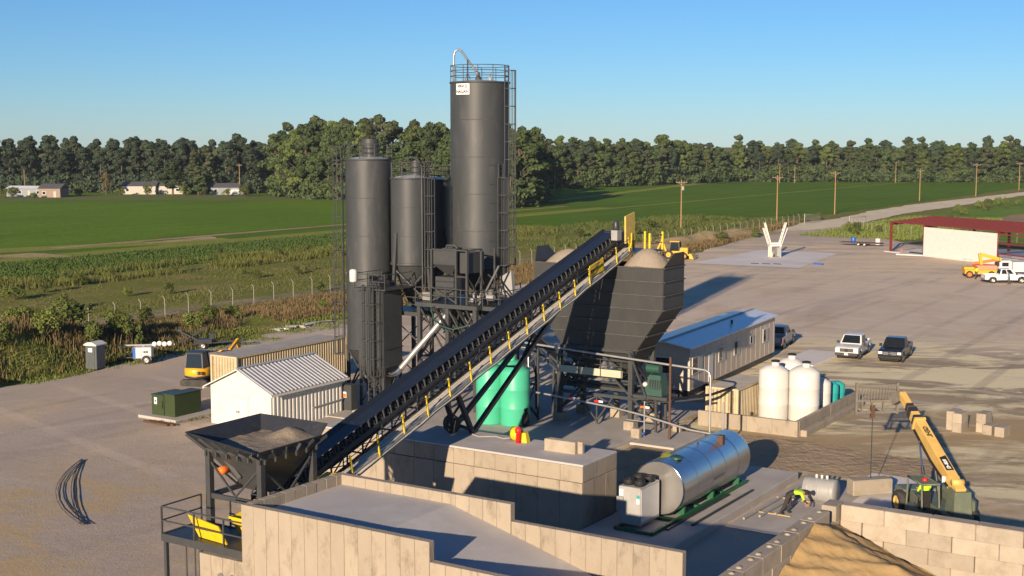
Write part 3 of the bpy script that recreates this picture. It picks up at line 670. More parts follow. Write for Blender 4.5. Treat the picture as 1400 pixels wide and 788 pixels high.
for row in range(7):
    z = row * BH; off = 0 if row % 2 == 0 else BL / 2
    x = -16.15 - off
    while x < -4:
        L = BL
        x0 = max(x, -16.15)
        if x + L - x0 > .3: block(right_w, ((x0 + x + L)/2, 49.82, z), x + L - x0)
        x += L
    y = 50.1 + (off if row % 2 else 0)
    top = 50.12
    while y > 33:
        y1 = min(y, top); y0 = y - BL
        if row == 6 and y0 > 47.2 and y0 < 48.9: y = y0; continue
        if y1 - y0 > .3: block(left_w, (-16.5, (y0+y1)/2, z), y1 - y0, math.pi/2, row == 6)
        y = y0
b0 = MB(); mb = MB(); mb.cbox(-.5, .5, -.305, .305, 0, BH - .008, .025); bb = mb.build('block', M['block']); bb.parent = left_w; bb.location = Vector((-16.5, 49.6, 6*BH)) - ORG[left_w.name]; bb.rotation_euler = (0, 0, math.pi/2)
# sand heap
mb = MB(); nx, ny = 110, 120
for j in range(ny + 1):
    for i in range(nx + 1):
        u = -16.17 + 12 * i / nx; v = 36 + 13.45 * j / ny
        ridge = 4.2 - .26 * abs(v - 46.6) - .37 * (u + 16.17)
        ridge2 = 2.4 - .4 * math.hypot(u + 9.5, v - 40)
        h = max(.12, ridge, ridge2, 1.0 - .1 * (u + 16))
        n1 = noise.noise(Vector((u * .7 + v * .35, v * 1.6 - u * 1.3, 2))) * .15 + abs(noise.noise(Vector((u * 1.9 + v*.8, v * 2.6, 5)))) * .08 + noise.noise(Vector((u * 6, v * 6, 8))) * .03
        mb.v.append(Vector((u, v, max(.03, h + n1 * (1 if h > .3 else .4)))))
for j in range(ny):
    for i in range(nx):
        k = j * (nx + 1) + i; mb.f.append([k, k+1, k+nx+2, k+nx+1]); mb.sm.append(True); mb.mi.append(0)
tag(mb.build('sand_heap', M['sand'], site=True, fix=False), 'tan sand heaped against the walls of the block bay', 'sand heap')

# ------------------------------------------------------------ feed hopper and steel landing
hop = thing('feed_hopper', 'dark steel feed hopper on legs full of stone beside the ramp', 'hopper', (-36.7, 38.4, 0))
U0, U1, V0, V1 = -38.63, -34.87, 36.29, 40.62
def plate(name, m_, root, a, b, c, d, th=.04):
    """thick plate from four corners"""
    a, b, c, d = map(Vector, (a, b, c, d)); n_ = (b - a).cross(d - a).normalized() * th
    mb = MB(); mb.hexa([a, b, c, d], [a + n_, b + n_, c + n_, d + n_]); return mb.build(name, m_, root)
i = .55; zf = 6.30
LB = [(U0 + i, V0 + i, zf), (U1 - .12, V0 + i, zf), (U1 - .12, V1 - i, zf), (U0 + i, V1 - i, zf)]
RT = [(U0, V0, 6.99), (U1, V0, 6.57), (U1, V1, 6.99), (U0, V1, 6.99)]
plate('side_wall', M['dark'], hop, RT[0], RT[1], LB[1], LB[0]); plate('side_wall', M['dark'], hop, RT[2], RT[3], LB[3], LB[2])
plate('side_wall', M['dark'], hop, RT[3], RT[0], LB[0], LB[3]); plate('side_wall', M['dark'], hop, (U1, V0, 6.57), (U1, V1, 6.57), LB[2], LB[1])
mb = MB()
for a, b in zip(LB, LB[1:] + LB[:1]): mb.beam(a, b, .10, .16)
mb.build('flange', M['steel'], hop)
for k in range(6):                                   # stiffeners on the flared sides
    t = k / 5
    for A, B, C, D in ((RT[0], RT[1], LB[0], LB[1]), ((U1, V0, 6.57), (U1, V1, 6.57), LB[1], LB[2])):
        p = Vector(A).lerp(Vector(B), .03 + t*.94); q = Vector(C).lerp(Vector(D), .03 + t*.94); dn = Vector((0, -.05, -.05)) if A is RT[0] else Vector((.05, 0, -.05))
        mb = MB(); mb.beam(p + dn, q + dn, .05, .1); mb.build('stiffener', M['steel'], hop)
for k in range(6):
    t = .03 + .94 * k / 5
    for C, D, dn in ((LB[0], LB[1], Vector((0, -.06, -.17))), (LB[1], LB[2], Vector((.06, 0, -.17)))):
        q = Vector(C).lerp(Vector(D), t) + dn; mb = MB(); mb.box(q.x-.04, q.x+.04, q.y-.04, q.y+.04, q.z-.1, q.z+.12); mb.build('gusset', M['steel'], hop)
mb = MB(); c0 = Vector(((U0+U1)/2 + .3, (V0+V1)/2, 4.56)); h0 = .5
FB = [(c0.x-h0, c0.y-h0, 4.56), (c0.x+h0, c0.y-h0, 4.56), (c0.x+h0, c0.y+h0, 4.56), (c0.x-h0, c0.y+h0, 4.56)]
mb.add([Vector(p) - Vector((0,0,.05)) for p in LB] + FB, [(0,1,5,4),(1,2,6,5),(2,3,7,6),(3,0,4,7),(4,5,6,7)]); mb.build('funnel', M['steel'], hop)
LEG = [(-37.97, 36.95), (-35.18, 36.95), (-35.18, 40.0), (-37.97, 40.0)]
for u, v in LEG: mb = MB(); mb.beam((u, v, 0), (u, v, 6.22), .24, .24, (0, 1, 0)); mb.build('leg', M['steel'], hop)
for (a, b) in ((0,1),(1,2),(2,3),(3,0)):
    mb = MB(); mb.beam((*LEG[a], 4.38), (*LEG[b], 4.38), .12, .2); mb.build('cross_beam', M['steel'], hop)
    A, B = Vector((*LEG[a], 4.5)), Vector((*LEG[b], 4.5)); mid = (A + B) / 2
    mb = MB(); mb.beam(A + Vector((0,0,1.35)), mid, .07, .07).beam(B + Vector((0,0,1.35)), mid, .07, .07); mb.build('brace', M['steel'], hop)
mb = MB(); mb.lathe((-37.44, 37.26, 5.42), [(.001,-.28),(.15,-.28),(.17,-.1),(.17,.16),(.10,.22),(.001,.22)], 12, 'y'); mb.build('vibrator', M['orange'], hop)
mb = MB(); mb.beam((-37.3, 37.17, 5.9), (-36.8, 37.45, 5.14), .1, .16); mb.build('vibrator_bracket', M['steel'], hop)
# heaped stone in the hopper
mb = MB(); nn = 26
for j in range(nn + 1):
    for i_ in range(nn + 1):
        u = U0 + .55 + (U1 - U0 - .75) * i_/nn; v = V0 + .55 + (V1 - V0 - 1.0) * j/nn
        h = 6.44 + .42 * math.exp(-((u + 36.2)**2 + (v - 39.75)**2) / .45) + .05 * noise.noise(Vector((u*3, v*3, 1)))
        mb.v.append(Vector((u, v, h)))
for j in range(nn):
    for i_ in range(nn):
        k = j*(nn+1) + i_; mb.f.append([k, k+1, k+nn+2, k+nn+1]); mb.sm.append(True); mb.mi.append(0)
tag(mb.build('stone_fill', M['stone'], site=True, fix=False), 'brown crushed stone filling the feed hopper beside the ramp', 'stone')

land = thing('steel_landing', 'grey steel landing with guard rails and a ladder below the hopper', 'landing', (-36, 35.4, 0))
a0, a1, b0_, b1_ = -38.03, -33.2, 34.42, 36.5; zd = 3.40
mb = MB(); mb.box(a0+.06, a1-.06, b0_+.06, b1_-.06, zd-.06, zd); mb.build('deck_grating', M['dark'], land)
for (p, q) in (((a0,b0_),(a1,b0_)),((a1,b0_),(a1,b1_)),((a0,b1_),(a1,b1_)),((a0,b0_),(a0,b1_))):
    mb = MB(); mb.beam((*p, zd-.12), (*q, zd-.12), .08, .3); mb.build('edge_beam', M['steel'], land)
posts = [(a0,b0_),(a0+1.75,b0_),(a0+3.3,b0_),(a1,b0_),(a0,b1_),(a0+1.6,b1_)]
for u, v in posts: mb = MB(); mb.beam((u, v, zd-.25), (u, v, zd+1.1), .06); mb.build('rail_post', M['steel'], land)
for z in (.55, 1.1):
    for p, q in (((a0,b0_),(a1,b0_)),((a0,b0_),(a0,b1_)),((a0+1.6,b1_),(a0+3.2,b1_))):
        mb = MB(); mb.beam((*p, zd+z), (*q, zd+z), .05); mb.build('rail', M['steel'], land)
for u in (a0+.1, a0+2.0): mb = MB(); mb.beam((u, b0_+.1, 0), (u, b0_+.1, zd-.2), .14); mb.build('leg', M['steel'], land)
mb = MB(); mb.tube([(a0+1.25,b0_+.05,0),(a0+1.25,b0_+.05,zd-.2)], .03, 6).tube([(a0+1.72,b0_+.05,0),(a0+1.72,b0_+.05,zd-.2)], .03, 6); mb.build('ladder_rail', M['steel'], land)
for k in range(5): mb = MB(); mb.tube([(a0+1.25,b0_+.05,.25+.3*k),(a0+1.72,b0_+.05,.25+.3*k)], .02, 6); mb.build('rung', M['steel'], land)
# yellow chutes
ch = thing('feed_chute', 'bright yellow belt feeder chute behind the landing rails', 'chute', (-34.7, 36.5, 3.4))
mb = MB(); mb.hexa([(-35.55,36.0,3.46),(-33.95,35.8,3.46),(-33.8,37.0,3.46),(-35.4,37.25,3.46)], [(-35.85,35.9,4.04),(-33.85,35.7,4.04),(-33.7,37.45,4.58),(-35.3,37.7,4.58)]); mb.build('chute_body', M['yellow'], ch)
mb = MB(); mb.box(-35.1,-34.05,36.45,37.2,4.42,4.62); mb.build('chute_mouth', M['dark'], ch)
mb = MB(); mb.beam((-35.87,35.88,4.06),(-33.82,35.68,4.06),.06,.11); mb.build('lip', M['yellow'], ch)
mb = MB(); mb.beam((-35.8,35.87,3.8),(-33.86,35.68,3.8),.05,.04); mb.build('seam', M['dark'], ch)
pl = MB(); pl.hexa([(-36.5,34.88,3.42),(-34.85,34.7,3.42),(-34.85,34.76,3.42),(-36.5,34.94,3.42)], [(-36.85,34.65,4.3),(-35.1,34.5,4.14),(-35.1,34.56,4.14),(-36.85,34.71,4.3)])
tag(pl.build('guard_panel', M['yellow'], site=True), 'flat yellow guard panel leaning inside the landing rails', 'guard panel')
sk = MB(); sk.hexa([(-35.3,39.2,4.0),(-34.5,39.2,4.0),(-34.7,41.4,4.3),(-35.5,41.4,4.3)], [(-35.4,39.2,4.36),(-34.35,39.2,4.36),(-34.55,41.4,4.7),(-35.65,41.4,4.7)])
tag(sk.build('skirt_board', M['yellow'], site=True), 'yellow skirt board beside the conveyor tail under the hopper', 'skirt board')
# bundle of rebar on the yard
rg = random.Random(2); rb_t = thing('rebar_bundle', 'bundle of dark bent rods lying on the bare yard', 'rods', (-56.5, 45.0, 0))
for k in range(8):
    o_ = rg.uniform(-.2, .2); bow = rg.choice((.25, .3, .35, .4, .8, .1)); pts = []
    for i_ in range(9):
        t = i_/8; e = rg.uniform(-.03, .03)
        a = Vector((-61.4, 49.8)) ; b = Vector((-50.6, 41.2)); p = a.lerp(b, t); nn_ = Vector((-(b-a).y, (b-a).x)).normalized()
        p = p - nn_ * (4*t*(1-t)*bow*1.6 + o_ * (1 + t)); pts.append((p.x, p.y, .06 + .02*(k % 3) + .03*rg.random()))
    mb = MB(); mb.tube(pts, .017, 5); mb.build('rod', M['dark'], rb_t)
# ------------------------------------------------------------ lettering helper
def lettering(txt, size, loc_fn, mt, parent, name='lettering', extrude=.004, rot=None):
    cu = bpy.data.curves.new('txt', 'FONT'); cu.body = txt; cu.size = size; cu.align_x = 'CENTER'; cu.align_y = 'CENTER'; cu.extrude = extrude; cu.resolution_u = 2; cu.offset = size * .035
    ob = bpy.data.objects.new('txt', cu); COL.objects.link(ob); bpy.context.view_layer.update()
    me = bpy.data.meshes.new_from_object(ob); bpy.data.objects.remove(ob); me.materials.clear(); me.materials.append(mt)
    for v in me.vertices: v.co = loc_fn(v.co)
    o = bpy.data.objects.new(name, me); COL.objects.link(o)
    if parent is not None: o.parent = parent
    return o
# ------------------------------------------------------------ inclined conveyor
conv = thing('conveyor', 'long black inclined belt conveyor rising from the hopper to the bin', 'conveyor', (-39.0, 58, 0))
uc = lambda v: -37.2 - .1089 * (v - 41.7)          # plan line of the belt, a little off the site grid
zc = lambda v: 4.97 + .2235 * (v - 41.7)           # height of the carrying belt
CP = lambda v, du, dz: Vector((uc(v) + du, v, zc(v) + dz))
VA, VB = 39.0, 76.6
def strip(nm, mt_, prof, va, vb, n=1, smooth=False, th=.03):
    for k in range(n):
        a_, b_ = va + (vb-va)*k/n, va + (vb-va)*(k+1)/n; m_ = MB(); q = len(prof)
        vs = [CP(a_, x, z) for x, z in prof] + [CP(b_, x, z) for x, z in prof] + [CP(a_, x, z - th) for x, z in prof] + [CP(b_, x, z - th) for x, z in prof]; fs = []
        for i in range(q-1): fs += [(i,i+1,q+i+1,q+i),(2*q+i+1,2*q+i,3*q+i,3*q+i+1)]
        fs += [(0,q,3*q,2*q),(q-1,2*q-1+2*q-q+q-q,4*q-1,3*q-1)] if False else [(0,q,3*q,2*q),(2*q-1,q-1,3*q-1,4*q-1)]
        m_.add(vs, fs, smooth); m_.build(nm, M[mt_], conv, fix=False)
strip('belt', 'belt', [(-.62,.02),(-.36,-.13),(.36,-.13),(.62,.02)], VA, VB)
strip('return_belt', 'black', [(-.55,-.86),(.55,-.86)], VA, VB)
for s in (-1, 1):
    for dz, w, h_ in ((-.52, .10, .20), (-1.22, .09, .12)):
        c = MB(); c.beam(CP(VA,s*.76,dz), CP(VB,s*.76,dz), w, h_); c.build('chord', M['dark'], conv)
nb = 30; L = (VB - VA) / nb
for s in (-1, 1):
    for k in range(nb + 1):
        v = VA + L * k; p = MB(); p.beam(CP(v,s*.76,-.55), CP(v,s*.76,-1.22), .06, .07, (0,1,0)); p.build('truss_post', M['dark'], conv)
        if k < nb: d = MB(); d.beam(CP(v,s*.76,-(1.2 if k % 2 else .56)), CP(v+L,s*.76,-(.56 if k % 2 else 1.2)), .05, .05); d.build('truss_diagonal', M['dark'], conv)
for k in range(0, nb * 2 + 1):           # troughing idlers
    v = VA + L * k / 2; d = MB()
    d.tube([CP(v,.34,-.20), CP(v,.62,-.05)], .05, 6); d.tube([CP(v,-.34,-.20), CP(v,-.62,-.05)], .05, 6)
    d.beam(CP(v,.78,-.44), CP(v,.66,-.02), .045, .07).beam(CP(v,-.78,-.44), CP(v,-.66,-.02), .045, .07).beam(CP(v,-.76,-.40), CP(v,.76,-.40), .07, .06).beam(CP(v-.17,.79,-.44), CP(v+.02,.5,-.24), .04, .06)
    d.build('idler', M['steel'], conv)
for k in range(1, nb, 2):
    v = VA + L * k; d = MB(); d.beam(CP(v,-.76,-1.22), CP(v,.76,-1.22), .07, .07).beam(CP(v,-.76,-1.2), CP(v+L,.76,-1.2), .04, .04); d.build('cross_tie', M['dark'], conv)
# walkway with conduits and yellow handrail posts
wa, wb = 42.6, 76.2
strip('walkway', 'dark', [(.86,-1.16),(1.5,-1.16)], wa, wb, 8, th=.05)
for du, dz, r, mt_ in ((1.16,-1.08,.05,'conduit'),(1.30,-1.07,.055,'conduit'),(1.44,-1.06,.055,'conduit'),(1.58,-1.10,.06,'conduit'),(1.66,-1.19,.05,'galv'),(1.70,-1.30,.04,'conduit'),(1.64,-1.40,.04,'grey')):
    c = MB(); c.tube([CP(wa + (wb-wa)*i/26, du + .03*math.sin(i*1.7+dz*9), dz + .025*math.sin(i*2.3+du*7)) for i in range(27)], r, 6); c.build('conduit', M[mt_], conv)
for k in range(16):
    v = 43.2 + (75.9 - 43.2) * k / 15; b_ = CP(v,1.68,-1.36); p = MB(); p.beam(b_, b_ + Vector((.02, -.25, 1.12)), .07, .07); p.build('handrail_post', M['yellow'], conv)
    if k % 2: q = MB(); q.beam(CP(v,.8,-1.24), CP(v,1.68,-1.24), .06, .08); q.build('walkway_bracket', M['dark'], conv)
for dz in (-.28, -.62):
    c = MB(); c.tube([CP(wa-.2,1.68,dz), CP(wb-.2,1.68,dz)], .02, 5); c.build('handrail', M['steel'], conv)
for dz in (-.30, -.66):
    c = MB(); c.tube([CP(wa,.9,dz), CP(wb,.9,dz)], .028, 5); c.build('inner_rail', M['dark'], conv)
for k in range(11):
    v = 43.5 + 3.2*k; p = MB(); p.beam(CP(v,.9,-1.2), CP(v,.9,-.3), .045, .045, (0,1,0)); p.build('inner_rail_post', M['dark'], conv)
# head end
mb = MB(); mb.cyl(CP(VB-.1,-.6,-.4), .32, 1.2, 18, 'x'); mb.build('head_pulley', M['dark'], conv)
mb = MB(); mb.box(-41.85,-40.2,76.3,77.6,zc(VB)-1.2,zc(VB)-.15); mb.build('discharge_hood', M['dark'], conv)
mb = MB(); mb.box(-40.1,-39.65,74.9,75.5,12.2,12.85); mb.build('gear_box', M['grey'], conv)
mb = MB(); mb.lathe((-39.9,75.2,12.85),[(.001,0),(.2,0),(.22,.05),(.22,.42),(.18,.5),(.18,.62),(.001,.64)],12); mb.build('drive_motor', M['dark'], conv)
gp = MB(); gp.hexa([(-39.62,75.85,11.95),(-39.50,75.85,11.95),(-39.50,77.1,12.1),(-39.62,77.1,12.1)], [(-39.62,75.8,13.72),(-39.50,75.8,13.72),(-39.50,77.05,13.95),(-39.62,77.05,13.95)]); gp.build('guard_board', mat('guard_yellow', (.55,.40,.09), .6, 0, (.45,.32,.07), 3), conv)
mb = MB(); mb.box(-40.6,-38.3,75.6,79.0,11.32,11.42); mb.build('head_platform', M['dark'], conv)
for u, v in ((-39.5,76.6),(-39.5,78.6),(-40.5,78.9),(-38.35,77.0),(-38.35,78.9)): p = MB(); p.beam((u,v,11.35),(u,v,12.6),.12,.12); p.build('platform_post', M['yellow'], conv)
for a, b in (((-38.35,77.0),(-38.35,78.9)),((-38.35,78.9),(-40.5,78.9))): p = MB(); p.tube([(*a,12.4),(*b,12.4)],.03,6).tube([(*a,11.9),(*b,11.9)],.03,6); p.build('platform_rail', M['steel'], conv)
mb = MB(); mb.hexa([(-38.72,69.6,zc(69.6)-.95),(-38.68,69.6,zc(69.6)-.95),(-38.68,71.3,zc(71.3)-.95),(-38.72,71.3,zc(71.3)-.95)], [(-38.72,69.55,zc(69.6)-.2),(-38.68,69.55,zc(69.6)-.2),(-38.68,71.25,zc(71.3)-.2),(-38.72,71.25,zc(71.3)-.2)]); sg = mb.build('sign_board', M['yellow'], conv)
o_ = ORG[conv.name]
lettering('VINCE HAGAN', .25, lambda c: Vector((-38.67 + c.z, 70.4 + c.x, zc(70.4 + c.x) - .57 + c.y)) - o_, M['text'], sg)
# support legs
def legs(nm, pts, w=.2, mt_='dark'):
    for a, b in pts: p = MB(); p.beam(a, b, w, w); p.build(nm, M[mt_], conv)
F1, F2, F3 = Vector((-37.7, 55.35, 3.46)), Vector((-38.55, 54.9, 3.75)), Vector((-41.4, 55.2, 3.46))
T1, T2, T3 = CP(68.5,.8,-1.25), CP(66.0,.7,-1.25), CP(68.5,-.8,-1.25)
legs('support_leg', [(F1, CP(53.6,.8,-1.25)), (F1, T1), (F2, CP(52.8,.6,-1.25)), (F2, T2), (F3, CP(54,-.8,-1.25)), (F3, T3)], .22)
legs('support_brace', [(F1.lerp(CP(53.6,.8,-1.25),.25), F2.lerp(CP(52.8,.6,-1.25),.3)), (F1.lerp(CP(53.6,.8,-1.25),.6), F2.lerp(CP(52.8,.6,-1.25),.25)), (F1.lerp(T1,.42), F2.lerp(T2,.46)), (F1.lerp(T1,.75), F2.lerp(T2,.85)), (F1.lerp(T1,.42), F2.lerp(T2,.85)), (F1.lerp(T1,.6), F3.lerp(T3,.6)), (F1.lerp(CP(53.6,.8,-1.25),.7), F3.lerp(CP(54,-.8,-1.25),.3))], .10)
legs('support_leg', [((-36.7,43.6,.0),CP(43.6,.7,-1.25)), ((-38.2,43.6,.0),CP(43.6,-.7,-1.25))], .18)
c_ = (-38.6, 54.75, 3.96)
w_ = MB(); w_.lathe(Vector(c_), [(.2,-.16),(.46,-.15),(.5,-.08),(.5,.08),(.46,.15),(.2,.16)], 20, 'y'); wh = w_.build('wheel', M['tyre'], conv)
w_ = MB(); w_.lathe(Vector(c_), [(.001,-.15),(.1,-.17),(.2,-.12),(.22,-.1)], 14, 'y'); w_.build('hub', M['dark'], wh)
w_ = MB(); w_.beam((c_[0], c_[1]+.1, c_[2]), (-37.8, 55.2, 3.7), .16); w_.build('axle_beam', M['dark'], conv)
# red and yellow hose reel on the dock
hr = thing('hose_reel', 'red and yellow hose reel standing on the dock by the conveyor foot', 'hose reel', (-34.6, 55.0, 3.455))
mb = MB(); mb.lathe((-34.75,55.0,3.85), [(.22,-.22),(.34,-.2),(.36,-.1),(.36,.1),(.34,.2),(.22,.22)], 18, 'x'); mb.build('reel_drum', M['yellow'], hr)
mb = MB(); mb.lathe((-34.75,55.0,3.85), [(.001,-.24),(.3,-.23),(.36,-.215)], 16, 'x'); mb.build('reel_flange', M['dark'], hr)
mb = MB(); mb.lathe((-34.5,54.75,3.46), [(.001,0),(.13,0),(.13,.5),(.17,.52),(.17,.68),(.10,.8),(.001,.85)], 12); mb.build('red_valve', M['red'], hr)
mb = MB(); mb.hexa([(-34.45,54.85,3.46),(-34.1,54.9,3.46),(-34.1,55.25,3.46),(-34.45,55.25,3.46)],[(-34.45,54.95,3.95),(-34.2,54.95,3.95),(-34.2,55.2,3.95),(-34.45,55.2,3.95)]); mb.build('stand', M['yellow'], hr)
mb = MB(); mb.tube([(-37.6,55.1,3.48),(-36.9,54.8,3.48),(-36.2,55.3,3.48),(-35.6,55.1,3.48),(-35.1,55.2,3.55)], .035, 6); mb.build('hose', M['grey'], hr)

# ------------------------------------------------------------ aggregate bin
bn = thing('aggregate_bin', 'huge ribbed dark grey aggregate bin on steel legs under the conveyor head', 'bin', (-40.5, 75.3, 0))
u0, u1, v0, v1 = -45.2, -35.8, 73.8, 76.8; zt, zm, zb = 10.65, 8.0, 5.3
bu0, bu1, bv0, bv1 = -43.2, -37.7, 73.95, 76.65
levels = [(zt, u0, u1, v0, v1), (zm, u0, u1, v0, v1), (zb, bu0, bu1, bv0, bv1)]
def ring_at(z):
    if z >= zm: return (u0, u1, v0, v1)
    t = (zm - z) / (zm - zb); return (u0 + (bu0-u0)*t, u1 + (bu1-u1)*t, v0 + (bv0-v0)*t, v1 + (bv1-v1)*t)
zs = [5.3, 6.25, 7.15, 8.0, 8.9, 9.78, 10.65]
for za, zb_ in zip(zs, zs[1:]):           # each course of plate, one per side
    A, B = ring_at(za), ring_at(zb_); g = .004
    def P(rg, i, j, z): return (rg[i], rg[2+j], z)
    for nm, q in (('front_plate', [(A[0],A[2],za),(A[1],A[2],za),(B[1],B[2],zb_),(B[0],B[2],zb_)]), ('end_plate', [(A[1],A[2],za),(A[1],A[3],za),(B[1],B[3],zb_),(B[1],B[2],zb_)]), ('back_plate', [(A[1],A[3],za),(A[0],A[3],za),(B[0],B[3],zb_),(B[1],B[3],zb_)]), ('end_plate', [(A[0],A[3],za),(A[0],A[2],za),(B[0],B[2],zb_),(B[0],B[3],zb_)])):
        plate(nm, M['bin'], bn, *q, th=.03)
for z in zs:
    A = ring_at(z); e = .06
    for p, q in (((A[0],A[2]),(A[1],A[2])),((A[1],A[2]),(A[1],A[3])),((A[1],A[3]),(A[0],A[3])),((A[0],A[3]),(A[0],A[2]))):
        r_ = MB(); d = Vector((q[0]-p[0], q[1]-p[1])).normalized(); nrm = Vector((d.y, -d.x)) * e
        r_.beam((p[0]+nrm.x-d.x*.03, p[1]+nrm.y-d.y*.03, z), (q[0]+nrm.x+d.x*.03, q[1]+nrm.y+d.y*.03, z), .15, .06); r_.build('rib', M['rib'], bn)
for u in (u0, u1):                        # raised end boards
    s = .35 if u == u1 else -.35
    plate('end_board', M['bin'], bn, (u, v0-.02, zt+.03), (u, v1+.02, zt+.03), (u+s, v1-.75, zt+.95), (u+s, v0+.75, zt+.95), th=.04)
mb = MB(); mb.beam((-40.4, v0, zt-.2), (-40.4, v1, zt-.2), .1, .6); mb.build('divider', M['bin'], bn)
# bottom hoppers, gates and frame
for uc_ in (-41.9, -39.0):
    f = MB(); f.add([(uc_-1.35,bv0,zb-.04),(uc_+1.35,bv0,zb-.04),(uc_+1.35,bv1,zb-.04),(uc_-1.35,bv1,zb-.04),(uc_-.35,74.9,3.35),(uc_+.35,74.9,3.35),(uc_+.35,75.7,3.35),(uc_-.35,75.7,3.35)], [(0,1,5,4),(1,2,6,5),(2,3,7,6),(3,0,4,7)]); f.build('cone', M['bin'], bn)
    f = MB(); f.box(uc_-.5,uc_+.5,74.75,75.85,3.0,3.34); f.build('gate', M['steel'], bn)
LG = [(-43.2,73.75),(-37.95,73.75),(-37.95,76.85),(-43.2,76.85),(-40.6,76.85)]
for u, v in LG:
    p = MB(); p.beam((u,v,.65),(u,v,5.28),.3,.3,(0,1,0)); p.build('leg', M['steel'], bn)
    p = MB(); p.cbox(u-.36,u+.36,v-.36,v+.36,.05,.75,.03); p.build('footing', M['conc'], bn)
def braces(root, nm, segs, w=.1, mt_='steel'):
    for a, b in segs: p = MB(); p.beam(a, b, w, w); p.build(nm, M[mt_], root)
braces(bn, 'frame_beam', [((-43.2,73.72,5.2),(-37.9,73.72,5.2)),((-43.2,76.85,5.2),(-37.9,76.85,5.2)),((-43.2,73.75,5.2),(-43.2,76.8,5.2)),((-37.95,73.75,5.2),(-37.95,76.8,5.2)),((-43.2,73.75,2.2),(-37.95,73.75,2.2)),((-43.2,76.85,2.2),(-37.95,76.85,2.2)),((-37.95,73.75,2.2),(-37.95,76.8,2.2))], .2)
braces(bn, 'frame_brace', [((-43.2,73.78,2.3),(-41.2,73.78,5.1)),((-40.6,73.78,5.1),(-38.6,73.78,3.95)),((-37.95,73.78,2.3),(-39.6,73.78,3.7)),((-37.95,73.78,1.0),(-40.6,73.78,2.2)),((-43.2,73.78,1.0),(-41.6,73.78,2.2)),((-43.2,73.8,1.0),(-43.2,76.8,2.2)),((-37.95,73.8,1.0),(-37.95,76.8,2.2)),((-37.95,76.8,2.3),(-37.95,73.8,5.1)),((-43.2,76.85,2.3),(-40.6,76.85,5.1)),((-37.95,76.85,2.3),(-40.6,76.85,5.1)),((-37.95,73.5,5.2),(-36.6,73.3,2.4)),((-36.6,73.3,2.4),(-37.95,73.5,2.2))], .12)
mb = MB(); mb.box(-43.0,-38.2,74.2,76.6,4.35,5.15); mb.build('weigh_hopper', M['bin'], bn)
braces(bn, 'frame_brace', [((-43.2,73.7,5.1),(-41.0,73.7,3.9)),((-41.9,73.7,2.2),(-40.4,73.7,.5)),((-39.2,73.7,2.2),(-40.4,73.7,.5)),((-40.4,73.7,.3),(-40.4,73.7,2.2)),((-43.2,73.8,2.3),(-43.2,76.8,5.1)),((-43.2,76.85,1.0),(-40.6,76.85,2.2)),((-37.95,76.85,1.0),(-40.6,76.85,2.2)),((-42.2,73.75,3.4),(-39.0,73.75,3.4)),((-43.2,74.6,2.9),(-36.2,74.6,2.9)),((-43.2,76.2,2.9),(-36.2,76.2,2.9)),((-37.95,74.6,.8),(-36.2,74.6,2.9)),((-36.2,74.6,.3),(-36.2,74.6,2.9))], .1)
for k, (u, c1) in enumerate(((-41.9,'red'),(-39.9,'red'),(-36.6,'orange'))):
    mb = MB(); mb.box(u,u+.32,72.42,72.47,2.02-.02*k,2.14-.02*k); mb.build('marker_tape', M[c1], bn); mb = MB(); mb.box(u+.33,u+.62,72.42,72.47,2.02-.02*k,2.14-.02*k); mb.build('marker_tape', M['signw'], bn)
# service walkway with pale channel
mb = MB(); mb.box(-42.95,-38.15,72.95,73.55,3.68,3.74); mb.build('service_walkway', M['dark'], bn)
mb = MB(); mb.box(-42.95,-38.15,72.88,72.94,3.62,4.08); mb.build('pale_channel', mat('cream_paint', (.50,.46,.33), .6, 0, (.42,.38,.27), 3), bn)
for u in (-42.9,-41.3,-39.7,-38.2): p = MB(); p.beam((u,72.86,3.6),(u,72.86,4.75),.05); p.build('rail_post', M['steel'], bn)
for z in (4.35,4.72): p = MB(); p.beam((-42.9,72.86,z),(-38.2,72.86,z),.04); p.build('rail', M['steel'], bn)
# collecting belt under the bin
mb = MB(); mb.box(-44.5,-36.0,74.9,75.7,2.55,2.62); mb.build('collecting_belt', M['black'], bn)
for v in (74.8,75.8): p = MB(); p.beam((-44.6,v,2.45),(-35.9,v,2.45),.08,.2); p.build('belt_frame', M['steel'], bn)
for k in range(7): p = MB(); u = -44.2 + k*1.35; p.tube([(u,74.85,2.42),(u,75.3,2.36),(u,75.75,2.42)],.05,6); p.build('roller', M['steel'], bn)
# stone heaps in the bin
for (cu, cv, ru, rv, hh, lab, mt_) in ((-37.6,75.3,1.5,1.4,1.35,'pale crushed stone heaped at the right end of the aggregate bin','stonep'), (-43.4,75.3,1.6,1.45,1.1,'brown crushed stone heaped at the left end of the aggregate bin','stonep')):
    mb = MB(); nn = 28
    for j in range(nn+1):
        for i in range(nn+1):
            x = -1 + 2*i/nn; y = -1 + 2*j/nn; r_ = math.hypot(x, y); h = zt - .25 + hh * max(-.15, math.cos(min(1.3, r_) * 1.35)) + .04*noise.noise(Vector((x*5, y*5, cu)))
            mb.v.append(Vector((cu + x*ru, cv + y*rv, h)))
    for j in range(nn):
        for i in range(nn): k = j*(nn+1)+i; mb.f.append([k,k+1,k+nn+2,k+nn+1]); mb.sm.append(True); mb.mi.append(0)
    tag(mb.build('stone_heap', M[mt_], site=True, fix=False), lab, 'stone')
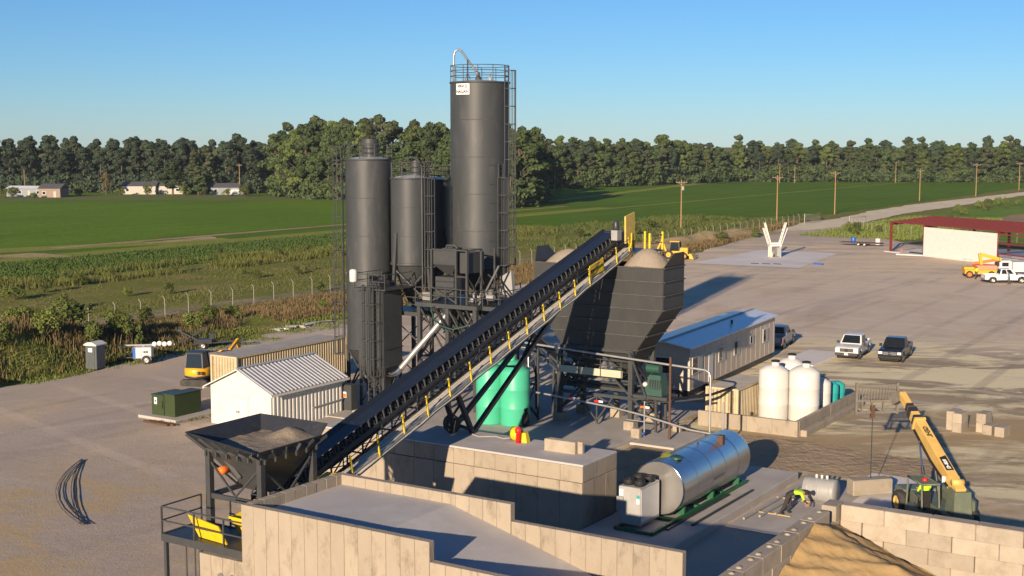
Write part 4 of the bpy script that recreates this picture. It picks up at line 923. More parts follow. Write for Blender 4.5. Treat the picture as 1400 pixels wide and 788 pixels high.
# green drive unit on the end of the bin frame
gm = thing('drive_unit', 'green drive unit with belt guard at the end of the bin frame', 'drive unit', (-36.3, 74.0, 2.4))
mb = MB(); mb.hexa([(-36.9,73.4,2.6),(-35.6,73.4,2.6),(-35.6,74.6,2.6),(-36.9,74.6,2.6)],[(-36.6,73.6,3.9),(-35.8,73.6,3.9),(-35.8,74.4,3.9),(-36.6,74.4,3.9)]); mb.build('guard', M['motor'], gm)
mb = MB(); mb.cyl((-36.9,74.0,4.25),.32,.9,14,'x'); mb.build('motor', M['motor'], gm)
for k in range(5): mb = MB(); mb.box(-36.5+.17*k,-36.42+.17*k,73.46,73.5,2.9,3.6); mb.build('louvre', M['dark'], gm)
mb = MB(); mb.lathe((-36.75,73.25,3.3),[(.001,0),(.13,.01),(.15,.06),(.15,.2)],12,'y'); mb.build('white_cap', M['white'], gm)
mb = MB(); mb.box(-37.6,-35.2,73.3,74.9,2.38,2.58).beam((-36.0,73.4,.3),(-36.0,73.4,2.4),.14).beam((-36.0,74.8,.3),(-36.0,74.8,2.4),.14).beam((-37.9,73.5,2.4),(-36.0,73.4,.9),.1); mb.build('bracket', M['steel'], gm)
for k in range(6): mb = MB(); mb.beam((-36.9+.35*k,73.2,2.2+.03*k),(-35.2+.35*k,74.9,2.35+.03*k),.16,.08); mb.build('angle_iron', M['steel'], gm)

# ------------------------------------------------------------ transfer conveyor from the bin to the tower
tc_ = thing('transfer_conveyor', 'short dark transfer conveyor on trestles between the bin and the batching tower', 'conveyor', (-46.5, 75.3, 0))
A_, B_ = Vector((-42.6, 75.3, 2.3)), Vector((-49.6, 75.6, 7.0))
for dv in (-.5, .5):
    for dz in (0, .55): m_ = MB(); m_.beam(A_ + Vector((0,dv,dz)), B_ + Vector((0,dv,dz)), .1, .14); m_.build('stringer', M['steel'], tc_)
    for k in range(9): p = A_.lerp(B_, k/9) + Vector((0,dv,0)); q = A_.lerp(B_, (k+1)/9) + Vector((0,dv,.55)); m_ = MB(); m_.beam(p, q, .05); m_.build('diagonal', M['steel'], tc_)
m_ = MB(); m_.hexa([A_+Vector((0,-.4,.56)),A_+Vector((0,.4,.56)),B_+Vector((0,.4,.56)),B_+Vector((0,-.4,.56))],[A_+Vector((0,-.4,.6)),A_+Vector((0,.4,.6)),B_+Vector((0,.4,.6)),B_+Vector((0,-.4,.6))]); m_.build('belt', M['black'], tc_)
for t_ in (.25, .55, .85):
    p = A_.lerp(B_, t_)
    for dv in (-.6, .6): m_ = MB(); m_.beam((p.x,p.y+dv,.2),(p.x,p.y+dv*.8,p.z),.14,.14,(0,1,0)); m_.build('trestle_leg', M['steel'], tc_)
    m_ = MB(); m_.beam((p.x,p.y-.6,p.z*.5),(p.x,p.y+.6,p.z*.5),.08).beam((p.x,p.y-.6,.4),(p.x,p.y+.6,p.z*.5),.07).beam((p.x,p.y+.55,p.z*.5),(p.x,p.y-.55,p.z-.2),.07); m_.build('trestle_brace', M['steel'], tc_)
for a, b in (((-44.4,72.9,.2),(-44.4,72.9,5.0)),((-46.6,72.9,.2),(-46.6,72.9,5.6)),((-44.4,72.9,2.6),(-48.8,73.0,2.6)),((-44.4,72.9,4.6),(-48.8,73.0,5.6)),((-44.4,72.9,.4),(-46.6,72.9,2.6)),((-46.6,72.9,2.6),(-44.4,72.9,4.6)),((-46.6,72.9,.4),(-48.8,73.0,2.6)),((-48.8,73.0,2.6),(-46.6,72.9,5.2)),((-48.8,73.0,.2),(-48.8,73.0,5.8))): m_ = MB(); m_.beam(a, b, .12); m_.build('side_frame', M['steel'], tc_)
# ------------------------------------------------------------ silos
def silo(label, c, r, z0, z1, cone_z, leg_r=None, seams=3, roof=.25, group='cement silos'):
    t = thing('silo', label, 'silo', (c[0], c[1], 0), group); cx, cy = c
    mb = MB(); mb.lathe((cx,cy,0), [(r,z0),(r,z1)], 56); mb.build('shell', M['silo'], t)
    mb = MB(); mb.lathe((cx,cy,0), [(r+.02,z1),(r*.5,z1+roof*.7),(.001,z1+roof)], 40); mb.build('roof', M['roofm'], t)
    mb = MB(); mb.lathe((cx,cy,0), [(r+.03,z1-.06),(r+.06,z1-.04),(r+.06,z1+.04),(r+.02,z1+.06)], 56); mb.build('rim', M['silo'], t)
    for k in range(1, seams + 1):
        z = z0 + (z1 - z0) * k / (seams + 1); mb = MB(); mb.lathe((cx,cy,0), [(r,z-.03),(r+.012,z-.02),(r+.012,z+.02),(r,z+.03)], 56); mb.build('weld_band', M['silo'], t)
    mb = MB(); mb.lathe((cx,cy,0), [(.28,cone_z),(r-.02,z0)], 40); mb.build('cone', M['steel'], t)
    mb = MB(); mb.lathe((cx,cy,0), [(r+.02,z0-.1),(r+.07,z0-.08),(r+.07,z0+.08),(r+.02,z0+.1)], 48); mb.build('ring_beam', M['steel'], t)
    return t
def top_rail(t, c, r, z, h=1.1, n=10, skip=()):
    for k in range(n):
        if k in skip: continue
        a = 2*math.pi*k/n; p = MB(); p.tube([(c[0]+r*math.cos(a), c[1]+r*math.sin(a), z),(c[0]+r*math.cos(a), c[1]+r*math.sin(a), z+h)], .03, 6); p.build('rail_post', M['steel'], t)
    for f in (.36, .68, 1.0):
        q = MB(); q.tube([(c[0]+r*math.cos(2*math.pi*k/36), c[1]+r*math.sin(2*math.pi*k/36), z+h*f) for k in range(37)], .027, 5, False); q.build('guard_rail', M['steel'], t)
def ladder(t, p, out, z0, z1, cage=True, w=.45, cage_from=2.2):
    """p: site point on the wall, out: unit site vector away from it"""
    o = Vector((*out, 0)); s = Vector((-out[1], out[0], 0)); b = Vector((*p, 0)) + o * .18
    ld = MB()
    for k in (-1, 1): ld.beam(b + s*k*w/2 + Vector((0,0,z0)), b + s*k*w/2 + Vector((0,0,z1)), .06, .06, (0,1,0))
    z = z0 + .2
    while z < z1: ld.tube([b - s*w/2 + Vector((0,0,z)), b + s*w/2 + Vector((0,0,z))], .02, 5, False); z += .32
    lo = ld.build('ladder', M['steel'], t)
    if cage:
        z = z0 + cage_from; zz = []
        while z < z1 + .1: zz.append(z); z += 1.25
        for z in zz:
            hp = MB(); hp.tube([b + s*(.40*math.cos(a)) + o*(.12 + .62*math.sin(a)) + Vector((0,0,z)) for a in [math.pi*k/10 for k in range(11)]], .03, 5, False); hp.build('cage_hoop', M['steel'], lo)
        for a in [math.pi*k/6 for k in range(7)]:
            q = b + s*(.40*math.cos(a)) + o*(.12 + .62*math.sin(a)); st = MB(); st.beam(q + Vector((0,0,zz[0])), q + Vector((0,0,zz[-1])), .045, .02, (0,1,0)); st.build('cage_strap', M['steel'], lo)
def wrap_text(t, txt, c, r, ang, z, size, mt_, back=None, bw=0, bh=0):
    """flat sign bent around the shell; ang: direction of its middle seen from the axis (site angle)"""
    o = ORG[t.name]
    if back:
        mb = MB(); n = 10; vs = []
        for k in range(n+1):
            a = ang + (k/n - .5) * bw / r
            for rr, z_ in ((r+.012, z-bh/2),(r+.012, z+bh/2)): vs.append((c[0]+rr*math.cos(a), c[1]+rr*math.sin(a), z_))
        mb.add(vs, [(2*k,2*k+2,2*k+3,2*k+1) for k in range(n)]); s = mb.build('sign', M[back], t, fix=False)
    else: s = t
    for i, ln in enumerate(txt):
        zz = z + (len(txt)-1)*size*.62 - i*size*1.24
        lettering(ln, size, lambda q: Vector((c[0]+(r+.018+q.z)*math.cos(ang + q.x/r), c[1]+(r+.018+q.z)*math.sin(ang + q.x/r), zz+q.y)) - o, M[mt_], s)
# camera lies roughly along site direction (-u, -v): angle of the camera seen from the plant
CA = math.atan2(-.843, .537)
tall_c = (-53.0, 78.9); TR = 2.13
tall = silo('tallest dark grey cement silo with railed top and white name sign', tall_c, TR, 9.6, 22.75, 7.4, seams=4)
top_rail(tall, tall_c, TR - .03, 22.8, 1.15, 12)
wrap_text(tall, ['VINCE','HAGAN'], tall_c, TR, CA - .60, 22.25, .30, 'text', 'signw', 1.15, .76)
pr = W(0,0,0); rx = lambda k: (k * CT, k * ST)       # k metres to the right as the photographer stood
def off(c, right, depth=0.0): return (c[0] + right*CT - depth*ST*-1*-1*0 + depth*(ST*0), c[1] + right*ST) if not depth else (c[0] + right*CT - depth*ST, c[1] + right*ST + depth*CT)
p0 = off(tall_c, -1.85, -.75)
mb = MB(); mb.tube([(*off(tall_c,-1.83,.2), 8), (*off(tall_c,-1.83,-.9), 22.6)] [1:] + [(*off(tall_c,-1.83,-.9),24.6),(*off(tall_c,-1.72,-.9),24.95),(*off(tall_c,-1.5,-.85),25.05),(*off(tall_c,-1.28,-.8),24.95),(*off(tall_c,-.1,-.3),23.3)], .08, 10); mb.build('fill_pipe', M['galv'], tall)
mb = MB(); mb.beam((*off(tall_c,-.85,-.7),22.9),(*off(tall_c,-.85,-.7),24.35),.07).beam((*off(tall_c,-1.05,-.7),22.9),(*off(tall_c,-.85,-.7),23.5),.05).beam((*off(tall_c,-.65,-.7),22.9),(*off(tall_c,-.85,-.7),23.5),.05); mb.build('pipe_support', M['steel'], tall)
mb = MB(); mb.lathe((*off(tall_c,-.1,-.3),22.9),[(.22,0),(.22,.2),(.12,.35),(.1,.6)],10); mb.build('inlet', M['steel'], tall)
mb = MB(); mb.lathe((*off(tall_c,.75,-.5),22.85),[(.16,0),(.12,.25),(.05,.3),(.05,.5),(.12,.5),(.001,.6)],10); mb.build('relief_valve', M['grey'], tall)
dirv = lambda ang: (math.cos(ang), math.sin(ang))
la = CA + .98; ladder(tall, (tall_c[0]+TR*math.cos(la), tall_c[1]+TR*math.sin(la)), dirv(la), 7.6, 23.9)
lb = CA + .72; ladder(tall, (tall_c[0]+TR*math.cos(lb), tall_c[1]+TR*math.sin(lb)), dirv(lb), 7.6, 17.0)
for k in range(6):
    z = 9.9 + 1.35*k + .2; a = CA + .45; mb = MB(); mb.beam((tall_c[0]+(TR+.03)*math.cos(a-.12), tall_c[1]+(TR+.03)*math.sin(a-.12), z+.08),(tall_c[0]+(TR+.03)*math.cos(a+.25), tall_c[1]+(TR+.03)*math.sin(a+.25), z),.04,.05); mb.build('ladder_bracket', M['dark'], tall)
for k in range(4):
    a = CA + .55 + k*math.pi/2; p = MB(); p.beam((tall_c[0]+(TR-.1)*math.cos(a), tall_c[1]+(TR-.1)*math.sin(a), .2),(tall_c[0]+(TR-.1)*math.cos(a), tall_c[1]+(TR-.1)*math.sin(a), 10.6),.3,.3,(0,1,0)); p.build('leg', M['steel'], tall)
lc = (-59.6, 74.3); LR = 1.67
left = silo('broad dark grey cement silo standing low at the end of the row', lc, LR, 3.7, 17.3, 1.4, seams=4)
top_rail(left, lc, LR + .02, 17.3, 1.1, 10)
mb = MB(); mb.cyl((*off(lc,.15,0),17.4),.62,1.35,20).lathe((*off(lc,.15,0),17.4),[(.64,.85),(.66,.88),(.66,.95),(.64,.98)],20); mb.build('filter', M['silo'], left)
la = CA - 1.42; ladder(left, (lc[0]+LR*math.cos(la), lc[1]+LR*math.sin(la)), dirv(la), 1.0, 18.3)
mb = MB(); a1 = off(lc,-2.0,-.2); mb.box(a1[0]-.35,a1[0]+.35,a1[1]-.5,a1[1]+.5,17.2,17.26); mb.build('ladder_landing', M['steel'], left)
for du, dv in ((-1,-1),(1,-1),(1,1),(-1,1)):
    p = MB(); p.beam((lc[0]+du*1.15,lc[1]+dv*1.15,.1),(lc[0]+du*1.15,lc[1]+dv*1.15,3.9),.22,.22,(0,1,0)); p.build('leg', M['steel'], left)
braces(left, 'brace', [((lc[0]-1.15,lc[1]-1.15,.4),(lc[0]+1.15,lc[1]-1.15,3.6)),((lc[0]+1.15,lc[1]-1.15,.4),(lc[0]-1.15,lc[1]-1.15,3.6)),((lc[0]-1.15,lc[1]-1.15,.4),(lc[0]-1.15,lc[1]+1.15,3.6)),((lc[0]-1.15,lc[1]+1.15,.4),(lc[0]-1.15,lc[1]-1.15,3.6))], .1)
wrap_text(left, [], lc, LR, CA - .12, 4.85, .1, 'text', 'signw', .42, .3)
wrap_text(left, [], lc, LR, CA - .10, 4.5, .1, 'text', 'sigred', .42, .3)
for nm, c, r, ztop, lab in (('mid', (-56.0, 74.6), 1.46, 16.0, 'short grey silo with arched pipe and cone between the broad and tallest silos'), ('rear', (-57.6, 79.2), 1.46, 15.75, 'short grey silo standing behind the arched-pipe silo')):
    t = silo(lab, c, r, 9.95, ztop, 7.2, seams=2)
    if nm == 'mid':
        top_rail(t, c, r, ztop, 1.1, 9)
        mb = MB(); mb.cyl((*off(c,.35,.2),ztop+.1),.4,1.15,18); mb.build('filter', M['silo'], t)
        mb = MB(); mb.tube([(*off(c,.85,-1.3),7.6),(*off(c,.85,-1.3),ztop+.6)] + [(*off(c,.12+.73*math.cos(math.pi*k/10),-1.25+.1*k),ztop+.6+.85*math.sin(math.pi*k/10)) for k in range(1,10)] + [(*off(c,-.6,-.2),ztop+.1)], .055, 8); mb.build('fill_pipe', M['silo'], t)
        la = CA + .82; ladder(t, (c[0]+r*math.cos(la), c[1]+r*math.sin(la)), dirv(la), 7.6, ztop+1.1, True)
    else:
        for k in (1, 4, 6): a = 2*math.pi*k/9; p = MB(); p.tube([(c[0]+r*math.cos(a),c[1]+r*math.sin(a),ztop),(c[0]+r*math.cos(a),c[1]+r*math.sin(a),ztop+1.1)],.035,6); p.build('rail_post', M['steel'], t)
        top_rail(t, c, r, ztop, 1.0, 8)
    for k in range(4):
        a = CA - .72 + k*math.pi/2; q = (c[0]+(r+.02)*math.cos(a), c[1]+(r+.02)*math.sin(a)); q2 = (c[0]+(r+.5)*math.cos(a), c[1]+(r+.5)*math.sin(a))
        p = MB(); p.beam((*q2, .2),(*q2, 6.6),.22,.22,(0,1,0)); p.build('leg', M['steel'], t)
        p = MB(); p.beam((*q2, 6.5),(*q, 12.2),.2,.2,(0,1,0)); p.build('upper_leg', M['steel'], t)
        a2 = a + math.pi/2; w2 = (c[0]+(r+.5)*math.cos(a2), c[1]+(r+.5)*math.sin(a2)); w1 = (c[0]+(r+.15)*math.cos(a2), c[1]+(r+.15)*math.sin(a2)); q1 = (c[0]+(r+.15)*math.cos(a), c[1]+(r+.15)*math.sin(a))
        p = MB(); p.beam((*q2, 7.0),(*w1, 9.6),.09).beam((*w2, 7.0),(*q1, 9.6),.09); p.build('cross_brace', M['steel'], t)
        p = MB(); p.beam((*q2, 6.55),(*w2, 6.55),.14,.22); p.build('ring_tie', M['steel'], t)
        p = MB(); p.beam((*q2, .5),(*w2, 3.4),.08).beam((*q2, 6.3),(*w2, 3.5),.08); p.build('lower_brace', M['steel'], t)

# ------------------------------------------------------------ dust collector
dc = thing('dust_collector', 'tall dark box dust collector with caged ladder in front of the broad silo', 'dust collector', (-56.5, 71.5, 0))
mb = MB(); mb.box(-57.6,-55.4,70.5,72.6,3.0,8.3); mb.build('housing', M['steel'], dc)
for z in (3.05,4.3,8.25): mb = MB(); mb.box(-57.66,-55.34,70.44,72.66,z-.04,z+.04); mb.build('band', M['steel'], dc)
mb = MB(); mb.box(-57.75,-55.0,70.2,73.4,8.4,8.5); mb.build('top_deck', M['steel'], dc)
mb = MB(); mb.box(-57.0,-56.0,70.9,72.0,8.5,8.95); mb.build('access_hatch', M['steel'], dc)
for u, v in ((-57.7,70.25),(-56.4,70.25),(-55.05,70.25),(-57.7,73.3),(-55.05,73.3)): p = MB(); p.beam((u,v,8.45),(u,v,9.55),.05); p.build('rail_post', M['steel'], dc)
for z in (9.0,9.5):
    p = MB(); p.beam((-57.7,70.25,z),(-55.05,70.25,z),.045).beam((-57.7,70.25,z),(-57.7,73.3,z),.045).beam((-55.05,70.25,z),(-55.05,73.3,z),.045); p.build('guard_rail', M['steel'], dc)
mb = MB(); mb.add([(-57.55,70.55,2.98),(-55.45,70.55,2.98),(-55.45,72.55,2.98),(-57.55,72.55,2.98),(-56.8,71.3,1.3),(-56.2,71.3,1.3),(-56.2,71.8,1.3),(-56.8,71.8,1.3)],[(0,1,5,4),(1,2,6,5),(2,3,7,6),(3,0,4,7),(4,5,6,7)]); mb.build('cone', M['steel'], dc)
for u in (-57.5,-55.5):
    for v in (70.6,72.5): p = MB(); p.beam((u,v,.1),(u,v,3.0),.16,.16,(0,1,0)); p.build('leg', M['steel'], dc)
braces(dc, 'brace', [((-57.5,70.6,.4),(-55.5,70.6,2.9)),((-55.5,70.6,.4),(-57.5,70.6,2.9)),((-55.5,70.6,.4),(-55.5,72.5,2.9))], .07)
ladder(dc, (-56.35,70.45), (0,-1), .3, 9.6, True)
ladder(dc, (-55.8,70.45), (0,-1), .3, 9.0, True)
mb = MB(); mb.lathe((-57.75,70.2,8.9),[(.001,0),(.24,.01),(.27,.1),(.27,.75),(.22,.86),(.001,.9)],16); tag(mb.build('white_drum', M['white'], site=True), 'small white drum on the rail corner of the dust collector', 'drum')
# electric cabinet below it
ec = thing('control_cabinet', 'grey control cabinet with warning sticker below the dust collector', 'cabinet', (-57.2, 68.9, 0))
mb = MB(); mb.cbox(-57.8,-56.7,68.5,69.2,.25,2.0,.03); mb.build('box', M['steel'], ec); mb = MB(); mb.box(-57.35,-57.1,68.47,68.49,1.1,1.5); mb.build('sticker', M['signw'], ec); mb = MB(); mb.box(-57.33,-57.12,68.455,68.468,1.12,1.38); mb.build('sticker_mark', M['orange'], ec)
mb = MB(); mb.box(-57.8,-57.7,68.6,69.1,.0,.25).box(-56.8,-56.7,68.6,69.1,.0,.25); mb.build('stand', M['dark'], ec)

# ------------------------------------------------------------ batching tower between silos and conveyor
tw = thing('batching_tower', 'dark steel batching tower with decks, weigh hoppers and railings below the silos', 'tower', (-51.2, 75.5, 0))
def deck(u0, u1, v0, v1, z):
    d = MB(); d.box(u0,u1,v0,v1,z-.05,z); d.build('deck', M['dark'], tw)
    for p, q in (((u0,v0),(u1,v0)),((u1,v0),(u1,v1)),((u0,v1),(u1,v1)),((u0,v0),(u0,v1))): e = MB(); e.beam((*p,z-.14),(*q,z-.14),.12,.28); e.build('edge_beam', M['steel'], tw)
def rails(u0, u1, v0, v1, z, sides='fblr', step=1.3):
    S = {'f': ((u0,v0),(u1,v0)), 'b': ((u0,v1),(u1,v1)), 'l': ((u0,v0),(u0,v1)), 'r': ((u1,v0),(u1,v1))}
    for s in sides:
        a, b = Vector(S[s][0]), Vector(S[s][1]); n = max(1, round((b-a).length/step))
        for k in range(n+1): q = a.lerp(b, k/n); p = MB(); p.beam((q.x,q.y,z),(q.x,q.y,z+1.08),.055,.055,(0,1,0)); p.build('rail_post', M['steel'], tw)
        for h in (.55,1.05): p = MB(); p.beam((a.x,a.y,z+h),(b.x,b.y,z+h),.05); p.build('rail', M['steel'], tw)
deck(-54.2,-49.1,72.6,78.2,7.5); rails(-54.2,-49.1,72.6,78.2,7.5,'fr')
deck(-49.05,-47.6,73.3,76.4,7.45); rails(-49.05,-47.6,73.3,76.4,7.45,'fr')
deck(-58.4,-54.3,73.0,75.6,6.7); rails(-58.4,-54.3,73.0,75.6,6.7,'f')
TL = [(-54.0,72.8),(-49.3,72.8),(-49.3,78.0),(-54.0,78.0),(-51.6,72.8)]
for u, v in TL: p = MB(); p.beam((u,v,.15),(u,v,7.3),.28,.28,(0,1,0)); p.build('leg', M['steel'], tw)
for z in (3.6,): braces(tw, 'tie_beam', [((-54,72.8,z),(-49.3,72.8,z)),((-49.3,72.8,z),(-49.3,78,z)),((-54,72.8,z),(-54,78,z)),((-54,78,z),(-49.3,78,z))], .18)
braces(tw, 'brace', [((-54,72.8,.4),(-51.6,72.8,3.5)),((-51.6,72.8,.4),(-54,72.8,3.5)),((-54,72.8,3.7),(-51.6,72.8,7.2)),((-51.6,72.8,3.7),(-54,72.8,7.2)),((-51.6,72.8,3.7),(-49.3,72.8,7.2)),((-49.3,72.8,3.7),(-51.6,72.8,7.2)),((-54,72.8,3.7),(-54,78,7.2)),((-54,78,3.7),(-54,72.8,7.2)),((-49.3,72.8,3.7),(-49.3,78,7.2)),((-49.3,78,3.7),(-49.3,72.8,7.2)),((-49.3,72.8,.4),(-49.3,78,3.5)),((-54,78,3.7),(-49.3,78,7.2))], .1)
# mixer and chutes below the deck
mb = MB(); mb.lathe((-51.4,75.6,5.2),[(.4,-1.3),(1.0,-.3),(1.25,0),(1.25,1.9),(1.1,2.0)],24); mb.build('mixer', M['steel'], tw)
for k in range(5): mb = MB(); mb.beam((-53.2+.75*k,73.0,7.2),(-51.9+.35*k,74.9,5.0),.14,.2); mb.build('chute_strut', M['steel'], tw)
mb = MB(); mb.tube([(-53.0,72.7,7.4),(-52.4,72.2,6.5),(-51.6,72.0,6.05),(-50.6,72.0,5.9),(-49.6,72.4,6.2)],.05,6); mb.build('green_hose', M['motor'], tw)
mb = MB(); mb.tube([(-52.6,72.6,7.3),(-51.4,72.2,6.0),(-50.2,72.3,5.2)],.09,6); mb.build('black_hose', M['black'], tw)
# weigh hoppers
mb = MB(); mb.box(-52.95,-51.1,73.0,74.6,10.15,11.15); mb.build('weigh_box', M['steel'], tw)
mb = MB(); mb.add([(-52.95,73.0,10.14),(-51.1,73.0,10.14),(-51.1,74.6,10.14),(-52.95,74.6,10.14),(-52.3,73.6,9.45),(-51.75,73.6,9.45),(-51.75,74.0,9.45),(-52.3,74.0,9.45)],[(0,1,5,4),(1,2,6,5),(2,3,7,6),(3,0,4,7),(4,5,6,7)]); mb.build('weigh_cone', M['steel'], tw)
mb = MB(); mb.box(-52.85,-51.3,73.1,74.5,8.05,9.3); mb.build('lower_box', M['steel'], tw)
mb = MB(); mb.box(-52.85,-51.3,73.05,73.09,8.55,8.62).box(-52.85,-51.3,73.05,73.09,8.95,9.02); mb.build('box_band', M['dark'], tw)
mb = MB(); mb.box(-51.0,-50.2,73.4,75.2,9.6,11.0); mb.build('side_box', M['steel'], tw)
for u, v in ((-53.05,72.95),(-51.0,72.95),(-50.1,72.95),(-53.05,74.7),(-50.1,74.7)): p = MB(); p.beam((u,v,7.5),(u,v,11.2),.14,.14,(0,1,0)); p.build('hopper_post', M['steel'], tw)
braces(tw, 'hopper_brace', [((-53.05,72.93,7.6),(-51,72.93,8.6)),((-51,72.93,7.6),(-53.05,72.93,8.6)),((-53.05,72.95,11.2),(-50.1,72.95,11.2)),((-53.05,74.7,11.2),(-50.1,74.7,11.2)),((-50.1,72.95,11.2),(-50.1,74.7,11.2)),((-50.1,72.95,7.7),(-50.1,74.7,9.4)),((-50.1,74.7,7.7),(-50.1,72.95,9.4)),((-51,72.95,9.4),(-50.1,72.95,9.4))], .09)
mb = MB(); mb.tube([(-52.3,73.6,11.2),(-52.2,73.6,11.45),(-51.6,73.7,11.45),(-51.4,73.7,11.25)],.09,7).box(-52.5,-51.3,73.4,73.9,11.18,11.26); mb.build('valve', M['steel'], tw)
mb = MB(); mb.beam((-49.5,73.5,7.5),(-48.2,74.0,10.2),.12).beam((-49.2,75.0,7.5),(-49.2,75.0,11.3),.1).beam((-48.2,74.0,7.5),(-49.4,75.4,10.0),.1).beam((-47.8,75.8,7.5),(-48.8,73.6,9.6),.1); mb.build('frame_member', M['steel'], tw)
mb = MB(); mb.hexa([(-49.3,75.9,8.0),(-48.3,75.9,8.0),(-48.3,76.3,8.0),(-49.3,76.3,8.0)],[(-49.2,76.0,9.3),(-48.5,76.0,9.7),(-48.5,76.3,9.7),(-49.2,76.3,9.3)]); mb.build('white_cover', M['grey'], tw)
mb = MB(); mb.cyl((-49.0,73.8,8.0),.2,.55,12,'x').cyl((-50.6,74.6,7.95),.22,.6,12,'x').box(-50.9,-50.2,74.2,75.0,7.55,7.8); mb.build('pump', M['grey'], tw)
mb = MB(); mb.cyl((-55.7,74.9,7.05),.24,.75,14,'x'); mb.build('blue_motor', M['bluet'], tw)
mb = MB(); mb.cyl((-54.9,74.9,7.05),.2,.8,14,'x').box(-54.2,-53.4,73.4,74.2,7.55,8.1); mb.build('gear_box', M['galv'], tw)
mb = MB(); mb.box(-47.3,-46.0,73.6,74.8,6.2,7.6).box(-46.1,-45.9,73.3,73.5,7.4,8.9); mb.build('switch_box', M['steel'], tw)
for k in range(9):                        # tangle of members and hoses under the decks
    r_ = random.Random(40+k); a = Vector((-53.6+r_.uniform(0,4.2), 73.2+r_.uniform(0,3), 7.2)); b = Vector((-53.0+r_.uniform(0,4.0), 73.2+r_.uniform(0,3), 3.8+r_.uniform(0,1.5))); mb = MB(); mb.beam(a, b, .09); mb.build('hanger', M['steel'], tw)
# dust duct
dd = thing('dust_duct', 'silver dust duct with elbow sloping from the tower to the dust collector', 'duct', (-54.5, 72.2, 2.4))
mb = MB(); mb.tube([(-51.7,73.2,7.1),(-51.9,72.9,6.6),(-52.3,72.4,5.9),(-53.6,71.7,4.2),(-54.5,71.25,3.0)],.2,14); mb.build('duct_run', M['galv'], dd)
mb = MB(); mb.tube([(-54.5,71.25,3.0),(-54.75,71.15,2.72),(-55.05,71.1,2.58),(-55.5,71.1,2.55)],.23,14); mb.build('elbow', M['chrome'], dd)
# water and air lines on posts in front of the bin
pl = thing('pipe_rack', 'galvanised pipe line carried on thin posts in front of the bin', 'pipe rack', (-39, 73, 0))
mb = MB(); mb.tube([(-47.5,72.75,5.45),(-40,72.7,5.08),(-32.35,72.7,4.72),(-32.1,72.7,4.6),(-32.0,72.7,4.3),(-32.0,72.7,.1)],.075,8); mb.build('upper_pipe', M['galv'], pl)
mb = MB(); mb.tube([(-47.6,72.6,2.3),(-43,72.6,2.05),(-38.6,72.55,1.75),(-36.4,72.5,1.5),(-33.2,72.5,.95),(-30.6,72.5,.8)],.07,8); mb.build('lower_pipe', M['galv'], pl)
mb = MB(); mb.tube([(-31.0,72.4,2.9),(-31.0,72.4,.1)],.07,8); mb.build('post', M['grey'], pl)
mb = MB(); mb.tube([(-47.0,72.72,5.1),(-45.2,72.72,5.0),(-45.05,72.72,4.9),(-45.0,72.72,.2)],.055,7); mb.build('drop_pipe', M['galv'], pl)
mb = MB(); mb.tube([(-36.35,72.5,2.4),(-36.35,72.5,.15)],.05,7).tube([(-37.6,72.5,1.1),(-36.35,72.5,1.1)],.045,6); mb.build('valve_post', M['galv'], pl)
mb = MB(); mb.lathe((-36.35,72.3,.35),[(.001,-.12),(.09,-.1),(.1,.1),(.001,.14)],8); mb.build('blue_valve', M['bluet'], pl)
bp_ = MB(); bp_.tube([(-34.65,72.6,0),(-34.65,72.6,5.35)],.085,8); tag(bp_.build('steel_post', M['rustpole'], site=True), 'slim rust brown steel post standing in front of the office', 'post')
cb = MB(); cb.tube([(-34.65,72.7,2.75),(-34.3,74.5,2.5),(-33.6,76.6,2.45),(-33.1,78.9,2.62)],.09,7); tag(cb.build('cable_bundle', M['black'], site=True), 'black cable bundle slung from the brown post to the tan container', 'cable')
# clutter under the bin
for k, (u, v, s) in enumerate(((-36.6,71.9,.5),(-35.2,74.9,.45),(-44.8,71.2,.5),(-46.5,70.4,.45))):
    b_ = MB(); b_.cbox(u-s*.6,u+s*.6,v-s*.4,v+s*.4,.17,.17+s*1.2,.03); tag(b_.build('concrete_footing', M['conc'], site=True), ['pale concrete footing beside the valve post','small concrete footing behind the valve post','concrete footing near the green tanks','concrete footing in the shade beside the green tanks'][k], 'footing', 'loose footings')
bd = MB(); bd.lathe((-44.2,70.9,.22),[(.001,0),(.28,.02),(.34,.25),(.30,.7),(.16,.95),(.2,1.0),(.2,1.15),(.001,1.2)],12); tag(bd.build('black_tarp_bundle', M['black'], site=True), 'black wrapped bundle hanging under the bin near the green tanks', 'bundle')
# ------------------------------------------------------------ tanks
def poly_tank(name, label, u, v, z, r, h, mt_, group, dome=.35, lid=True, bands=True):
    t = thing(name, label, 'tank', (u, v, z), group)
    mb = MB(); mb.lathe((u,v,z), [(.001,0),(r*.97,0),(r,.06),(r,h*.31),(r*1.012,h*.32),(r,h*.33),(r,h*.65),(r*1.012,h*.66),(r,h*.67),(r,h-.12),(r*.96,h),(r*.55,h+dome*.75),(.24,h+dome),(.001,h+dome)], 40); mb.build('shell', M[mt_], t)
    if lid:
        mb = MB(); mb.lathe((u+.15*r,v-.1,z+h+dome*.85), [(.26,0),(.26,.26),(.001,.26)], 18); mb.build('neck', M[mt_], t)
        mb = MB(); mb.lathe((u+.15*r,v-.1,z+h+dome*.85+.26), [(.29,0),(.29,.09),(.2,.12),(.001,.12)], 18); mb.build('lid', M['black'] if mt_ == 'white_t' else M[mt_], t)
    return t
GT = 'green tanks under the conveyor'
poly_tank('green_tank', 'tall green plastic tank beside the conveyor wheel under the belt', -46.75, 70.7, .2, .92, 3.6, 'green_t', GT, .3, False)
poly_tank('green_tank', 'tall green plastic tank nearest the bin legs, crossed by conveyor struts', -45.05, 71.1, .2, .98, 3.6, 'green_t', GT, .3, False)
poly_tank('green_tank', 'green plastic tank hidden behind the front pair of green tanks', -46.6, 73.0, .2, .95, 3.6, 'green_t', GT, .3, True)
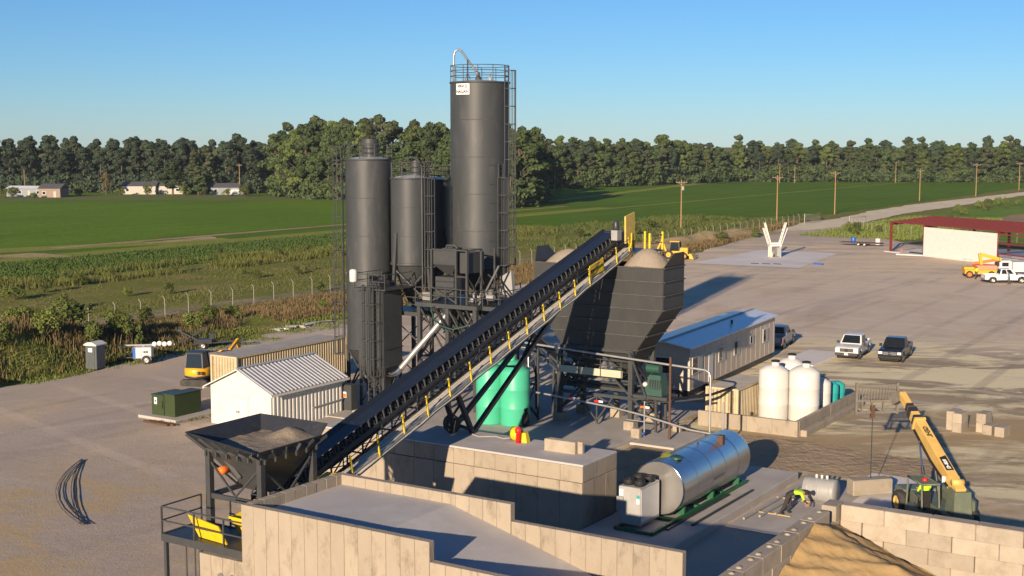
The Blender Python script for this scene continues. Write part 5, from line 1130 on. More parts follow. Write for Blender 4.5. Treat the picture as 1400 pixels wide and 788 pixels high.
WT = 'white tanks in the containment'
poly_tank('white_tank', 'white poly tank standing right beside the tan container', -31.55, 82.0, .12, .98, 3.35, 'white_t', WT)
poly_tank('white_tank', 'white poly tank at the corner of the containment wall', -29.75, 82.9, .12, 1.02, 3.3, 'white_t', WT)
poly_tank('white_tank', 'white poly tank mostly hidden behind the two front white tanks', -31.6, 85.2, .12, .98, 3.35, 'white_t', WT)
poly_tank('white_tank', 'slimmer white tank between the corner tank and the teal tanks', -29.55, 85.5, .12, .72, 2.2, 'white_t', WT, .25, False)
poly_tank('teal_tank', 'small teal plastic tank next to the slim white tank', -29.4, 87.2, .12, .55, 1.75, 'teal_t', 'teal tanks', .2, False)
poly_tank('teal_tank', 'small teal plastic tank at the end of the containment row', -29.4, 88.6, .12, .55, 1.55, 'teal_t', 'teal tanks', .2, False)
cw = thing('containment_wall', 'low concrete containment wall around the white tanks', 'low wall', (-30, 82, 0))
cast_wall(cw, -35.2, -28.35, 78.0, 78.25, 0, 1.0, True, 1.7, 21); cast_wall(cw, -28.6, -28.35, 78.27, 90.2, 0, 1.0, False, 2.0, 22)
mb = MB(); mb.cbox(-28.33,-27.9,78.4,90.0,-.05,.42,.04); mb.build('kerb', M['conc'], cw)
mb = MB(); mb.box(-35.2,-28.62,78.26,90.2,0,.11); mb.build('base_slab', M['pad'], cw)

def corrugated(t, name, mt_, a, b, z0, z1, depth=.06, pitch=.28, out=(0, -1), top=0):
    """trapezoid-ribbed sheet between site points a and b"""
    a, b = Vector(a), Vector(b); d = (b - a); L = d.length; d.normalize(); o = Vector(out); n = max(1, round(L / pitch)); w = L / n
    prof = []
    for k in range(n):
        for f, h in ((0,0),(.28,0),(.42,1),(.78,1),(.92,0)): prof.append(((k+f)*w, h*depth))
    prof.append((L, 0)); mb = MB(); vs = []
    for s, h in prof: p = a + d*s + o*h; vs += [(p.x,p.y,z0),(p.x,p.y,z1)]
    mb.add(vs, [(2*i,2*i+2,2*i+3,2*i+1) for i in range(len(prof)-1)]); return mb.build(name, mt_, t, fix=False)
def container(label, u0, u1, v0, v1, z0, h, mt_='tan', doors=None, roof='tanroof'):
    t = thing('shipping_container', label, 'container', ((u0+u1)/2, (v0+v1)/2, z0), 'tan containers'); e = .06
    mb = MB(); mb.box(u0+e,u1-e,v0+e,v1-e,z0+.1,z0+h-.06); mb.build('inner_box', M[mt_], t)
    corrugated(t, 'side_sheet', M[mt_], (u1-e,v0+.1), (u1-e,v1-.1), z0+.14, z0+h-.1, .05, .27, (1,0)); corrugated(t, 'side_sheet', M[mt_], (u0+e,v0+.1), (u0+e,v1-.1), z0+.14, z0+h-.1, .05, .27, (-1,0))
    corrugated(t, 'end_sheet', M[mt_], (u0+.1,v0+e), (u1-.1,v0+e), z0+.14, z0+h-.1, .045, .3, (0,-1))
    for u in (u0, u1):
        for v in (v0, v1): p = MB(); p.box(u-.08,u+.08,v-.08,v+.08,z0,z0+h); p.build('corner_post', M[mt_], t)
    for z in (z0+.07, z0+h-.06):
        for p_, q_ in (((u0+.08,v0),(u1-.08,v0)),((u0+.08,v1),(u1-.08,v1)),((u0,v0+.08),(u0,v1-.08)),((u1,v0+.08),(u1,v1-.08))): p = MB(); p.beam((*p_,z),(*q_,z),.11,.12); p.build('rail', M[mt_], t)
    mb = MB(); n = 40; vs = []
    L = v1 - v0 - .1
    for k in range(n+1):
        y = v0 + .05 + L*k/n; zz = z0 + h + (.012 if k % 2 else -.012); vs += [(u0+.03,y,zz),(u1-.03,y,zz)]
    mb.add(vs, [(2*k,2*k+1,2*k+3,2*k+2) for k in range(n)]); mb.build('roof', M[roof], t)
    return t
container('long tan shipping container parallel behind the white shed', -68.95, -66.5, 67.6, 79.8, .3, 2.9)
container('short tan container inside the containment wall', -35.0, -32.85, 79.0, 84.6, .12, 2.35)
# ------------------------------------------------------------ white shed
sh = thing('white_shed', 'white metal shed with ribbed grey gable roof and double door', 'shed', (-60.2, 65.3, 0))
su0, su1, sv0, sv1, ze, zr = -62.7, -57.35, 61.3, 68.35, 2.62, 3.85; sm = (su0+su1)/2
mb = MB(); mb.prism([(su0,0),(su1,0),(su1,ze),(sm,zr),(su0,ze)], sv0, sv1, 'y'); mb.build('wall', M['shedw'], sh)
corrugated(sh, 'side_cladding', M['shedw'], (su1+.005,sv0+.05), (su1+.005,sv1-.05), .05, ze-.02, .045, .36, (1,0))
for s, ue in ((1, su1), (-1, su0)):
    n = 21; vs = []; L = sv1 - sv0 + .7; e = .35
    ux = ue + s*e; zx = ze - e * (zr-ze)/((su1-su0)/2)
    for k in range(n):
        for f, h in ((0,0),(.4,0),(.5,.05),(.8,.05),(.9,0)):
            y = sv0 - .35 + L*(k+f)/n; vs += [(sm, y, zr+.05+h), (ux, y, zx+.05+h)]
    mb = MB(); mb.add(vs, [(2*k,2*k+2,2*k+3,2*k+1) for k in range(len(vs)//2-1)]); mb.build('roof_sheet', M['roofm'], sh, fix=False)
    mb = MB(); mb.hexa([(sm-.01*s,sv0-.35,zr-.02),(ux,sv0-.35,zx-.02),(ux,sv0-.30,zx-.02),(sm-.01*s,sv0-.30,zr-.02)] ,[(sm-.01*s,sv0-.35,zr+.06),(ux,sv0-.35,zx+.06),(ux,sv0-.30,zx+.06),(sm-.01*s,sv0-.30,zr+.06)]); mb.build('barge_board', M['white'], sh)
    mb = MB(); mb.beam((ux,sv0-.35,zx-.04),(ux,sv1+.35,zx-.04),.08,.14); mb.build('gutter', M['white'], sh)
mb = MB(); mb.beam((sm,sv0-.36,zr+.1),(sm,sv1+.36,zr+.1),.3,.05); mb.build('ridge_cap', M['roofm'], sh)
for k in range(2):
    d = MB(); x0 = -61.05 + .85*k; d.box(x0,x0+.83,sv0-.05,sv0-.005,.02,2.0); dd_ = d.build('door', M['white'], sh)
    h = MB(); h.box(x0+(.72 if k == 0 else .05),x0+(.79 if k == 0 else .12),sv0-.09,sv0-.051,.98,1.1); h.build('handle', M['dark'], dd_)
mb = MB(); mb.box(-61.12,-61.06,sv0-.04,sv0-.004,0,2.08).box(-59.36,-59.3,sv0-.04,sv0-.004,0,2.08).box(-61.12,-59.3,sv0-.045,sv0-.004,2.02,2.1); mb.build('door_frame', M['shedw'], sh)
mb = MB(); mb.tube([(su1+.1,65.2,.95),(su1+.1,68.3,1.05)],.04,6); mb.build('conduit', M['grey'], sh)
# sloping ramps beside the shed
for (pts, lab) in (([(-57.2,63.2),(-55.2,63.0),(-54.6,66.8),(-57.0,67.0)],'grey concrete apron piece beside the white shed'),):
    mb = MB(); mb.prism(pts, .0, .14, 'z'); tag(mb.build('concrete_apron', M['pad'], site=True), lab, 'apron')
sp = MB(); sp.cbox(-55.6,-53.8,67.2,68.5,.0,.62,.05); tag(sp.build('concrete_ramp_block', M['conc'], site=True), 'pale concrete block between the shed corner and the conveyor', 'concrete block')
# ------------------------------------------------------------ green electric cabinet on a pad
xf = thing('transformer', 'dark green padmount transformer cabinet with white notice on a concrete pad', 'transformer', (-66.6, 61.6, .25))
mb = MB(); mb.cbox(-67.5,-66.35,60.5,62.6,.2,1.55,.03); mb.build('low_tank', M['xform'], xf)
mb = MB(); mb.cbox(-66.33,-65.35,60.55,63.0,.2,1.68,.03); mb.build('high_tank', M['xform'], xf)
mb = MB(); mb.box(-67.54,-66.31,60.46,62.64,1.551,1.6); mb.build('lid', M['xform'], xf); mb = MB(); mb.box(-66.36,-65.31,60.5,63.05,1.681,1.73); mb.build('lid', M['xform'], xf)
mb = MB(); mb.box(-67.2,-66.95,60.47,60.49,.95,1.4); mb.build('notice', M['signw'], xf); mb = MB(); mb.box(-67.14,-67.02,60.46,60.468,1.1,1.25); mb.build('notice_mark', M['text'], xf)
mb = MB(); mb.box(-66.6,-66.4,60.42,60.495,.7,1.2); mb.build('lock_box', M['xform'], xf)
xp = MB(); xp.cbox(-68.2,-64.6,59.9,63.9,-.05,.2,.03); tag(xp.build('transformer_pad', M['pad'], site=True), 'pale concrete pad under the green transformer', 'pad')
for k, v in enumerate((58.9,59.15)): tb = MB(); tb.box(-66.6+.3*k,-64.3+.3*k,v,v+.16,.02,.16); tag(tb.build('timber', M['rustpole'], site=True), ['dark timber lying in front of the transformer pad, the outer one','dark timber lying in front of the transformer pad, the inner one'][k], 'timber', 'timbers by the pad')
# ------------------------------------------------------------ portable toilet
pt = thing('portable_toilet', 'grey portable toilet with white roof at the weedy yard edge', 'portable toilet', (-85.9, 71.2, 0), rz=R(-22))
mb = MB(); mb.cbox(-.56,.56,-.58,.58,.12,2.05,.05); mb.build('cabin', M['greyplast'], pt)
mb = MB(); mb.prism([(-.64,2.02),(.64,2.02),(.64,2.1),(.3,2.27),(0,2.32),(-.3,2.27),(-.64,2.1)], -.66, .66, 'y'); mb.build('roof', M['white'], pt)
mb = MB(); mb.box(-.42,.42,-.62,-.582,.18,1.92); dr = mb.build('door', mat('toilet_door', (.075,.088,.09), .5), pt)
mb = MB(); mb.box(-.2,.2,-.64,-.622,1.5,1.82); mb.build('notice', M['signw'], dr)
for s in (-1, 1): mb = MB(); mb.tube([(s*.3,-.63,.3),(s*.12,-.63,.8),(s*.12,-.63,1.1),(s*.28,-.63,1.45)],.022,5); mb.build('door_rib', M['greyplast'], dr)
mb = MB(); mb.box(-.62,.62,-.62,.62,0,.12); mb.build('skid', M['dark'], pt)
# ------------------------------------------------------------ towed light tower and junk
lt = thing('light_tower', 'white towed light tower trailer with folded lamps', 'light tower', (-84.9, 75.4, 0), rz=R(5))
mb = MB(); mb.cbox(-.75,.75,-.6,.6,.5,1.4,.05); mb.build('cabinet', M['white'], lt)
mb = MB(); mb.box(-.78,-.55,-.62,.62,.52,1.38); mb.build('end_panel', M['bluet'], lt)
for x in (-.1,.45): mb = MB(); mb.box(x,x+.04,-.615,-.602,.6,1.3); mb.build('door_seam', M['grey'], lt)
for x in (.1,.3): mb = MB(); mb.box(x,x+.16,-.625,-.603,.95,1.1); mb.build('latch', M['dark'], lt)
def wheel(t, c, r, w, axis='y', n=20, rimc='rim'):
    m_ = MB(); m_.lathe(c, [(r*.55,-w/2),(r*.92,-w/2),(r,-w*.3),(r,w*.3),(r*.92,w/2),(r*.55,w/2)], n, axis); o = m_.build('wheel', M['tyre'], t)
    m_ = MB(); m_.lathe(c, [(.001,-w*.42),(r*.2,-w*.44),(r*.25,-w*.34),(r*.5,-w*.38),(r*.57,-w*.49)], n, axis); m_.lathe(c, [(.001,w*.42),(r*.2,w*.44),(r*.25,w*.34),(r*.5,w*.38),(r*.57,w*.49)], n, axis); m_.build('rim', M[rimc], o)
    return o
for s in (-1,1): wheel(lt, (.35, s*.72, .36), .36, .2)
for s in (-1,1): mb = MB(); mb.lathe((.35,s*.72,.36),[(.4,-.1),(.42,-.1),(.42,.1),(.4,.1)],16,'y',True,0,math.pi); mb.build('fender', M['white'], lt)
mb = MB(); mb.beam((-.7,0,.5),(-2.2,0,.42),.1).beam((-2.1,0,.45),(-2.1,0,0),.06).box(-.8,.8,-.55,.55,.4,.5); mb.build('tow_bar', M['dark'], lt)
mb = MB(); mb.beam((-2.0,.1,1.5),(2.6,.1,1.55),.12).beam((0,.1,1.4),(0,.1,1.5),.2); mb.build('mast', M['grey'], lt)
for k in range(4):
    mb = MB(); mb.lathe((.95+.42*k,-.1,1.62+.05*(k % 2)),[(.001,.12),(.1,.1),(.2,-.05),(.21,-.08),(.001,-.06)],12,'y'); mb.build('lamp', M['lamp'], lt)
jt = thing('folded_conveyor', 'small dark folded conveyor frame on wheels at the weedy yard edge', 'conveyor', (-87.0, 83.0, 0), rz=R(10))
for y in (-.35,.35):
    mb = MB(); mb.beam((-1.6,y,.3),(1.2,y,1.9),.1); mb.build('beam', M['dark'], jt); mb = MB(); mb.beam((-1.3,y,1.8),(1.4,y,.35),.1); mb.build('beam', M['steel'], jt)
    mb = MB(); mb.beam((-.2,y,.45),(4.6,y,.7),.09); mb.build('beam', M['dark'], jt); wheel(jt, (.9,y*1.6,.33), .33, .2)
mb = MB(); mb.box(.3,1.7,-.5,.5,.5,.9).box(1.5,1.9,-.3,.3,.9,1.4); mb.build('engine', M['dark'], jt)
# pallets of stored parts along the weeds
rj = random.Random(8)
for k in range(7):
    u, v = -88.2 + rj.uniform(-.4,.4), 95.5 + k*1.15; t = thing('stored_timber', ['stack of short grey timbers at the weed edge of the yard']*7 [0] if False else 'stack of short timbers stored along the weed edge of the yard', 'timber stack', (u, v, 0), 'timber stacks along the weeds', rz=rj.uniform(0,3))
    for i in range(4):
        m_ = MB(); y = (i % 2)*.42 - .2; z = .12*(i//2); m_.box(-.55+rj.uniform(-.1,.1),.55+rj.uniform(-.1,.1),y-.17,y+.17,z,z+.12); m_.build('timber', M[rj.choice(('timber','grey','dark','white'))], t)
for k in range(5):
    m_ = MB(); u, v = -88.6+rj.uniform(-.3,.3), 77.0+k*.8; m_.lathe((u,v,0),[(.001,0),(.25,0),(.28,.1),(.28,.3),(.22,.45),(.001,.47)],10); tag(m_.build('white_bucket', M['white'], site=True), 'white bucket lying in the weeds behind the light tower', 'bucket', 'buckets behind the light tower')
# ------------------------------------------------------------ mini excavator
ex = thing('mini_excavator', 'yellow mini excavator with dark cab parked behind the tan container', 'excavator', (-73.6, 70.7, 0), rz=R(-10))
for y in (-.72,.72):
    mb = MB(); mb.prism([(-1.1,.12),(-.95,0),(.95,0),(1.1,.12),(1.1,.4),(.95,.52),(-.95,.52),(-1.1,.4)], y-.2, y+.2, 'y'); mb.build('track', M['tyre'], ex)
mb = MB(); mb.box(-.6,.6,-.5,.5,.25,.62); mb.build('undercarriage', M['dark'], ex)
mb = MB(); mb.lathe((0,0,.66),[(.001,0),(.95,0),(1.02,.08),(1.02,.62),(.95,.75),(.001,.78)],24); mb.build('counterweight', M['caty'], ex)
mb = MB(); mb.lathe((0,0,.63),[(.9,0),(1.03,.03),(1.03,.18),(1.0,.2)],24); mb.build('skirt', M['dark'], ex)
mb = MB(); mb.hexa([(-.72,-.75,1.42),(.72,-.75,1.42),(.72,.55,1.42),(-.72,.55,1.42)],[(-.6,-.62,2.5),(.6,-.62,2.5),(.6,.5,2.5),(-.6,.5,2.5)]); mb.build('cab_glass', M['glass'], ex)
for x, y in ((-.7,-.73),(.7,-.73),(-.7,.53),(.7,.53)): mb = MB(); mb.beam((x,y,1.42),(x*.87,y*.85,2.5),.1); mb.build('cab_post', M['dark'], ex)
mb = MB(); mb.cbox(-.72,.72,-.72,.6,2.5,2.62,.04); mb.build('cab_roof', M['dark'], ex)
for x in (.35,.6): mb = MB(); mb.box(x,x+.16,-1.0,-.9,.95,1.2); mb.build('vent', M['dark'], ex)
mb = MB(); mb.beam((.5,.7,1.1),(.9,2.3,2.2),.22,.3).beam((.9,2.3,2.2),(1.0,3.9,2.0),.22,.28); mb.build('boom', M['caty'], ex)
mb = MB(); mb.beam((1.0,3.9,2.1),(1.1,5.4,2.75),.18,.24).beam((1.1,5.3,2.75),(1.15,5.5,2.1),.2,.25); mb.build('stick', M['caty'], ex)
# ------------------------------------------------------------ silver tank on a green skid, chiller in front of it
st = thing('silver_tank', 'large horizontal silver metal tank on a green skid', 'tank', (-27.1, 60, .45))
TRr, tz = 1.33, 1.98; tv0, tv1 = 55.7, 64.1; tu = -27.1
mb = MB(); mb.lathe((tu,0,tz),[(TRr,tv0+.03),(TRr,tv1-.25),(TRr*.96,tv1-.1),(TRr*.8,tv1),(.001,tv1+.08)],64,'y'); mb.build('shell', M['alum'], st)
mb = MB(); mb.lathe((tu,0,tz),[(.001,tv0),(TRr-.05,tv0)],48,'y',False); mb.build('end_plate', M['alumend'], st)
mb = MB(); mb.lathe((tu,0,tz),[(TRr-.05,tv0-.015),(TRr+.02,tv0-.02),(TRr+.02,tv0+.06),(TRr,tv0+.06)],64,'y'); mb.build('end_ring', M['chrome'], st)
for k in range(1,5): v = tv0 + (tv1-tv0)*k/5; mb = MB(); mb.lathe((tu,0,tz),[(TRr,v-.03),(TRr+.008,v-.02),(TRr+.008,v+.02),(TRr,v+.03)],64,'y'); mb.build('jacket_seam', M['alum'], st)
mb = MB(); mb.box(tu+.5,tu+.8,61.4,61.7,tz+1.05,tz+1.55); mb.build('hatch', M['rustpole'], st)
mb = MB(); mb.cyl((tu+.1,59.9,tz+1.28),.05,.16,8); mb.build('nozzle', M['dark'], st)
mb = MB(); mb.lathe((tu+.35,56.9,tz+1.25),[(.001,.1),(.25,.12),(.3,.1),(.3,.0)],16); mb.build('green_hose_coil', M['motor'], st)
mb = MB(); mb.hexa([(tu-.35,56.5,tz+1.3),(tu-.05,56.2,tz+1.3),(tu+.05,56.35,tz+1.3),(tu-.25,56.7,tz+1.3)],[(tu-.45,57.3,tz+1.36),(tu-.1,56.9,tz+1.36),(tu,57.05,tz+1.36),(tu-.35,57.45,tz+1.36)]); mb.build('yellow_flap', mat('olive_flap', (.36,.40,.02), .6), st)
for u in (tu-.95,tu+.95): mb = MB(); mb.beam((u,53.0,.54),(u,64.3,.54),.14,.17); mb.build('skid_beam', M['skid'], st)
for v in (53.05,55.6,58.5,61.5,64.2): mb = MB(); mb.beam((tu-.88,v,.53),(tu+.88,v,.53),.12,.14); mb.build('skid_cross', M['skid'], st)
for v in (56.6,60,63.3): mb = MB(); mb.prism([(tu-.95,.6),(tu+.95,.6),(tu+.98,1.0),(tu+.75,.84),(tu,.63),(tu-.75,.84),(tu-.98,1.0)], v-.08, v+.08, 'y'); mb.build('saddle', M['skid'], st)
o_ = ORG[st.name]
lettering('MASTERTEMP', .22, lambda c: Vector((tu + (TRr+.012)*math.cos(-.12 + c.y/TRr), 59.9 + c.x, tz + (TRr+.012)*math.sin(-.12 + c.y/TRr))) - o_, M['grey'], st)
chl = thing('chiller', 'grey boxy chiller with four black fans on top in front of the silver tank', 'chiller', (-27.5, 54.2, .7))
mb = MB(); mb.cbox(-28.05,-26.9,53.35,55.35,.72,2.5,.03); mb.build('cabinet', M['chill'], chl)
mb = MB(); mb.box(-26.9,-26.885,53.42,55.28,.85,2.4); mb.build('side_panel', M['white'], chl)
mb = MB(); mb.box(-28.12,-27.78,53.28,53.348,1.35,2.0); mb.build('breaker_box', M['grey'], chl)
mb = MB(); mb.box(-28.0,-27.8,53.32,53.348,2.05,2.35).box(-27.1,-26.95,53.32,53.348,1.75,1.98); mb.build('notice', M['signw'], chl)
mb = MB(); mb.box(-27.1,-26.95,53.322,53.35,2.02,2.16); mb.build('teal_sticker', M['teal_t'], chl)
for k in range(4):
    c = (-27.76 + .56*(k % 2), 53.85 + 1.0*(k//2), 2.5); mb = MB(); mb.lathe(c,[(.25,0),(.27,.02),(.27,.26),(.24,.28),(.24,.05)],20); fn = mb.build('fan_shroud', M['black'], chl)
    mb = MB(); mb.lathe(c,[(.001,.27),(.08,.27),(.08,.2)],10)
    for a in range(4): an = a*math.pi/2; mb.beam((c[0],c[1],2.74),(c[0]+.25*math.cos(an),c[1]+.25*math.sin(an),2.74),.05,.015)
    mb.build('fan_guard', M['dark'], fn)
mb = MB(); mb.box(-28.0,-27.0,55.36,55.5,.8,2.4); mb.build('coil', M['dark'], chl)
# long timbers and pipes on the slabs
for k, (a, b) in enumerate((((-26.0,54.2),(-25.6,61.5)),((-25.3,55.5),(-24.9,63.0)))): m_ = MB(); m_.box(min(a[0],b[0]),min(a[0],b[0])+.12,a[1],b[1],.455,.53); tag(m_.build('flat_bar', M['dark'], site=True), ['dark flat bar lying along the tank pad, close to the skid','dark flat bar lying along the edge of the tank pad'][k], 'bar', 'bars on the tank pad')
for k in range(3): m_ = MB(); m_.tube([(-24.0+.5*k,58.8+.8*k,.20),(-23.8+.5*k,66.4-.3*k,.20)],.06,8); tag(m_.build('steel_pipe', M['grey'], site=True), 'grey steel pipe lying on the slab behind the leaning worker', 'pipe', 'pipes on the slab')
for k in range(2): m_ = MB(); m_.box(-24.2,-22.3,60.6+3.1*k,60.7+3.1*k,.09,.14); tag(m_.build('wood_bearer', M['timber'], site=True), 'pale wood bearer under the pipes on the slab', 'timber', 'bearers under the pipes')
# ------------------------------------------------------------ office trailer
of = thing('office_trailer', 'long beige modular office trailer with pale low gable roof', 'office', (-42.2, 96, 0))
of.rotation_euler[2] = -TH + R(4.1)
ou0, ou1, ov0, ov1 = -44.3, -40.2, 85.8, 106.3
mb = MB(); mb.box(ou0,ou1,ov0,ov1,.55,3.65); mb.build('wall', M['office'], of)
mb = MB(); mb.box(ou0+.15,ou1-.15,ov0+.15,ov1-.15,.0,.55); mb.build('skirting', M['dark'], of)
om = (ou0+ou1)/2
mb = MB(); mb.prism([(ou0,3.651),(ou1,3.651),(om,4.02)], ov0+.01, ov1-.01, 'y'); mb.build('gable', M['office'], of)
for s, e in ((-1,ou0),(1,ou1)):
    mb = MB(); mb.hexa([(om,ov0-.3,4.04),(e+.2*s,ov0-.3,3.64),(e+.2*s,ov1+.3,3.64),(om,ov1+.3,4.04)],[(om,ov0-.3,4.12),(e+.2*s,ov0-.3,3.72),(e+.2*s,ov1+.3,3.72),(om,ov1+.3,4.12)]); mb.build('roof_sheet', M['offroof'], of)
mb = MB(); mb.beam((om,ov0-.3,4.14),(om,ov1+.3,4.14),.25,.04); mb.build('ridge_cap', M['grey'], of)
mb = MB(); mb.cyl((om+1.0,98.0,3.85),.1,.4,10); mb.build('roof_vent', M['dark'], of)
k = 0
v = ov0 + .6
while v < ov1 - .3: mb = MB(); mb.box(ou1,ou1+.012,v,v+.03,.6,3.6); mb.build('siding_batten', M['office'], of); v += 1.22
def win(t, side, a, b, z0, z1, frame='white'):
    m_ = MB(); p = ou1 + .03 if side == 'r' else ov0 - .03
    if side == 'r': m_.box(ou1+.013,ou1+.05,a-.09,b+.09,z0-.09,z1+.09)
    else: m_.box(a-.09,b+.09,ov0-.05,ov0-.002,z0-.09,z1+.09)
    f = m_.build('window', M[frame], t)
    m_ = MB()
    if side == 'r': m_.box(ou1+.05,ou1+.062,a,(a+b)/2-.03,z0,z1)
    else: m_.box(a,b,ov0-.062,ov0-.05,z0,z1)
    m_.build('pane', M['glass'], f)
    if side == 'r': m_ = MB(); m_.box(ou1+.05,ou1+.062,(a+b)/2+.03,b,z0,z1); m_.build('pane', M['house3'], f)
win(of, 'f', -43.3, -41.7, 1.75, 2.85)
for a, b, z0, z1 in ((86.3,88.3,1.75,2.85),(92.0,93.4,1.85,2.85),(95.6,96.9,1.85,2.85),(99.6,100.4,2.2,2.75),(103.0,104.3,1.85,2.85)): win(of, 'r', a, b, z0, z1)
mb = MB(); mb.box(ou1+.013,ou1+.05,89.7,90.65,.6,2.7); mb.build('door', M['shedw'], of)
mb = MB(); mb.box(ou1+.05,ou1+1.1,89.5,90.9,0,.3).box(ou1+.05,ou1+.7,89.5,90.9,.3,.55); mb.build('step', M['timber'], of)
# stacked spare blocks on the yard
BG = 'spare blocks stacked on the yard'
def loose(lab, u, v, z, rz, L=1.3):
    m_ = MB(); m_.cbox(-L/2,L/2,-.305,.305,0,.61,.03); o = m_.build('concrete_block', M['block']); o.location = W(u, v, z); o.rotation_euler = (0,0,rz); tag(o, lab, 'concrete block', BG)
rz0 = R(52)
loose('pale concrete block, lower one of the farther pair stack', -20.7, 86.0, .02, rz0); loose('pale concrete block, lower outer one of the farther pair stack', -20.2, 85.5, .02, rz0)
loose('pale concrete block, top one of the farther pair stack', -20.7, 86.0, .63, rz0); loose('pale concrete block, top outer one of the farther pair stack', -20.2, 85.5, .63, rz0)
loose('pale concrete block under the top block of the nearer stack', -18.9, 86.3, .02, rz0); loose('pale concrete block on top of the nearer stack', -18.9, 86.3, .63, rz0)
loose('pale concrete block in front of the nearer stack', -18.4, 85.8, .02, rz0); loose('pale concrete block at the end of the nearer stack', -17.6, 85.6, .02, rz0)
# grey drum lying behind the bay
gd_ = thing('steel_drum', 'big grey steel drum lying behind the sand bay corner', 'drum', (-21.5, 64.3, 0))
mb = MB(); mb.lathe((0,64.4,.64),[(.001,-22.9),(.61,-22.9),(.63,-22.86),(.63,-21.3),(.61,-21.26),(.001,-21.24)],36,'x'); mb.build('shell', M['grey'], gd_)
for k in range(3): mb = MB(); mb.lathe((0,64.4,.64),[(.63,-22.7+.6*k),(.65,-22.66+.6*k),(.63,-22.62+.6*k)],36,'x'); mb.build('hoop', M['grey'], gd_)
for k in range(3): mb = MB(); mb.lathe((-22.3+.28*k,64.35,1.26),[(.001,0),(.07,0),(.07,.18),(.001,.2)],8); tag(mb.build('white_fitting', M['white'], site=True), 'small white fitting on top of the grey drum', 'fitting', 'fittings on the drum')
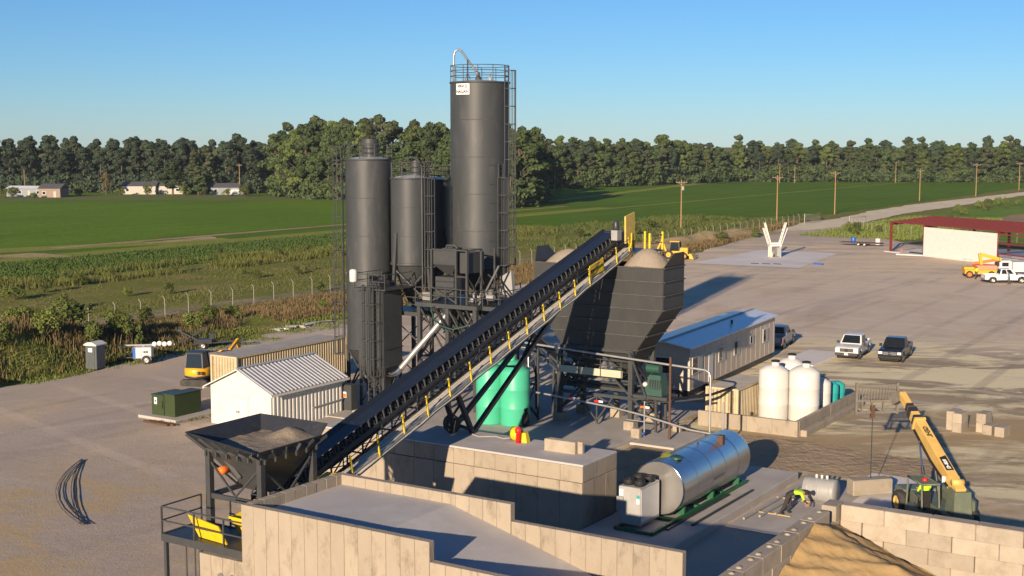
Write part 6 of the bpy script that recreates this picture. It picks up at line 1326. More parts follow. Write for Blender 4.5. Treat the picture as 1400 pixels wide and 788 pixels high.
# ------------------------------------------------------------ pickups
def put(t, xy, rz, z=.02): t.location = (xy[0], xy[1], z); t.rotation_euler = (0, 0, rz)
def pickup(label, xy, rz, paint, grille='dark', amber_lamps=False, plate=True, badge=None):
    t = thing('pickup_truck', label, 'pickup', (0, 0, 0), None, rz=0); put(t, xy, rz); P = M[paint]
    def arch(cx, r, z, n=8): return [(cx + r*math.cos(math.pi*k/n), z + r*math.sin(math.pi*k/n)) for k in range(n+1)]
    fx, rx_ = 1.82, -1.88
    prof = [(-1.0,.5),(-1.0,1.14),(1.30,1.17),(2.55,1.10),(2.86,1.02),(2.93,.85),(2.93,.5)] + [(x, z) for x, z in arch(fx,.52,.45)] + [(1.0,.45)]
    prof = [(-1.0,.42),(-1.0,1.16),(1.28,1.20),(2.5,1.13),(2.84,1.05),(2.93,.86),(2.93,.55),(fx+.52,.55)] + arch(fx,.52,.42)[1:-1] + [(fx-.52,.42)]
    mb = MB(); mb.prism(prof, -.97, .97, 'y'); mb.build('body', P, t, bevel=.05)
    bp = [(-1.02,.42),(rx_+.52,.42)] + arch(rx_,.52,.42)[1:-1] + [(rx_-.52,.5),(-2.92,.5),(-2.92,1.16),(-1.02,1.16)]
    for s in (-1,1): mb = MB(); mb.prism(bp, s*.97, s*.84, 'y'); mb.build('bed_side', P, t, bevel=.03)
    mb = MB(); mb.box(-2.86,-1.02,-.84,.84,.66,.72); mb.build('bed_floor', M['dark'], t)
    mb = MB(); mb.box(-2.93,-2.86,-.84,.84,.52,1.16); mb.build('tailgate', P, t, bevel=.02)
    for s in (-1,1): mb = MB(); mb.box(-2.96,-2.9,s*.80,s*.96,.72,1.1); mb.build('tail_lamp', M['amber'], t)
    B = [(-.98,-.93,1.16),(1.22,-.93,1.19),(1.22,.93,1.19),(-.98,.93,1.16)]; T = [(-.80,-.76,1.88),(.50,-.76,1.90),(.50,.76,1.90),(-.80,.76,1.88)]
    mb = MB(); mb.hexa(B, T); cab = mb.build('cab', P, t, bevel=.06)
    def lerp4(q, a, b, c, d): # quad patch inside face
        A, Bq, Cq, Dq = [Vector(x) for x in q]
        f = lambda s, v: A.lerp(Bq, s).lerp(Dq.lerp(Cq, s), v)
        return [f(a, c), f(b, c), f(b, d), f(a, d)]
    def pane(q, nrm, nm): m_ = MB(); m_.add([Vector(p) + Vector(nrm)*.012 for p in q], [(0,1,2,3)]); m_.build(nm, M['glass'], cab)
    pane(lerp4([B[1],B[2],T[2],T[1]], .07,.93,.08,.93), (.7,0,.7), 'windscreen'); pane(lerp4([B[3],B[0],T[0],T[3]], .1,.9,.15,.9), (-1,0,.2), 'rear_window')
    for s, q in ((-1,[B[0],B[1],T[1],T[0]]),(1,[B[3],B[2],T[2],T[3]])):
        pane(lerp4(q,.08,.42,.12,.9), (0,s,.2), 'side_window'); pane(lerp4(q,.48,.84,.12,.9), (0,s,.2), 'side_window')
        mb = MB(); mb.cbox(.98,1.2,s*.98 if s>0 else -1.2,1.2 if s>0 else -.98,1.2,1.42,.03); mb.build('mirror', M['black'] if paint != 'pwhite' else M['dark'], t)
        mb = MB(); mb.box(.02,.04,s*.972-.004,s*.972+.004,.5,1.15); mb.build('door_gap', M['black'], t)
        mb = MB(); mb.box(.15,.32,s*.985-.015,s*.985+.015,1.0,1.05); mb.build('door_handle', M['chrome'], t)
        mb = MB(); mb.beam((-.9,s*.98,.42),(1.2,s*.98,.42),.14,.07); mb.build('running_board', M['dark'], t)
        mb = MB(); mb.box(2.88,2.955,min(s*.62,s*.93),max(s*.62,s*.93),.80,1.0); mb.build('headlight', M['lamp'], t)
        mb = MB(); mb.cyl((2.95,s*.68,.52),.07,.03,10,'x'); mb.build('fog_lamp', M['lamp'], t)
        for x in (fx, rx_): wheel(t, (x, s*.86, .40), .40, .26)
    mb = MB(); mb.box(2.9,2.96,-.58,.58,.72,1.02); g_ = mb.build('grille', M['dark'], t)
    for z in (.79,.87,.95): mb = MB(); mb.box(2.96,2.972,-.56,.56,z-.012,z+.012); mb.build('grille_bar', M['chrome' if paint == 'pwhite' else 'grey'], g_)
    if badge: mb = MB(); mb.lathe((2.975,0,.87),[(.001,0),(.13,0),(.13,.012),(.001,.014)],14,'x'); mb.build('badge', M[badge], g_)
    mb = MB(); mb.cbox(2.86,3.06,-.95,.95,.42,.66,.04); mb.build('bumper', M['black'] if paint == 'pblack' else M['dark'], t)
    mb = MB(); mb.cbox(-3.05,-2.92,-.93,.93,.45,.66,.03); mb.build('rear_bumper', M['chrome'], t)
    if plate: mb = MB(); mb.box(3.06,3.075,-.16,.16,.48,.62); mb.build('number_plate', M['signw'], t)
    mb = MB(); mb.box(-2.7,2.7,-.7,.7,.25,.5); mb.build('chassis', M['black'], t)
    return t
HD = math.atan2(-3.9, -1.9)
pickup('white pickup truck with dark grille parked beside the black pickup', (29.8, 113.0), HD, 'pwhite', badge='dark')
pickup('black pickup truck with yellowish headlights parked beside the white pickup', (33.0, 111.3), HD, 'pblack', plate=False, badge='chrome')
pickup('silver pickup truck parked behind the end of the office trailer', (24.4, 118.6), math.atan2(3.9, 1.7), 'psilver')
pickup('white crew pickup parked in front of the steel building', (65.4, 172.6), R(-4), 'pwhite')

M['forkm'] = mat('fork_steel', (.17,.15,.125), .6, 0, (.12,.105,.085), 4)
# ------------------------------------------------------------ telehandler lifting a block
th = thing('telehandler', 'telescopic handler with tan boom raised over the yard behind the block wall', 'telehandler', (0,0,0), None, rz=0); put(th, (20.6, 62.2), R(96), .0)
for x in (-1.75, 1.85):
    for y in (-1.0, 1.0): wheel(th, (x, y, .62), .62, .42, rimc='boomy')
mb = MB(); mb.cbox(-2.9,2.7,-.62,.62,.55,1.25,.06); mb.build('chassis', M['tele'], th)
mb = MB(); mb.cbox(-2.0,1.0,-1.2,-.5,.6,1.75,.14); mb.build('engine_cover', M['tele'], th)
mb = MB(); mb.hexa([(-3.0,-.5,.7),(-1.9,-.5,.7),(-1.9,.45,.7),(-3.0,.45,.7)],[(-2.9,-.42,2.35),(-2.2,-.42,2.45),(-2.2,.38,2.45),(-2.9,.38,2.35)]); mb.build('rear_tower', M['tele'], th)
# open cab on the left
cb_ = [(-1.5,.45),(.35,.45),(.35,1.3),(-1.5,1.3)]
for x, y in cb_: mb = MB(); mb.tube([(x,y,.9),(x+(.15 if x<0 else -.1),y,2.35),],.05,8); mb.build('cab_post', M['tele'], th)
mb = MB(); mb.box(-1.6,.45,.42,1.33,.7,1.0); mb.build('cab_floor', M['tele'], th)
for k in range(8): y = .45 + .85*k/7; mb = MB(); mb.beam((-1.38,y,2.37),(.27,y,2.37),.05); mb.build('roof_bar', M['tele'], th)
mb = MB(); mb.tube([(-1.4,.45,2.36),(.28,.45,2.36),(.28,1.3,2.36),(-1.4,1.3,2.36),(-1.4,.45,2.36)],.055,7); mb.build('roof_frame', M['tele'], th)
mb = MB(); mb.cbox(-.95,-.45,.65,1.1,1.0,1.35,.05).cbox(-1.05,-.9,.65,1.1,1.35,1.95,.04); mb.build('seat', M['black'], th)
mb = MB(); mb.beam((.2,.87,1.0),(-.02,.87,1.5),.1).lathe((-.05,.87,1.52),[(.16,0),(.19,.02),(.16,.04)],14); mb.build('steering', M['black'], th)
mb = MB(); mb.cbox(1.7,2.8,-.9,.9,.95,1.3,.05); mb.build('front_cover', M['tele'], th)
# boom
PV = Vector((-2.35, 0, 2.35)); HDp = Vector((4.4, 0, 5.55)); d_ = (HDp - PV).normalized()
mb = MB(); mb.beam(PV - d_*.35, PV + d_*5.1, .5, .62); bm_ = mb.build('outer_boom', M['boomy'], th, bevel=.03)
mb = MB(); mb.beam(PV + d_*5.1, PV + d_*6.2, .40, .5); mb.build('inner_boom', M['boomy'], th, bevel=.02)
mb = MB(); mb.beam(PV + d_*6.2, PV + d_*7.5, .32, .4); mb.build('tip_boom', M['boomy'], th, bevel=.02)
for s0, s1 in ((5.12,5.45),(5.75,6.15),(6.22,6.5)): mb = MB(); mb.beam(PV + d_*s0, PV + d_*s1, .42 if s0 < 6 else .345, .53 if s0 < 6 else .42); mb.build('wear_band', M['dark'], th)
mb = MB(); mb.beam(PV + d_*5.0, PV + d_*5.12, .58, .7); mb.build('boom_collar', M['boomy'], th)
nx_ = Vector((0, 1, 0)); upb = nx_.cross(d_) * -1
upb = d_.cross(nx_).normalized(); upb = upb if upb.z > 0 else -upb
def boom_text(txt, s, size, mt_, back=False):
    base = PV + d_ * s; yo = -.258
    # the side of the boom that faces right, seen from the camera behind the machine: letters run down the boom
    return lettering(txt, size, lambda c: base + (-d_) * c.x + upb * c.y + Vector((0, yo - c.z, 0)), M[mt_], bm_)
mb = MB()
tx = boom_text('GEHL', 4.0, .36, 'text')
lettering('GEHL', .34, lambda c: PV + d_*4.0 + upb*(.315 + c.z) + (-d_)*c.x + Vector((0, 1, 0))*c.y, M['text'], bm_)
pb = MB(); c0_ = PV + d_*1.55 + upb*.313; pb.add([c0_ + d_*a + Vector((0,b,0)) for a, b in ((-.5,-.19),(.62,-.19),(.45,.19),(-.5,.19))],[(0,1,2,3)]); pb.build('model_plate', M['text'], bm_, fix=False)
lettering('RS8-42', .24, lambda c: PV + d_*1.5 + upb*(.318 + c.z) + (-d_)*c.x + Vector((0, 1, 0))*c.y, M['signw'], bm_)
for y, x_ in ((.42,.1),(-.33,.35)):
    mb = MB(); a_ = Vector((x_,y,1.3)); b_ = PV + d_*4.0 + Vector((0,y*.85,-.22)); mb.tube([a_, a_.lerp(b_,.55)], .085, 10); mb.build('lift_cylinder', M['dark'], th); mb = MB(); mb.tube([a_.lerp(b_,.55), b_], .05, 8); mb.build('lift_rod', M['chrome'], th)
for k in range(3): mb = MB(); mb.tube([PV + d_*.4 + Vector((0,.28+.05*k,-.1)), PV + d_*2.6 + Vector((0,.28+.05*k,-.28)), PV + d_*4.9 + Vector((0,.26+.05*k,-.2))],.022,5); mb.build('hydraulic_hose', M['black'], th)
mb = MB(); mb.lathe(PV + Vector((0,0,.35)),[(.001,-.28),(.16,-.28),(.16,.28),(.001,.28)],12,'y'); mb.build('pivot', M['boomy'], th)
for y in (.38,-.38): mb = MB(); mb.lathe((-1.6,y*.9,2.5),[(.001,0),(.09,0),(.09,.3),(.001,.32)],8); mb.build('lamp', M['lamp'], th)
# carriage with forks at the boom tip (local y to the left)
CX_ = 5.0; cy0, cy1, cz0, cz1 = .0, 2.2, 4.55, 5.95
mb = MB(); mb.beam(HDp, (CX_-.05, .25, 5.15), .4, .5).beam((CX_-.1,.2,5.15),(CX_-.1,1.5,5.15),.12,.16); mb.build('carriage_arm', M['forkm'], th)
for z in (cz0, cz0+.62, cz1): mb = MB(); mb.beam((CX_,cy0,z),(CX_,cy1,z),.09,.12); mb.build('carriage_bar', M['forkm'], th)
for y in (cy0, cy1): mb = MB(); mb.beam((CX_,y,cz0-.1),(CX_,y,cz1+.15),.12,.12,(0,1,0)); mb.build('carriage_post', M['forkm'], th)
for k in range(1,14): y = cy0 + (cy1-cy0)*k/14; mb = MB(); mb.beam((CX_,y,cz0+.64),(CX_,y,cz1),.05,.05,(0,1,0)); mb.build('backrest_bar', M['forkm'], th)
for y in (.75,1.35,1.9): mb = MB(); mb.beam((CX_,y,cz0),(CX_,y,cz0+.62),.14,.08,(0,1,0)); mb.build('fork_shank', M['forkm'], th)
for y in (.8,1.85): mb = MB(); mb.box(CX_,CX_+1.2,y-.07,y+.07,cz0-.1,cz0-.03); mb.build('fork', M['forkm'], th)
mb = MB(); mb.box(CX_-.08,CX_+.08,1.2,1.42,cz0-.3,cz0+.35); mb.build('hook_block', M['rustpole'], th)
mb = MB(); mb.tube([(CX_,1.31,cz0-.3),(CX_,1.31,.93)],.022,6); mb.build('chain', M['dark'], th)
hb = MB(); hb.cbox(-1.15,1.15,-.38,.38,0,.78,.06); hbo = hb.build('hanging_block', M['block']); hbo.location = (18.75, 67.05, .25); hbo.rotation_euler = (0,0,R(14)); tag(hbo, 'pale concrete block hanging on a chain below the telehandler forks', 'concrete block')

# ------------------------------------------------------------ people: one skinned figure each
def person(label, joints, edges, rad, paint, place, rz, extra=None, scale=1.0):
    """joints: name -> local point; rad: name -> radius; paint(v) -> material index for a face centre"""
    t = thing('person', label, 'person', (0,0,0), None, rz=0); put(t, place[:2], rz, place[2]); t.scale = (scale,)*3
    names = list(joints); me = bpy.data.meshes.new('body'); me.from_pydata([Vector(joints[n]) for n in names], [(names.index(a), names.index(b)) for a, b in edges], [])
    ob = bpy.data.objects.new('body', me); COL.objects.link(ob)
    sk = ob.modifiers.new('skin', 'SKIN'); ss = ob.modifiers.new('sub', 'SUBSURF'); ss.levels = 2; ss.render_levels = 2
    lay = me.skin_vertices[0].data if me.skin_vertices else None
    if lay is None:
        bm = bmesh.new(); bm.from_mesh(me); bm.verts.layers.skin.verify(); bm.to_mesh(me); bm.free(); lay = me.skin_vertices[0].data
    for i, n_ in enumerate(names): r_ = rad[n_]; lay[i].radius = r_ if isinstance(r_, tuple) else (r_, r_); lay[i].use_root = (n_ == 'pelvis')
    bpy.context.view_layer.update()
    dg = bpy.context.evaluated_depsgraph_get(); m2 = bpy.data.meshes.new_from_object(ob.evaluated_get(dg)); bpy.data.objects.remove(ob)
    m2.materials.clear()
    mats = ['cloth','hivis','jean','bluecl','skin','black','hair']
    for k in mats: m2.materials.append(M[k])
    for p in m2.polygons: p.material_index = mats.index(paint(p.center)); p.use_smooth = True
    b = bpy.data.objects.new('body', m2); COL.objects.link(b); b.parent = t
    hp = Vector(joints['head'])
    h = MB(); h.lathe(hp + Vector((-.01,0,.02)), [(.001,.135),(.06,.125),(.10,.08),(.115,.02),(.112,-.02),(.10,-.05)], 14); h.build('hair' if not extra else 'hat', M[extra or 'hair'], t)
    return t
def dist_seg(p, a, b):
    a, b = Vector(a), Vector(b); ab = b - a; s = max(0, min(1, (p - a).dot(ab) / ab.length_squared)); return (p - a - ab*s).length
def by_bone(J, groups):
    def f(c):
        best = None
        for m_, segs in groups:
            for a, b in segs:
                d = dist_seg(c, J[a], J[b])
                if best is None or d < best[0]: best = (d, m_)
        return best[1]
    return f
RAD = dict(pelvis=(.15,.12), spine=(.145,.11), chest=(.17,.12), neck=.06, head=(.095,.11), crown=(.07,.08), lsh=.075, rsh=.075, lel=.05, rel=.05, lwr=.037, rwr=.037, lha=.045, rha=.045, lhip=.10, rhip=.10, lkn=.068, rkn=.068, lan=.05, ran=.05, lft=.045, rft=.045)
EDG = [('pelvis','spine'),('spine','chest'),('chest','neck'),('neck','head'),('head','crown'),('chest','lsh'),('lsh','lel'),('lel','lwr'),('lwr','lha'),('chest','rsh'),('rsh','rel'),('rel','rwr'),('rwr','rha'),('pelvis','lhip'),('lhip','lkn'),('lkn','lan'),('lan','lft'),('pelvis','rhip'),('rhip','rkn'),('rkn','ran'),('ran','rft')]
GR = lambda top, legs_: [(top, [('spine','chest'),('lsh','lel'),('rsh','rel'),('chest','lsh'),('chest','rsh')]), ('skin', [('lel','lwr'),('lwr','lha'),('rel','rwr'),('rwr','rha'),('neck','head'),('head','crown')]), (legs_, [('pelvis','lhip'),('pelvis','rhip'),('pelvis','spine'),('lhip','lkn'),('lkn','lan'),('rhip','rkn'),('rkn','ran')]), ('black', [('lan','lft'),('ran','rft')])]
def fingers(t, J, hand, elb):
    """five short tapered fingers on a hand"""
    w = Vector(J[hand]); d = (w - Vector(J[elb])).normalized(); s = d.orthogonal().normalized()
    for k, (o_, l_) in enumerate(((-.032,.075),(-.011,.09),(.011,.085),(.032,.065))):
        m_ = MB(); a = w + s*o_ + d*.02; q = d.cross(s); m_.tube([a, a + d*l_*.55 + q*.01, a + d*l_*.9 + q*.04], [.011,.010,.007], 6); m_.build('finger', M['skin'], t)
    m_ = MB(); a = w + s*.04 - d*.01; m_.tube([a, a + s*.03 + d*.03, a + s*.035 + d*.065], [.012,.011,.008], 6); m_.build('thumb', M['skin'], t)
# worker bent over the end of the block wall (faces local +x)
J = dict(pelvis=(0,0,.92), spine=(.24,0,1.02), chest=(.50,0,1.04), neck=(.66,0,1.00), head=(.78,0,.95), crown=(.87,0,.90), lsh=(.54,.2,1.0), lel=(.62,.25,.72), lwr=(.74,.2,.5), lha=(.78,.18,.42), rsh=(.54,-.2,1.0), rel=(.64,-.26,.74), rwr=(.80,-.2,.55), rha=(.85,-.18,.47), lhip=(0,.1,.86), lkn=(.1,.12,.48), lan=(-.02,.13,.09), lft=(.15,.14,.045), rhip=(0,-.1,.86), rkn=(-.12,-.12,.47), ran=(-.34,-.13,.1), rft=(-.18,-.14,.045))
wk = person('worker in dark clothes and hi-vis vest bending over the block wall', J, EDG, {**RAD, 'pelvis': (.18,.15), 'spine': (.18,.13), 'lhip': .125, 'rhip': .125, 'lkn': .085, 'rkn': .085}, by_bone(J, [('hivis',[('spine','chest'),('chest','lsh'),('chest','rsh'),('lsh','lel'),('rsh','rel')]),('skin',[('lwr','lha'),('rwr','rha'),('neck','head'),('head','crown')]),('cloth',[('lel','lwr'),('rel','rwr'),('pelvis','spine'),('pelvis','lhip'),('lhip','lkn'),('lkn','lan'),('rhip','rkn'),('rkn','ran')]),('black',[('lan','lft'),('ran','rft')])]), (13.75, 63.6, .09), R(-8), scale=1.14)
fingers(wk, J, 'lha', 'lwr'); fingers(wk, J, 'rha', 'rwr')
# driver sitting in the telehandler
J = dict(pelvis=(0,0,.12), spine=(-.02,0,.35), chest=(0,0,.58), neck=(.01,0,.72), head=(.03,0,.84), crown=(.03,0,.93), lsh=(0,.2,.6), lel=(.14,.24,.38), lwr=(.34,.16,.38), lha=(.42,.14,.4), rsh=(0,-.2,.6), rel=(.14,-.24,.38), rwr=(.34,-.16,.38), rha=(.42,-.14,.4), lhip=(.06,.1,.1), lkn=(.45,.13,.14), lan=(.5,.13,-.28), lft=(.64,.13,-.31), rhip=(.06,-.1,.1), rkn=(.45,-.13,.14), ran=(.5,-.13,-.28), rft=(.64,-.13,-.31))
dv = person('driver in yellow hi-vis shirt sitting in the telehandler cab', J, EDG, RAD, by_bone(J, GR('hivis','jean')), (20.6-.79, 62.2-.81, 1.42), R(96), 'red', 1.12)
fingers(dv, J, 'lha', 'lwr'); fingers(dv, J, 'rha', 'rwr')
# two men by the far pickup
J = dict(pelvis=(0,0,.93), spine=(.03,0,1.12), chest=(.09,0,1.36), neck=(.12,0,1.5), head=(.16,0,1.63), crown=(.17,0,1.71), lsh=(.09,.2,1.42), lel=(.14,.27,1.14), lwr=(.3,.22,.98), lha=(.36,.2,.92), rsh=(.09,-.2,1.42), rel=(0,-.28,1.14), rwr=(.05,-.27,.9), rha=(.07,-.26,.82), lhip=(0,.1,.9), lkn=(.14,.11,.5), lan=(.1,.11,.09), lft=(.25,.12,.045), rhip=(0,-.1,.9), rkn=(-.04,-.11,.5), ran=(-.22,-.11,.1), rft=(-.08,-.12,.045))
p1 = person('man in hi-vis shirt walking beside the orange boom lift', J, EDG, RAD, by_bone(J, GR('hivis','jean')), (63.0, 177.0, .02), R(20))
p2 = person('man in blue shirt standing by the white crew pickup', J, EDG, RAD, by_bone(J, GR('bluecl','jean')), (65.0, 170.2, .02), R(170))
for p_ in (p1, p2): fingers(p_, J, 'lha', 'lwr'); fingers(p_, J, 'rha', 'rwr')
# ------------------------------------------------------------ unfinished steel building
sbd = Vector((.39, -.92)).normalized(); sbe = Vector((.92, .39)).normalized(); SB0 = Vector((64.4, 222.0))
sb = thing('steel_building', 'unfinished red steel frame building with one white wall panel', 'building', (0,0,0), None, rz=0); put(sb, SB0, math.atan2(sbd.y, sbd.x), 0)
# local x runs along the panel wall toward the camera, local y to its left = away from the yard (sbe)
LB_, WB = 34.0, 18.0; ZE, ZR = 5.0, 5.75
mb = MB(); mb.box(-1,LB_+.5,-.6,WB+.5,-.05,.14); mb.build('slab', M['farpad'], sb)
for x in (0, 8.3, 24.6, 33.5):
    for y in (0, WB): mb = MB(); mb.beam((x,y,.1),(x,y,ZE),.3,.35,(0,1,0)); mb.build('column', M['redox'], sb)
    for y0, z0, y1, z1 in ((0,ZE,WB/2,ZR),(WB,ZE,WB/2,ZR)): mb = MB(); mb.beam((x,y0,z0-.2),(x,y1,z1-.2),.25,.5); mb.build('rafter', M['redox'], sb)
for k in range(19):
    y = WB*k/18; z = ZE + (ZR-ZE)*(1-abs(y-WB/2)/(WB/2)); mb = MB(); mb.beam((-.4,y,z+.14),(LB_,y,z+.14),.28,.2); mb.build('purlin', M['redox'], sb)
for z in (1.6,3.2,4.6): mb = MB(); mb.beam((25,0,z),(33.5,0,z),.12,.2); mb.build('girt', M['redox'], sb)
x0 = 8.5; n = 9
for k in range(n): w = 16.4/n; mb = MB(); mb.box(x0+w*k+.01,x0+w*(k+1)-.01,-.32,-.22,.12,4.75); mb.build('wall_panel', M['white'], sb)
for k, z in enumerate((.5,1.7,2.9,4.1)): mb = MB(); mb.box(24.8,33,6.0,6.08,z,z+.75); mb.build('inner_sheet', M['white'], sb); mb = MB(); mb.beam((24.8,5.9,z+.95),(33,5.9,z+.95),.12,.18); mb.build('girt', M['redox'], sb)
mb = MB(); mb.beam((.2,.2,.2),(1.6,3.0,2.0),.2).beam((1.6,3.0,1.9),(7,3.2,2.1),.16); mb.build('brace', M['dark'], sb)
mb = MB(); mb.box(4.0,8.0,.6,1.0,.15,.35); mb.build('beam_on_slab', M['dark'], sb)
cn = MB(); cn.lathe((0,0,0),[(.001,0),(.25,0),(.25,.04),(.14,.05),(.05,.7),(.001,.72)],12); co = cn.build('traffic_cone', M['orange']); co.location = (65.6, 219.6, .02); tag(co, 'orange traffic cone at the foot of the red corner column', 'cone')
# ------------------------------------------------------------ orange boom lift and flat truck
bl = thing('boom_lift', 'orange articulated boom lift parked in front of the white wall panel', 'boom lift', (0,0,0), None, rz=0); put(bl, (64.3, 179.6), R(-8), .02)
mb = MB(); mb.cbox(-2.0,2.3,-1.1,1.1,.55,1.15,.06); mb.build('base', M['caty'], bl)
for x in (-1.4,1.5):
    for y in (-1.05,1.05): wheel(bl, (x,y,.5), .5, .36, rimc='orange')
mb = MB(); mb.cbox(-.6,2.2,-1.15,1.15,1.16,1.75,.06); mb.build('turret', mat('coral_paint', (.68,.22,.12), .5), bl)
mb = MB(); mb.cbox(-2.1,-.7,-.9,.9,1.16,1.5,.05); mb.build('deck_cover', M['caty'], bl)
mb = MB(); mb.beam((.3,0,1.8),(.1,0,3.3),.4,.5).beam((.1,0,3.2),(2.9,0,2.5),.38,.45); mb.build('lower_boom', M['caty'], bl)
mb = MB(); mb.beam((2.8,.25,2.5),(.2,.25,2.05),.32,.36).beam((.2,.25,2.05),(-1.0,.2,1.9),.26,.28); mb.build('upper_boom', M['orange'], bl)
for a, b in (((-1.9,-.8),(-1.9,.8)),((-1.9,-.8),(-1.0,-.8)),((-1.9,.8),(-1.0,.8))):
    mb = MB(); mb.tube([(*a,1.5),(*a,2.5),(*b,2.5),(*b,1.5)],.025,5).tube([(*a,2.0),(*b,2.0)],.02,5); mb.build('basket_rail', M['grey'], bl)
mb = MB(); mb.tube([(2.6,-.4,1.75),(2.6,-.4,3.0),(4.2,-.4,2.9)],.05,6); mb.build('hose_arm', M['dark'], bl)
ft = thing('white_truck', 'white box truck parked behind the white crew pickup', 'truck', (0,0,0), None, rz=0); put(ft, (70.6, 180.6), R(-3), .02)
mb = MB(); mb.cbox(-1.5,4.5,-1.1,1.1,.75,2.1,.06); mb.build('box_body', M['white'], ft); mb = MB(); mb.cbox(-3.4,-1.6,-1.05,1.05,.6,2.3,.15); mb.build('cab', M['pwhite'], ft)
mb = MB(); mb.hexa([(-3.43,-.9,1.5),(-3.38,-.9,1.5),(-3.38,.9,1.5),(-3.43,.9,1.5)],[(-3.43,-.85,2.1),(-3.36,-.85,2.1),(-3.36,.85,2.1),(-3.43,.85,2.1)]); mb.build('windscreen', M['glass'], ft); mb = MB(); mb.box(-3.0,-2.1,-1.07,-1.055,1.5,2.05); mb.build('side_window', M['glass'], ft)
for x in (-2.5,2.5):
    for y in (-.95,.95): wheel(ft, (x,y,.45), .45, .28)
# ------------------------------------------------------------ Y-shaped stand on the pale pad
ys = thing('y_shaped_stand', 'white Y-shaped lattice stand on the pale concrete pad', 'stand', (0,0,0), None, rz=0); put(ys, (42.6, 211.8), R(6), .06)
mb = MB(); mb.box(-1.0,1.0,-.6,.6,1.75,2.05).box(-.9,.9,-.5,.5,2.1,2.35); mb.build('head_frame', M['white'], ys)
for x, y in ((-.8,-.5),(.8,-.5),(-.8,.5),(.8,.5)): mb = MB(); mb.beam((x,y,0),(x,y,1.75),.22,.22,(0,1,0)); mb.build('leg', M['white'], ys)
mb = MB(); mb.lathe((-.75,-.75,.5),[(.001,-.5),(.3,-.5),(.3,.3),(.001,.35)],12); mb.build('tank', mat('cream_tank', (.62,.50,.30), .6), ys)
mb = MB(); mb.box(.2,.9,-.7,.6,.1,1.6); mb.build('cabinet', M['grey'], ys)
for s in (-1,1):
    for yy in (-.35,.35): mb = MB(); mb.beam((s*.75,yy,2.1),(s*1.75,yy,5.55),.16).beam((s*1.05,yy,2.1),(s*1.95,yy,4.7),.12); mb.build('arm', M['white'], ys)
    for k in range(5): z = 2.7 + .62*k; x = s*(.92+.18*k); mb = MB(); mb.beam((x,-.35,z),(x,.35,z+.3),.07).beam((x,.35,z),(x,-.35,z+.3),.07); mb.build('lattice', M['white'], ys)
    mb = MB(); mb.beam((s*1.75,-.4,5.5),(s*1.75,.4,5.5),.14); mb.build('arm_tip', M['white'], ys)
for k in range(3): m_ = MB(); m_.box(-76.5+1.6*k,-75.3+1.6*k,188.2+.5*k,188.45+.5*k,.065,.16); tag(m_.build('dark_bar', M['dark'], site=True), 'dark bar lying on the near corner of the pale pad', 'bar', 'bars on the pale pad')
tp = MB(); tp.box(-68.0,-66.6,192.0,192.9,.03,.2); tag(tp.build('blue_tarp', M['bluet'], site=True), 'small folded blue tarp on the gravel beside the pale pad', 'tarp')
# ------------------------------------------------------------ backhoe loader behind the bin
wl_ = thing('backhoe_loader', 'yellow backhoe loader with black cab parked by the spoil bank', 'loader', (0,0,0), None, rz=0); put(wl_, (26.3, 208.5), R(-20), .02)
mb = MB(); mb.cbox(-1.6,1.9,-.55,.55,.6,1.35,.06); mb.build('chassis', M['caty'], wl_)
mb = MB(); mb.cbox(.6,1.9,-.5,.5,1.36,1.85,.08); mb.build('bonnet', M['caty'], wl_)
mb = MB(); mb.hexa([(-1.0,-.75,1.35),(.6,-.75,1.35),(.6,.75,1.35),(-1.0,.75,1.35)],[(-.85,-.68,2.75),(.4,-.68,2.75),(.4,.68,2.75),(-.85,.68,2.75)]); mb.build('cab_glass', M['glass'], wl_)
for x, y in ((-1.0,-.75),(.6,-.75),(-1.0,.75),(.6,.75)): mb = MB(); mb.beam((x,y,1.35),(x*.8,y*.9,2.75),.1); mb.build('cab_post', M['dark'], wl_)
mb = MB(); mb.cbox(-1.0,.6,-.8,.8,2.75,2.9,.05); mb.build('cab_roof', M['caty'], wl_)
for x, r_ in ((-1.1,.72),(1.4,.55)):
    for y in (-.85,.85): wheel(wl_, (x,y,r_), r_, .4, rimc='caty')
mb = MB(); mb.hexa([(2.3,-1.1,.15),(3.0,-1.1,.1),(3.0,1.1,.1),(2.3,1.1,.15)],[(2.2,-1.1,.9),(2.6,-1.1,.95),(2.6,1.1,.95),(2.2,1.1,.9)]); mb.build('bucket', M['caty'], wl_)
for y in (-.6,.6): mb = MB(); mb.beam((.5,y,1.5),(2.3,y,.6),.14,.2); mb.build('loader_arm', M['caty'], wl_)
mb = MB(); mb.beam((-1.6,0,.9),(-2.4,0,2.9),.22,.28).beam((-2.4,0,2.9),(-3.1,0,1.5),.2,.25).beam((-3.1,0,1.5),(-2.9,0,.7),.35,.4); mb.build('backhoe_arm', M['caty'], wl_)
# ------------------------------------------------------------ power poles along the lane and at the far wood
def pole(xy, h, lab, arm=True, group='power poles along the lane', tilt=0):
    t = thing('power_pole', lab, 'power pole', (0,0,0), group, rz=0); put(t, xy, R(-32), 0); t.rotation_euler = (0, R(tilt), R(-32))
    mb = MB(); mb.tube([(0,0,-.2),(0,0,h)],[.17,.11],8); mb.build('pole', M['wood'], t)
    if arm:
        mb = MB(); mb.beam((-1.3,0,h-.55),(1.3,0,h-.55),.1,.12); mb.build('crossarm', M['wood'], t)
        mb = MB(); mb.beam((-.7,.06,h-.55),(0,.06,h-1.2),.04).beam((.7,.06,h-.55),(0,.06,h-1.2),.04); mb.build('brace', M['grey'], t)
        for x in (-1.2,-.5,.6,1.2): mb = MB(); mb.lathe((x,0,h-.5),[(.001,0),(.05,0),(.06,.1),(.03,.2),(.001,.22)],6); mb.build('insulator', M['grey'], t)
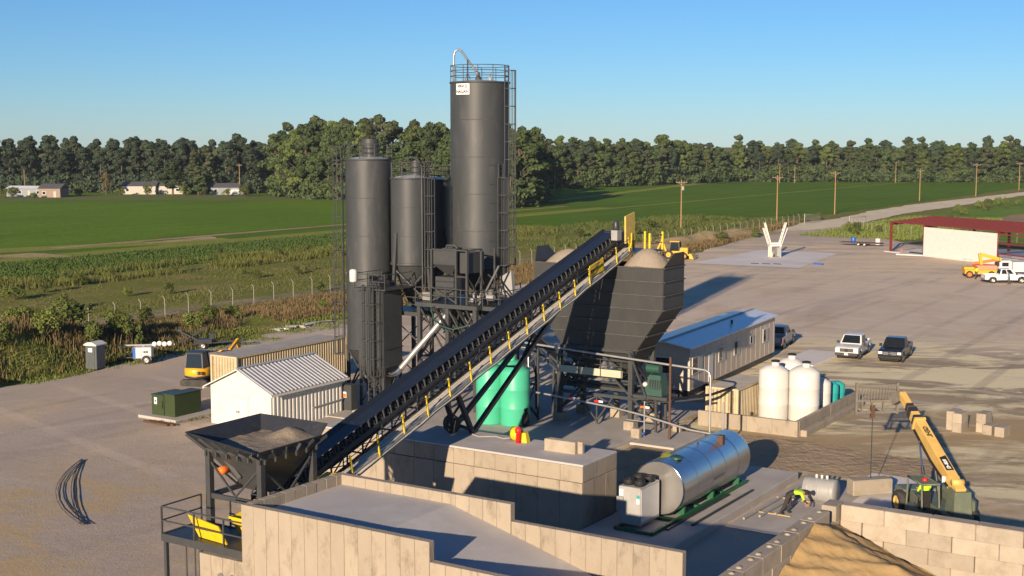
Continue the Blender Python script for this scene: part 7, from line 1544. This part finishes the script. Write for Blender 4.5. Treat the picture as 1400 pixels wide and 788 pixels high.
PL = [((36.13,279.7),10.6),((62.97,311.3),10.8),((83.76,340.0),11.2),((129.6,417.0),10.2),((160.34,453.4),11.4),((198.45,513.7),10.9)]
LBL = ['wooden power pole standing between the fence and the spoil bank','wooden power pole with crossarm just left of the lane gate','wooden power pole with crossarm right behind the lane gate','wooden power pole at the first bend of the gravel lane beyond the gate','taller wooden power pole farther down the gravel lane','last wooden power pole visible along the gravel lane']
for (xy, h), lb in zip(PL, LBL): pole(xy, h, lb)
mb = MB(); mb.lathe((36.4,279.2,8.4),[(.001,0),(.26,0),(.28,.1),(.28,.75),(.2,.85),(.001,.88)],12); tag(mb.build('pole_transformer', M['grey']), 'grey can transformer mounted on the pole by the spoil bank', 'transformer')
for xy, h in (((62,598),9.8),((74.5,608),10.2),((177,606),9.8),((16.5,505),9.0),((122.5,601.0),9.0),((130.0,604),8.5)): pole(xy, h, 'bare wooden pole in front of the long wood', False, 'poles in front of the wood')
pole((-97.5, 470), 11.0, 'wooden pole with crossarm beside the low house by the grove', True, 'poles by the houses')
pole((-176, 474), 9.0, 'wooden pole with yellow sleeve behind the grey low house', False, 'poles by the houses')
for i in range(len(PL)-1):
    (a, ha), (b, hb) = PL[i], PL[i+1]; wt = thing('power_line', 'sagging power line wires between ' + ['the bank pole and the gate pole','the two poles at the gate','the gate and the first bend pole','the first bend pole and the taller pole','the last two lane poles'][i], 'wires', (0,0,0), None, rz=0)
    for off_ in (-1.2,.6,1.2):
        pts = []
        for k in range(13):
            s = k/12; pts.append((a[0]+(b[0]-a[0])*s+off_*.84, a[1]+(b[1]-a[1])*s-off_*.53, (ha+(hb-ha)*s)-.35-4*s*(1-s)*.9))
        mb = MB(); mb.tube(pts,.022,3,False); mb.build('wire', M['dark'], wt)
# ------------------------------------------------------------ chain-link fence posts, wires and gates
M['fencep'] = mat('weathered_post', (.33,.31,.28), .7)
def fence(label, pts, step, h=2.0, seed=1):
    r2 = random.Random(seed); t = thing('wire_fence', label, 'fence', (*pts[0], 0)); P_ = [Vector(p) for p in pts]; prev = None
    for a, b in zip(P_, P_[1:]):
        n_ = max(1, round((b-a).length/step)); d = (b-a).normalized(); nn = Vector((-d.y, d.x))
        for k in range(n_):
            q = a.lerp(b, k/n_); z0 = max(0, mound_h(q.x, q.y)); e = r2.uniform(-.03,.03)
            mb = MB(); mb.tube([(q.x,q.y,z0-.1),(q.x+e,q.y,z0+h),(q.x+e+nn.x*.3,q.y+nn.y*.3,z0+h+.3)],.03,6); mb.build('post', M['fencep'], t)
            if prev is not None:
                mb = MB()
                for f in (.05,.35,.65,1.0): mb.tube([(prev[0].x,prev[0].y,prev[1]+h*f),(q.x,q.y,z0+h*f)],.008,3,False)
                mb.build('wire', M['galv'], t)
            prev = (q, z0)
fence('galvanised wire fence running between the weeds and the crop field', [(-105.5,70),(-105,150),(-105,290)], 3.4)
fence('short wire fence on the verge right of the gravel lane', [(-92,284),(-78,262),(-58,256),(-38,254)], 3.2, 2.0, 5)
for a, b, lab in (((-105,290),(-103.5,296.5),'left leaf of the chain-link lane gate standing open'), ((-92.5,284),(-91,291),'right leaf of the chain-link lane gate standing open')):
    g_ = thing('gate', lab, 'gate', (*a, 0), 'lane gates'); A, B = Vector(a), Vector(b)
    mb = MB(); mb.tube([(A.x,A.y,0),(A.x,A.y,2.3)],.09,8); mb.build('gate_post', M['galv'], g_)
    mb = MB(); mb.tube([(A.x,A.y,.1),(B.x,B.y,.1),(B.x,B.y,2.0),(A.x,A.y,2.0),(A.x,A.y,.1)],.05,6); mb.build('gate_frame', M['galv'], g_)
    mb = MB()
    for k in range(14): q = A.lerp(B, k/14); mb.tube([(q.x,q.y,.1),(q.x,q.y,2.0)],.014,3,False)
    for k in range(6): mb.tube([(A.x,A.y,.1+.32*k),(B.x,B.y,.1+.32*k)],.012,3,False)
    mb.build('gate_mesh', M['galv'], g_)
# drums and trailer by the verge
for u, v, mt_, lab in ((-76.2,236.5,'bluet','blue barrel on the yard edge beside the steel building'),(-71.5,236.0,'white','white square drum on the yard edge beside the steel building')):
    m_ = MB(); m_.lathe((u,v,.02),[(.001,0),(.42,0),(.45,.05),(.45,1.05),(.4,1.15),(.001,1.17)],14); tag(m_.build('barrel', M[mt_], site=True), lab, 'barrel')
fl = thing('flat_trailer', 'low dark flat trailer parked left of the steel building', 'trailer', (-72.5, 232, 0)); mb = MB(); mb.box(-77,-69.5,231.2,233.0,.5,.68); mb.build('bed', M['rustpole'], fl)
for u in (-73.5,-72.4):
    for v in (231.1,233.1): wheel(fl, (u,v,.35), .35, .22)
# ------------------------------------------------------------ low houses by the wood
def house(label, xy, rz, L, Wd, h, wall, roofm, trailer=False):
    t = thing('house', label, 'house', (0,0,0), 'low houses by the wood', rz=0); put(t, xy, rz, 0)
    mb = MB(); mb.box(-L/2,L/2,-Wd/2,Wd/2,0,h); mb.build('wall', M[wall], t); rh = .9 if trailer else 1.5
    mb = MB(); mb.prism([(-Wd/2-.3,h-.02),(Wd/2+.3,h-.02),(0,h+rh)],-L/2-.3,L/2+.3,'x'); mb.build('roof', M[roofm], t)
    n_ = max(2, int(L/3.2))
    for k in range(n_):
        x = -L/2 + L*(k+.5)/n_; w_ = MB()
        if k == n_//2: w_.box(x-.45,x+.45,-Wd/2-.05,-Wd/2-.005,.1,2.1); d = w_.build('door', M['house3'], t)
        else:
            w_.box(x-.6,x+.6,-Wd/2-.05,-Wd/2-.005,1.0,2.1); f = w_.build('window', M['signw'], t); w_ = MB(); w_.box(x-.5,x+.5,-Wd/2-.06,-Wd/2-.051,1.08,2.02); w_.build('pane', M['glass'], f)
    return t
house('grey mobile home with pale roof at the end of the row of houses', (-166.5, 452), R(-14), 14, 5, 2.8, 'house2', 'offroof', True)
house('tan house with dark roof beside the grey mobile home', (-156.0, 446.5), R(-4), 7.5, 7, 3.1, 'house1', 'hroof')
house('white house with dark roof behind the brown-leaved tree', (-134.0, 474), R(2), 12, 7, 3.0, 'house3', 'hroof')
house('white house half hidden by the broad round tree', (-124.5, 476), R(0), 12, 7, 3.0, 'house3', 'hroof')
house('low house with blue-grey roof beside the grove', (-102.5, 470), R(8), 10, 6, 2.6, 'house2', 'hroof')
vn = thing('parked_van', 'white van parked beside the low house near the grove', 'van', (0,0,0), None, rz=0); put(vn, (-97.0, 462), R(6), .02); mb = MB(); mb.prism([(-2.4,.4),(2.4,.4),(2.4,1.1),(1.7,1.25),(1.2,2.0),(-2.4,2.05)],-.95,.95,'y'); mb.build('body', M['pwhite'], vn)
for x in (-1.5,1.5):
    for y in (-.85,.85): wheel(vn, (x,y,.36), .36, .22)
# grey block at the left edge of the yard
gb = MB(); gb.cbox(-86.4,-85.2,60.6,61.6,0,.75,.05); tag(gb.build('concrete_block', M['grey'], site=True), 'grey concrete block at the grassy yard edge near the mound', 'concrete block')
# ------------------------------------------------------------ morning haze: one closed box of thin air round the whole place
mb = MB(); mb.box(-520, 520, -60, 900, -1.5, 36)
hz = mb.build('haze', None); hz.data.materials.clear()
hm = bpy.data.materials.new('thin_haze'); hm.use_nodes = True; hn = hm.node_tree
hn.nodes.remove(hn.nodes['Principled BSDF']); pv = hn.nodes.new('ShaderNodeVolumePrincipled')
pv.inputs['Color'].default_value = (.72, .86, 1.0, 1); pv.inputs['Density'].default_value = .00007; pv.inputs['Anisotropy'].default_value = .0
hn.links.new(pv.outputs['Volume'], hn.nodes['Material Output'].inputs['Volume'])
hz.data.materials.append(hm); tag(hz, 'thin blue morning haze over the whole site', 'haze', None, 'stuff')
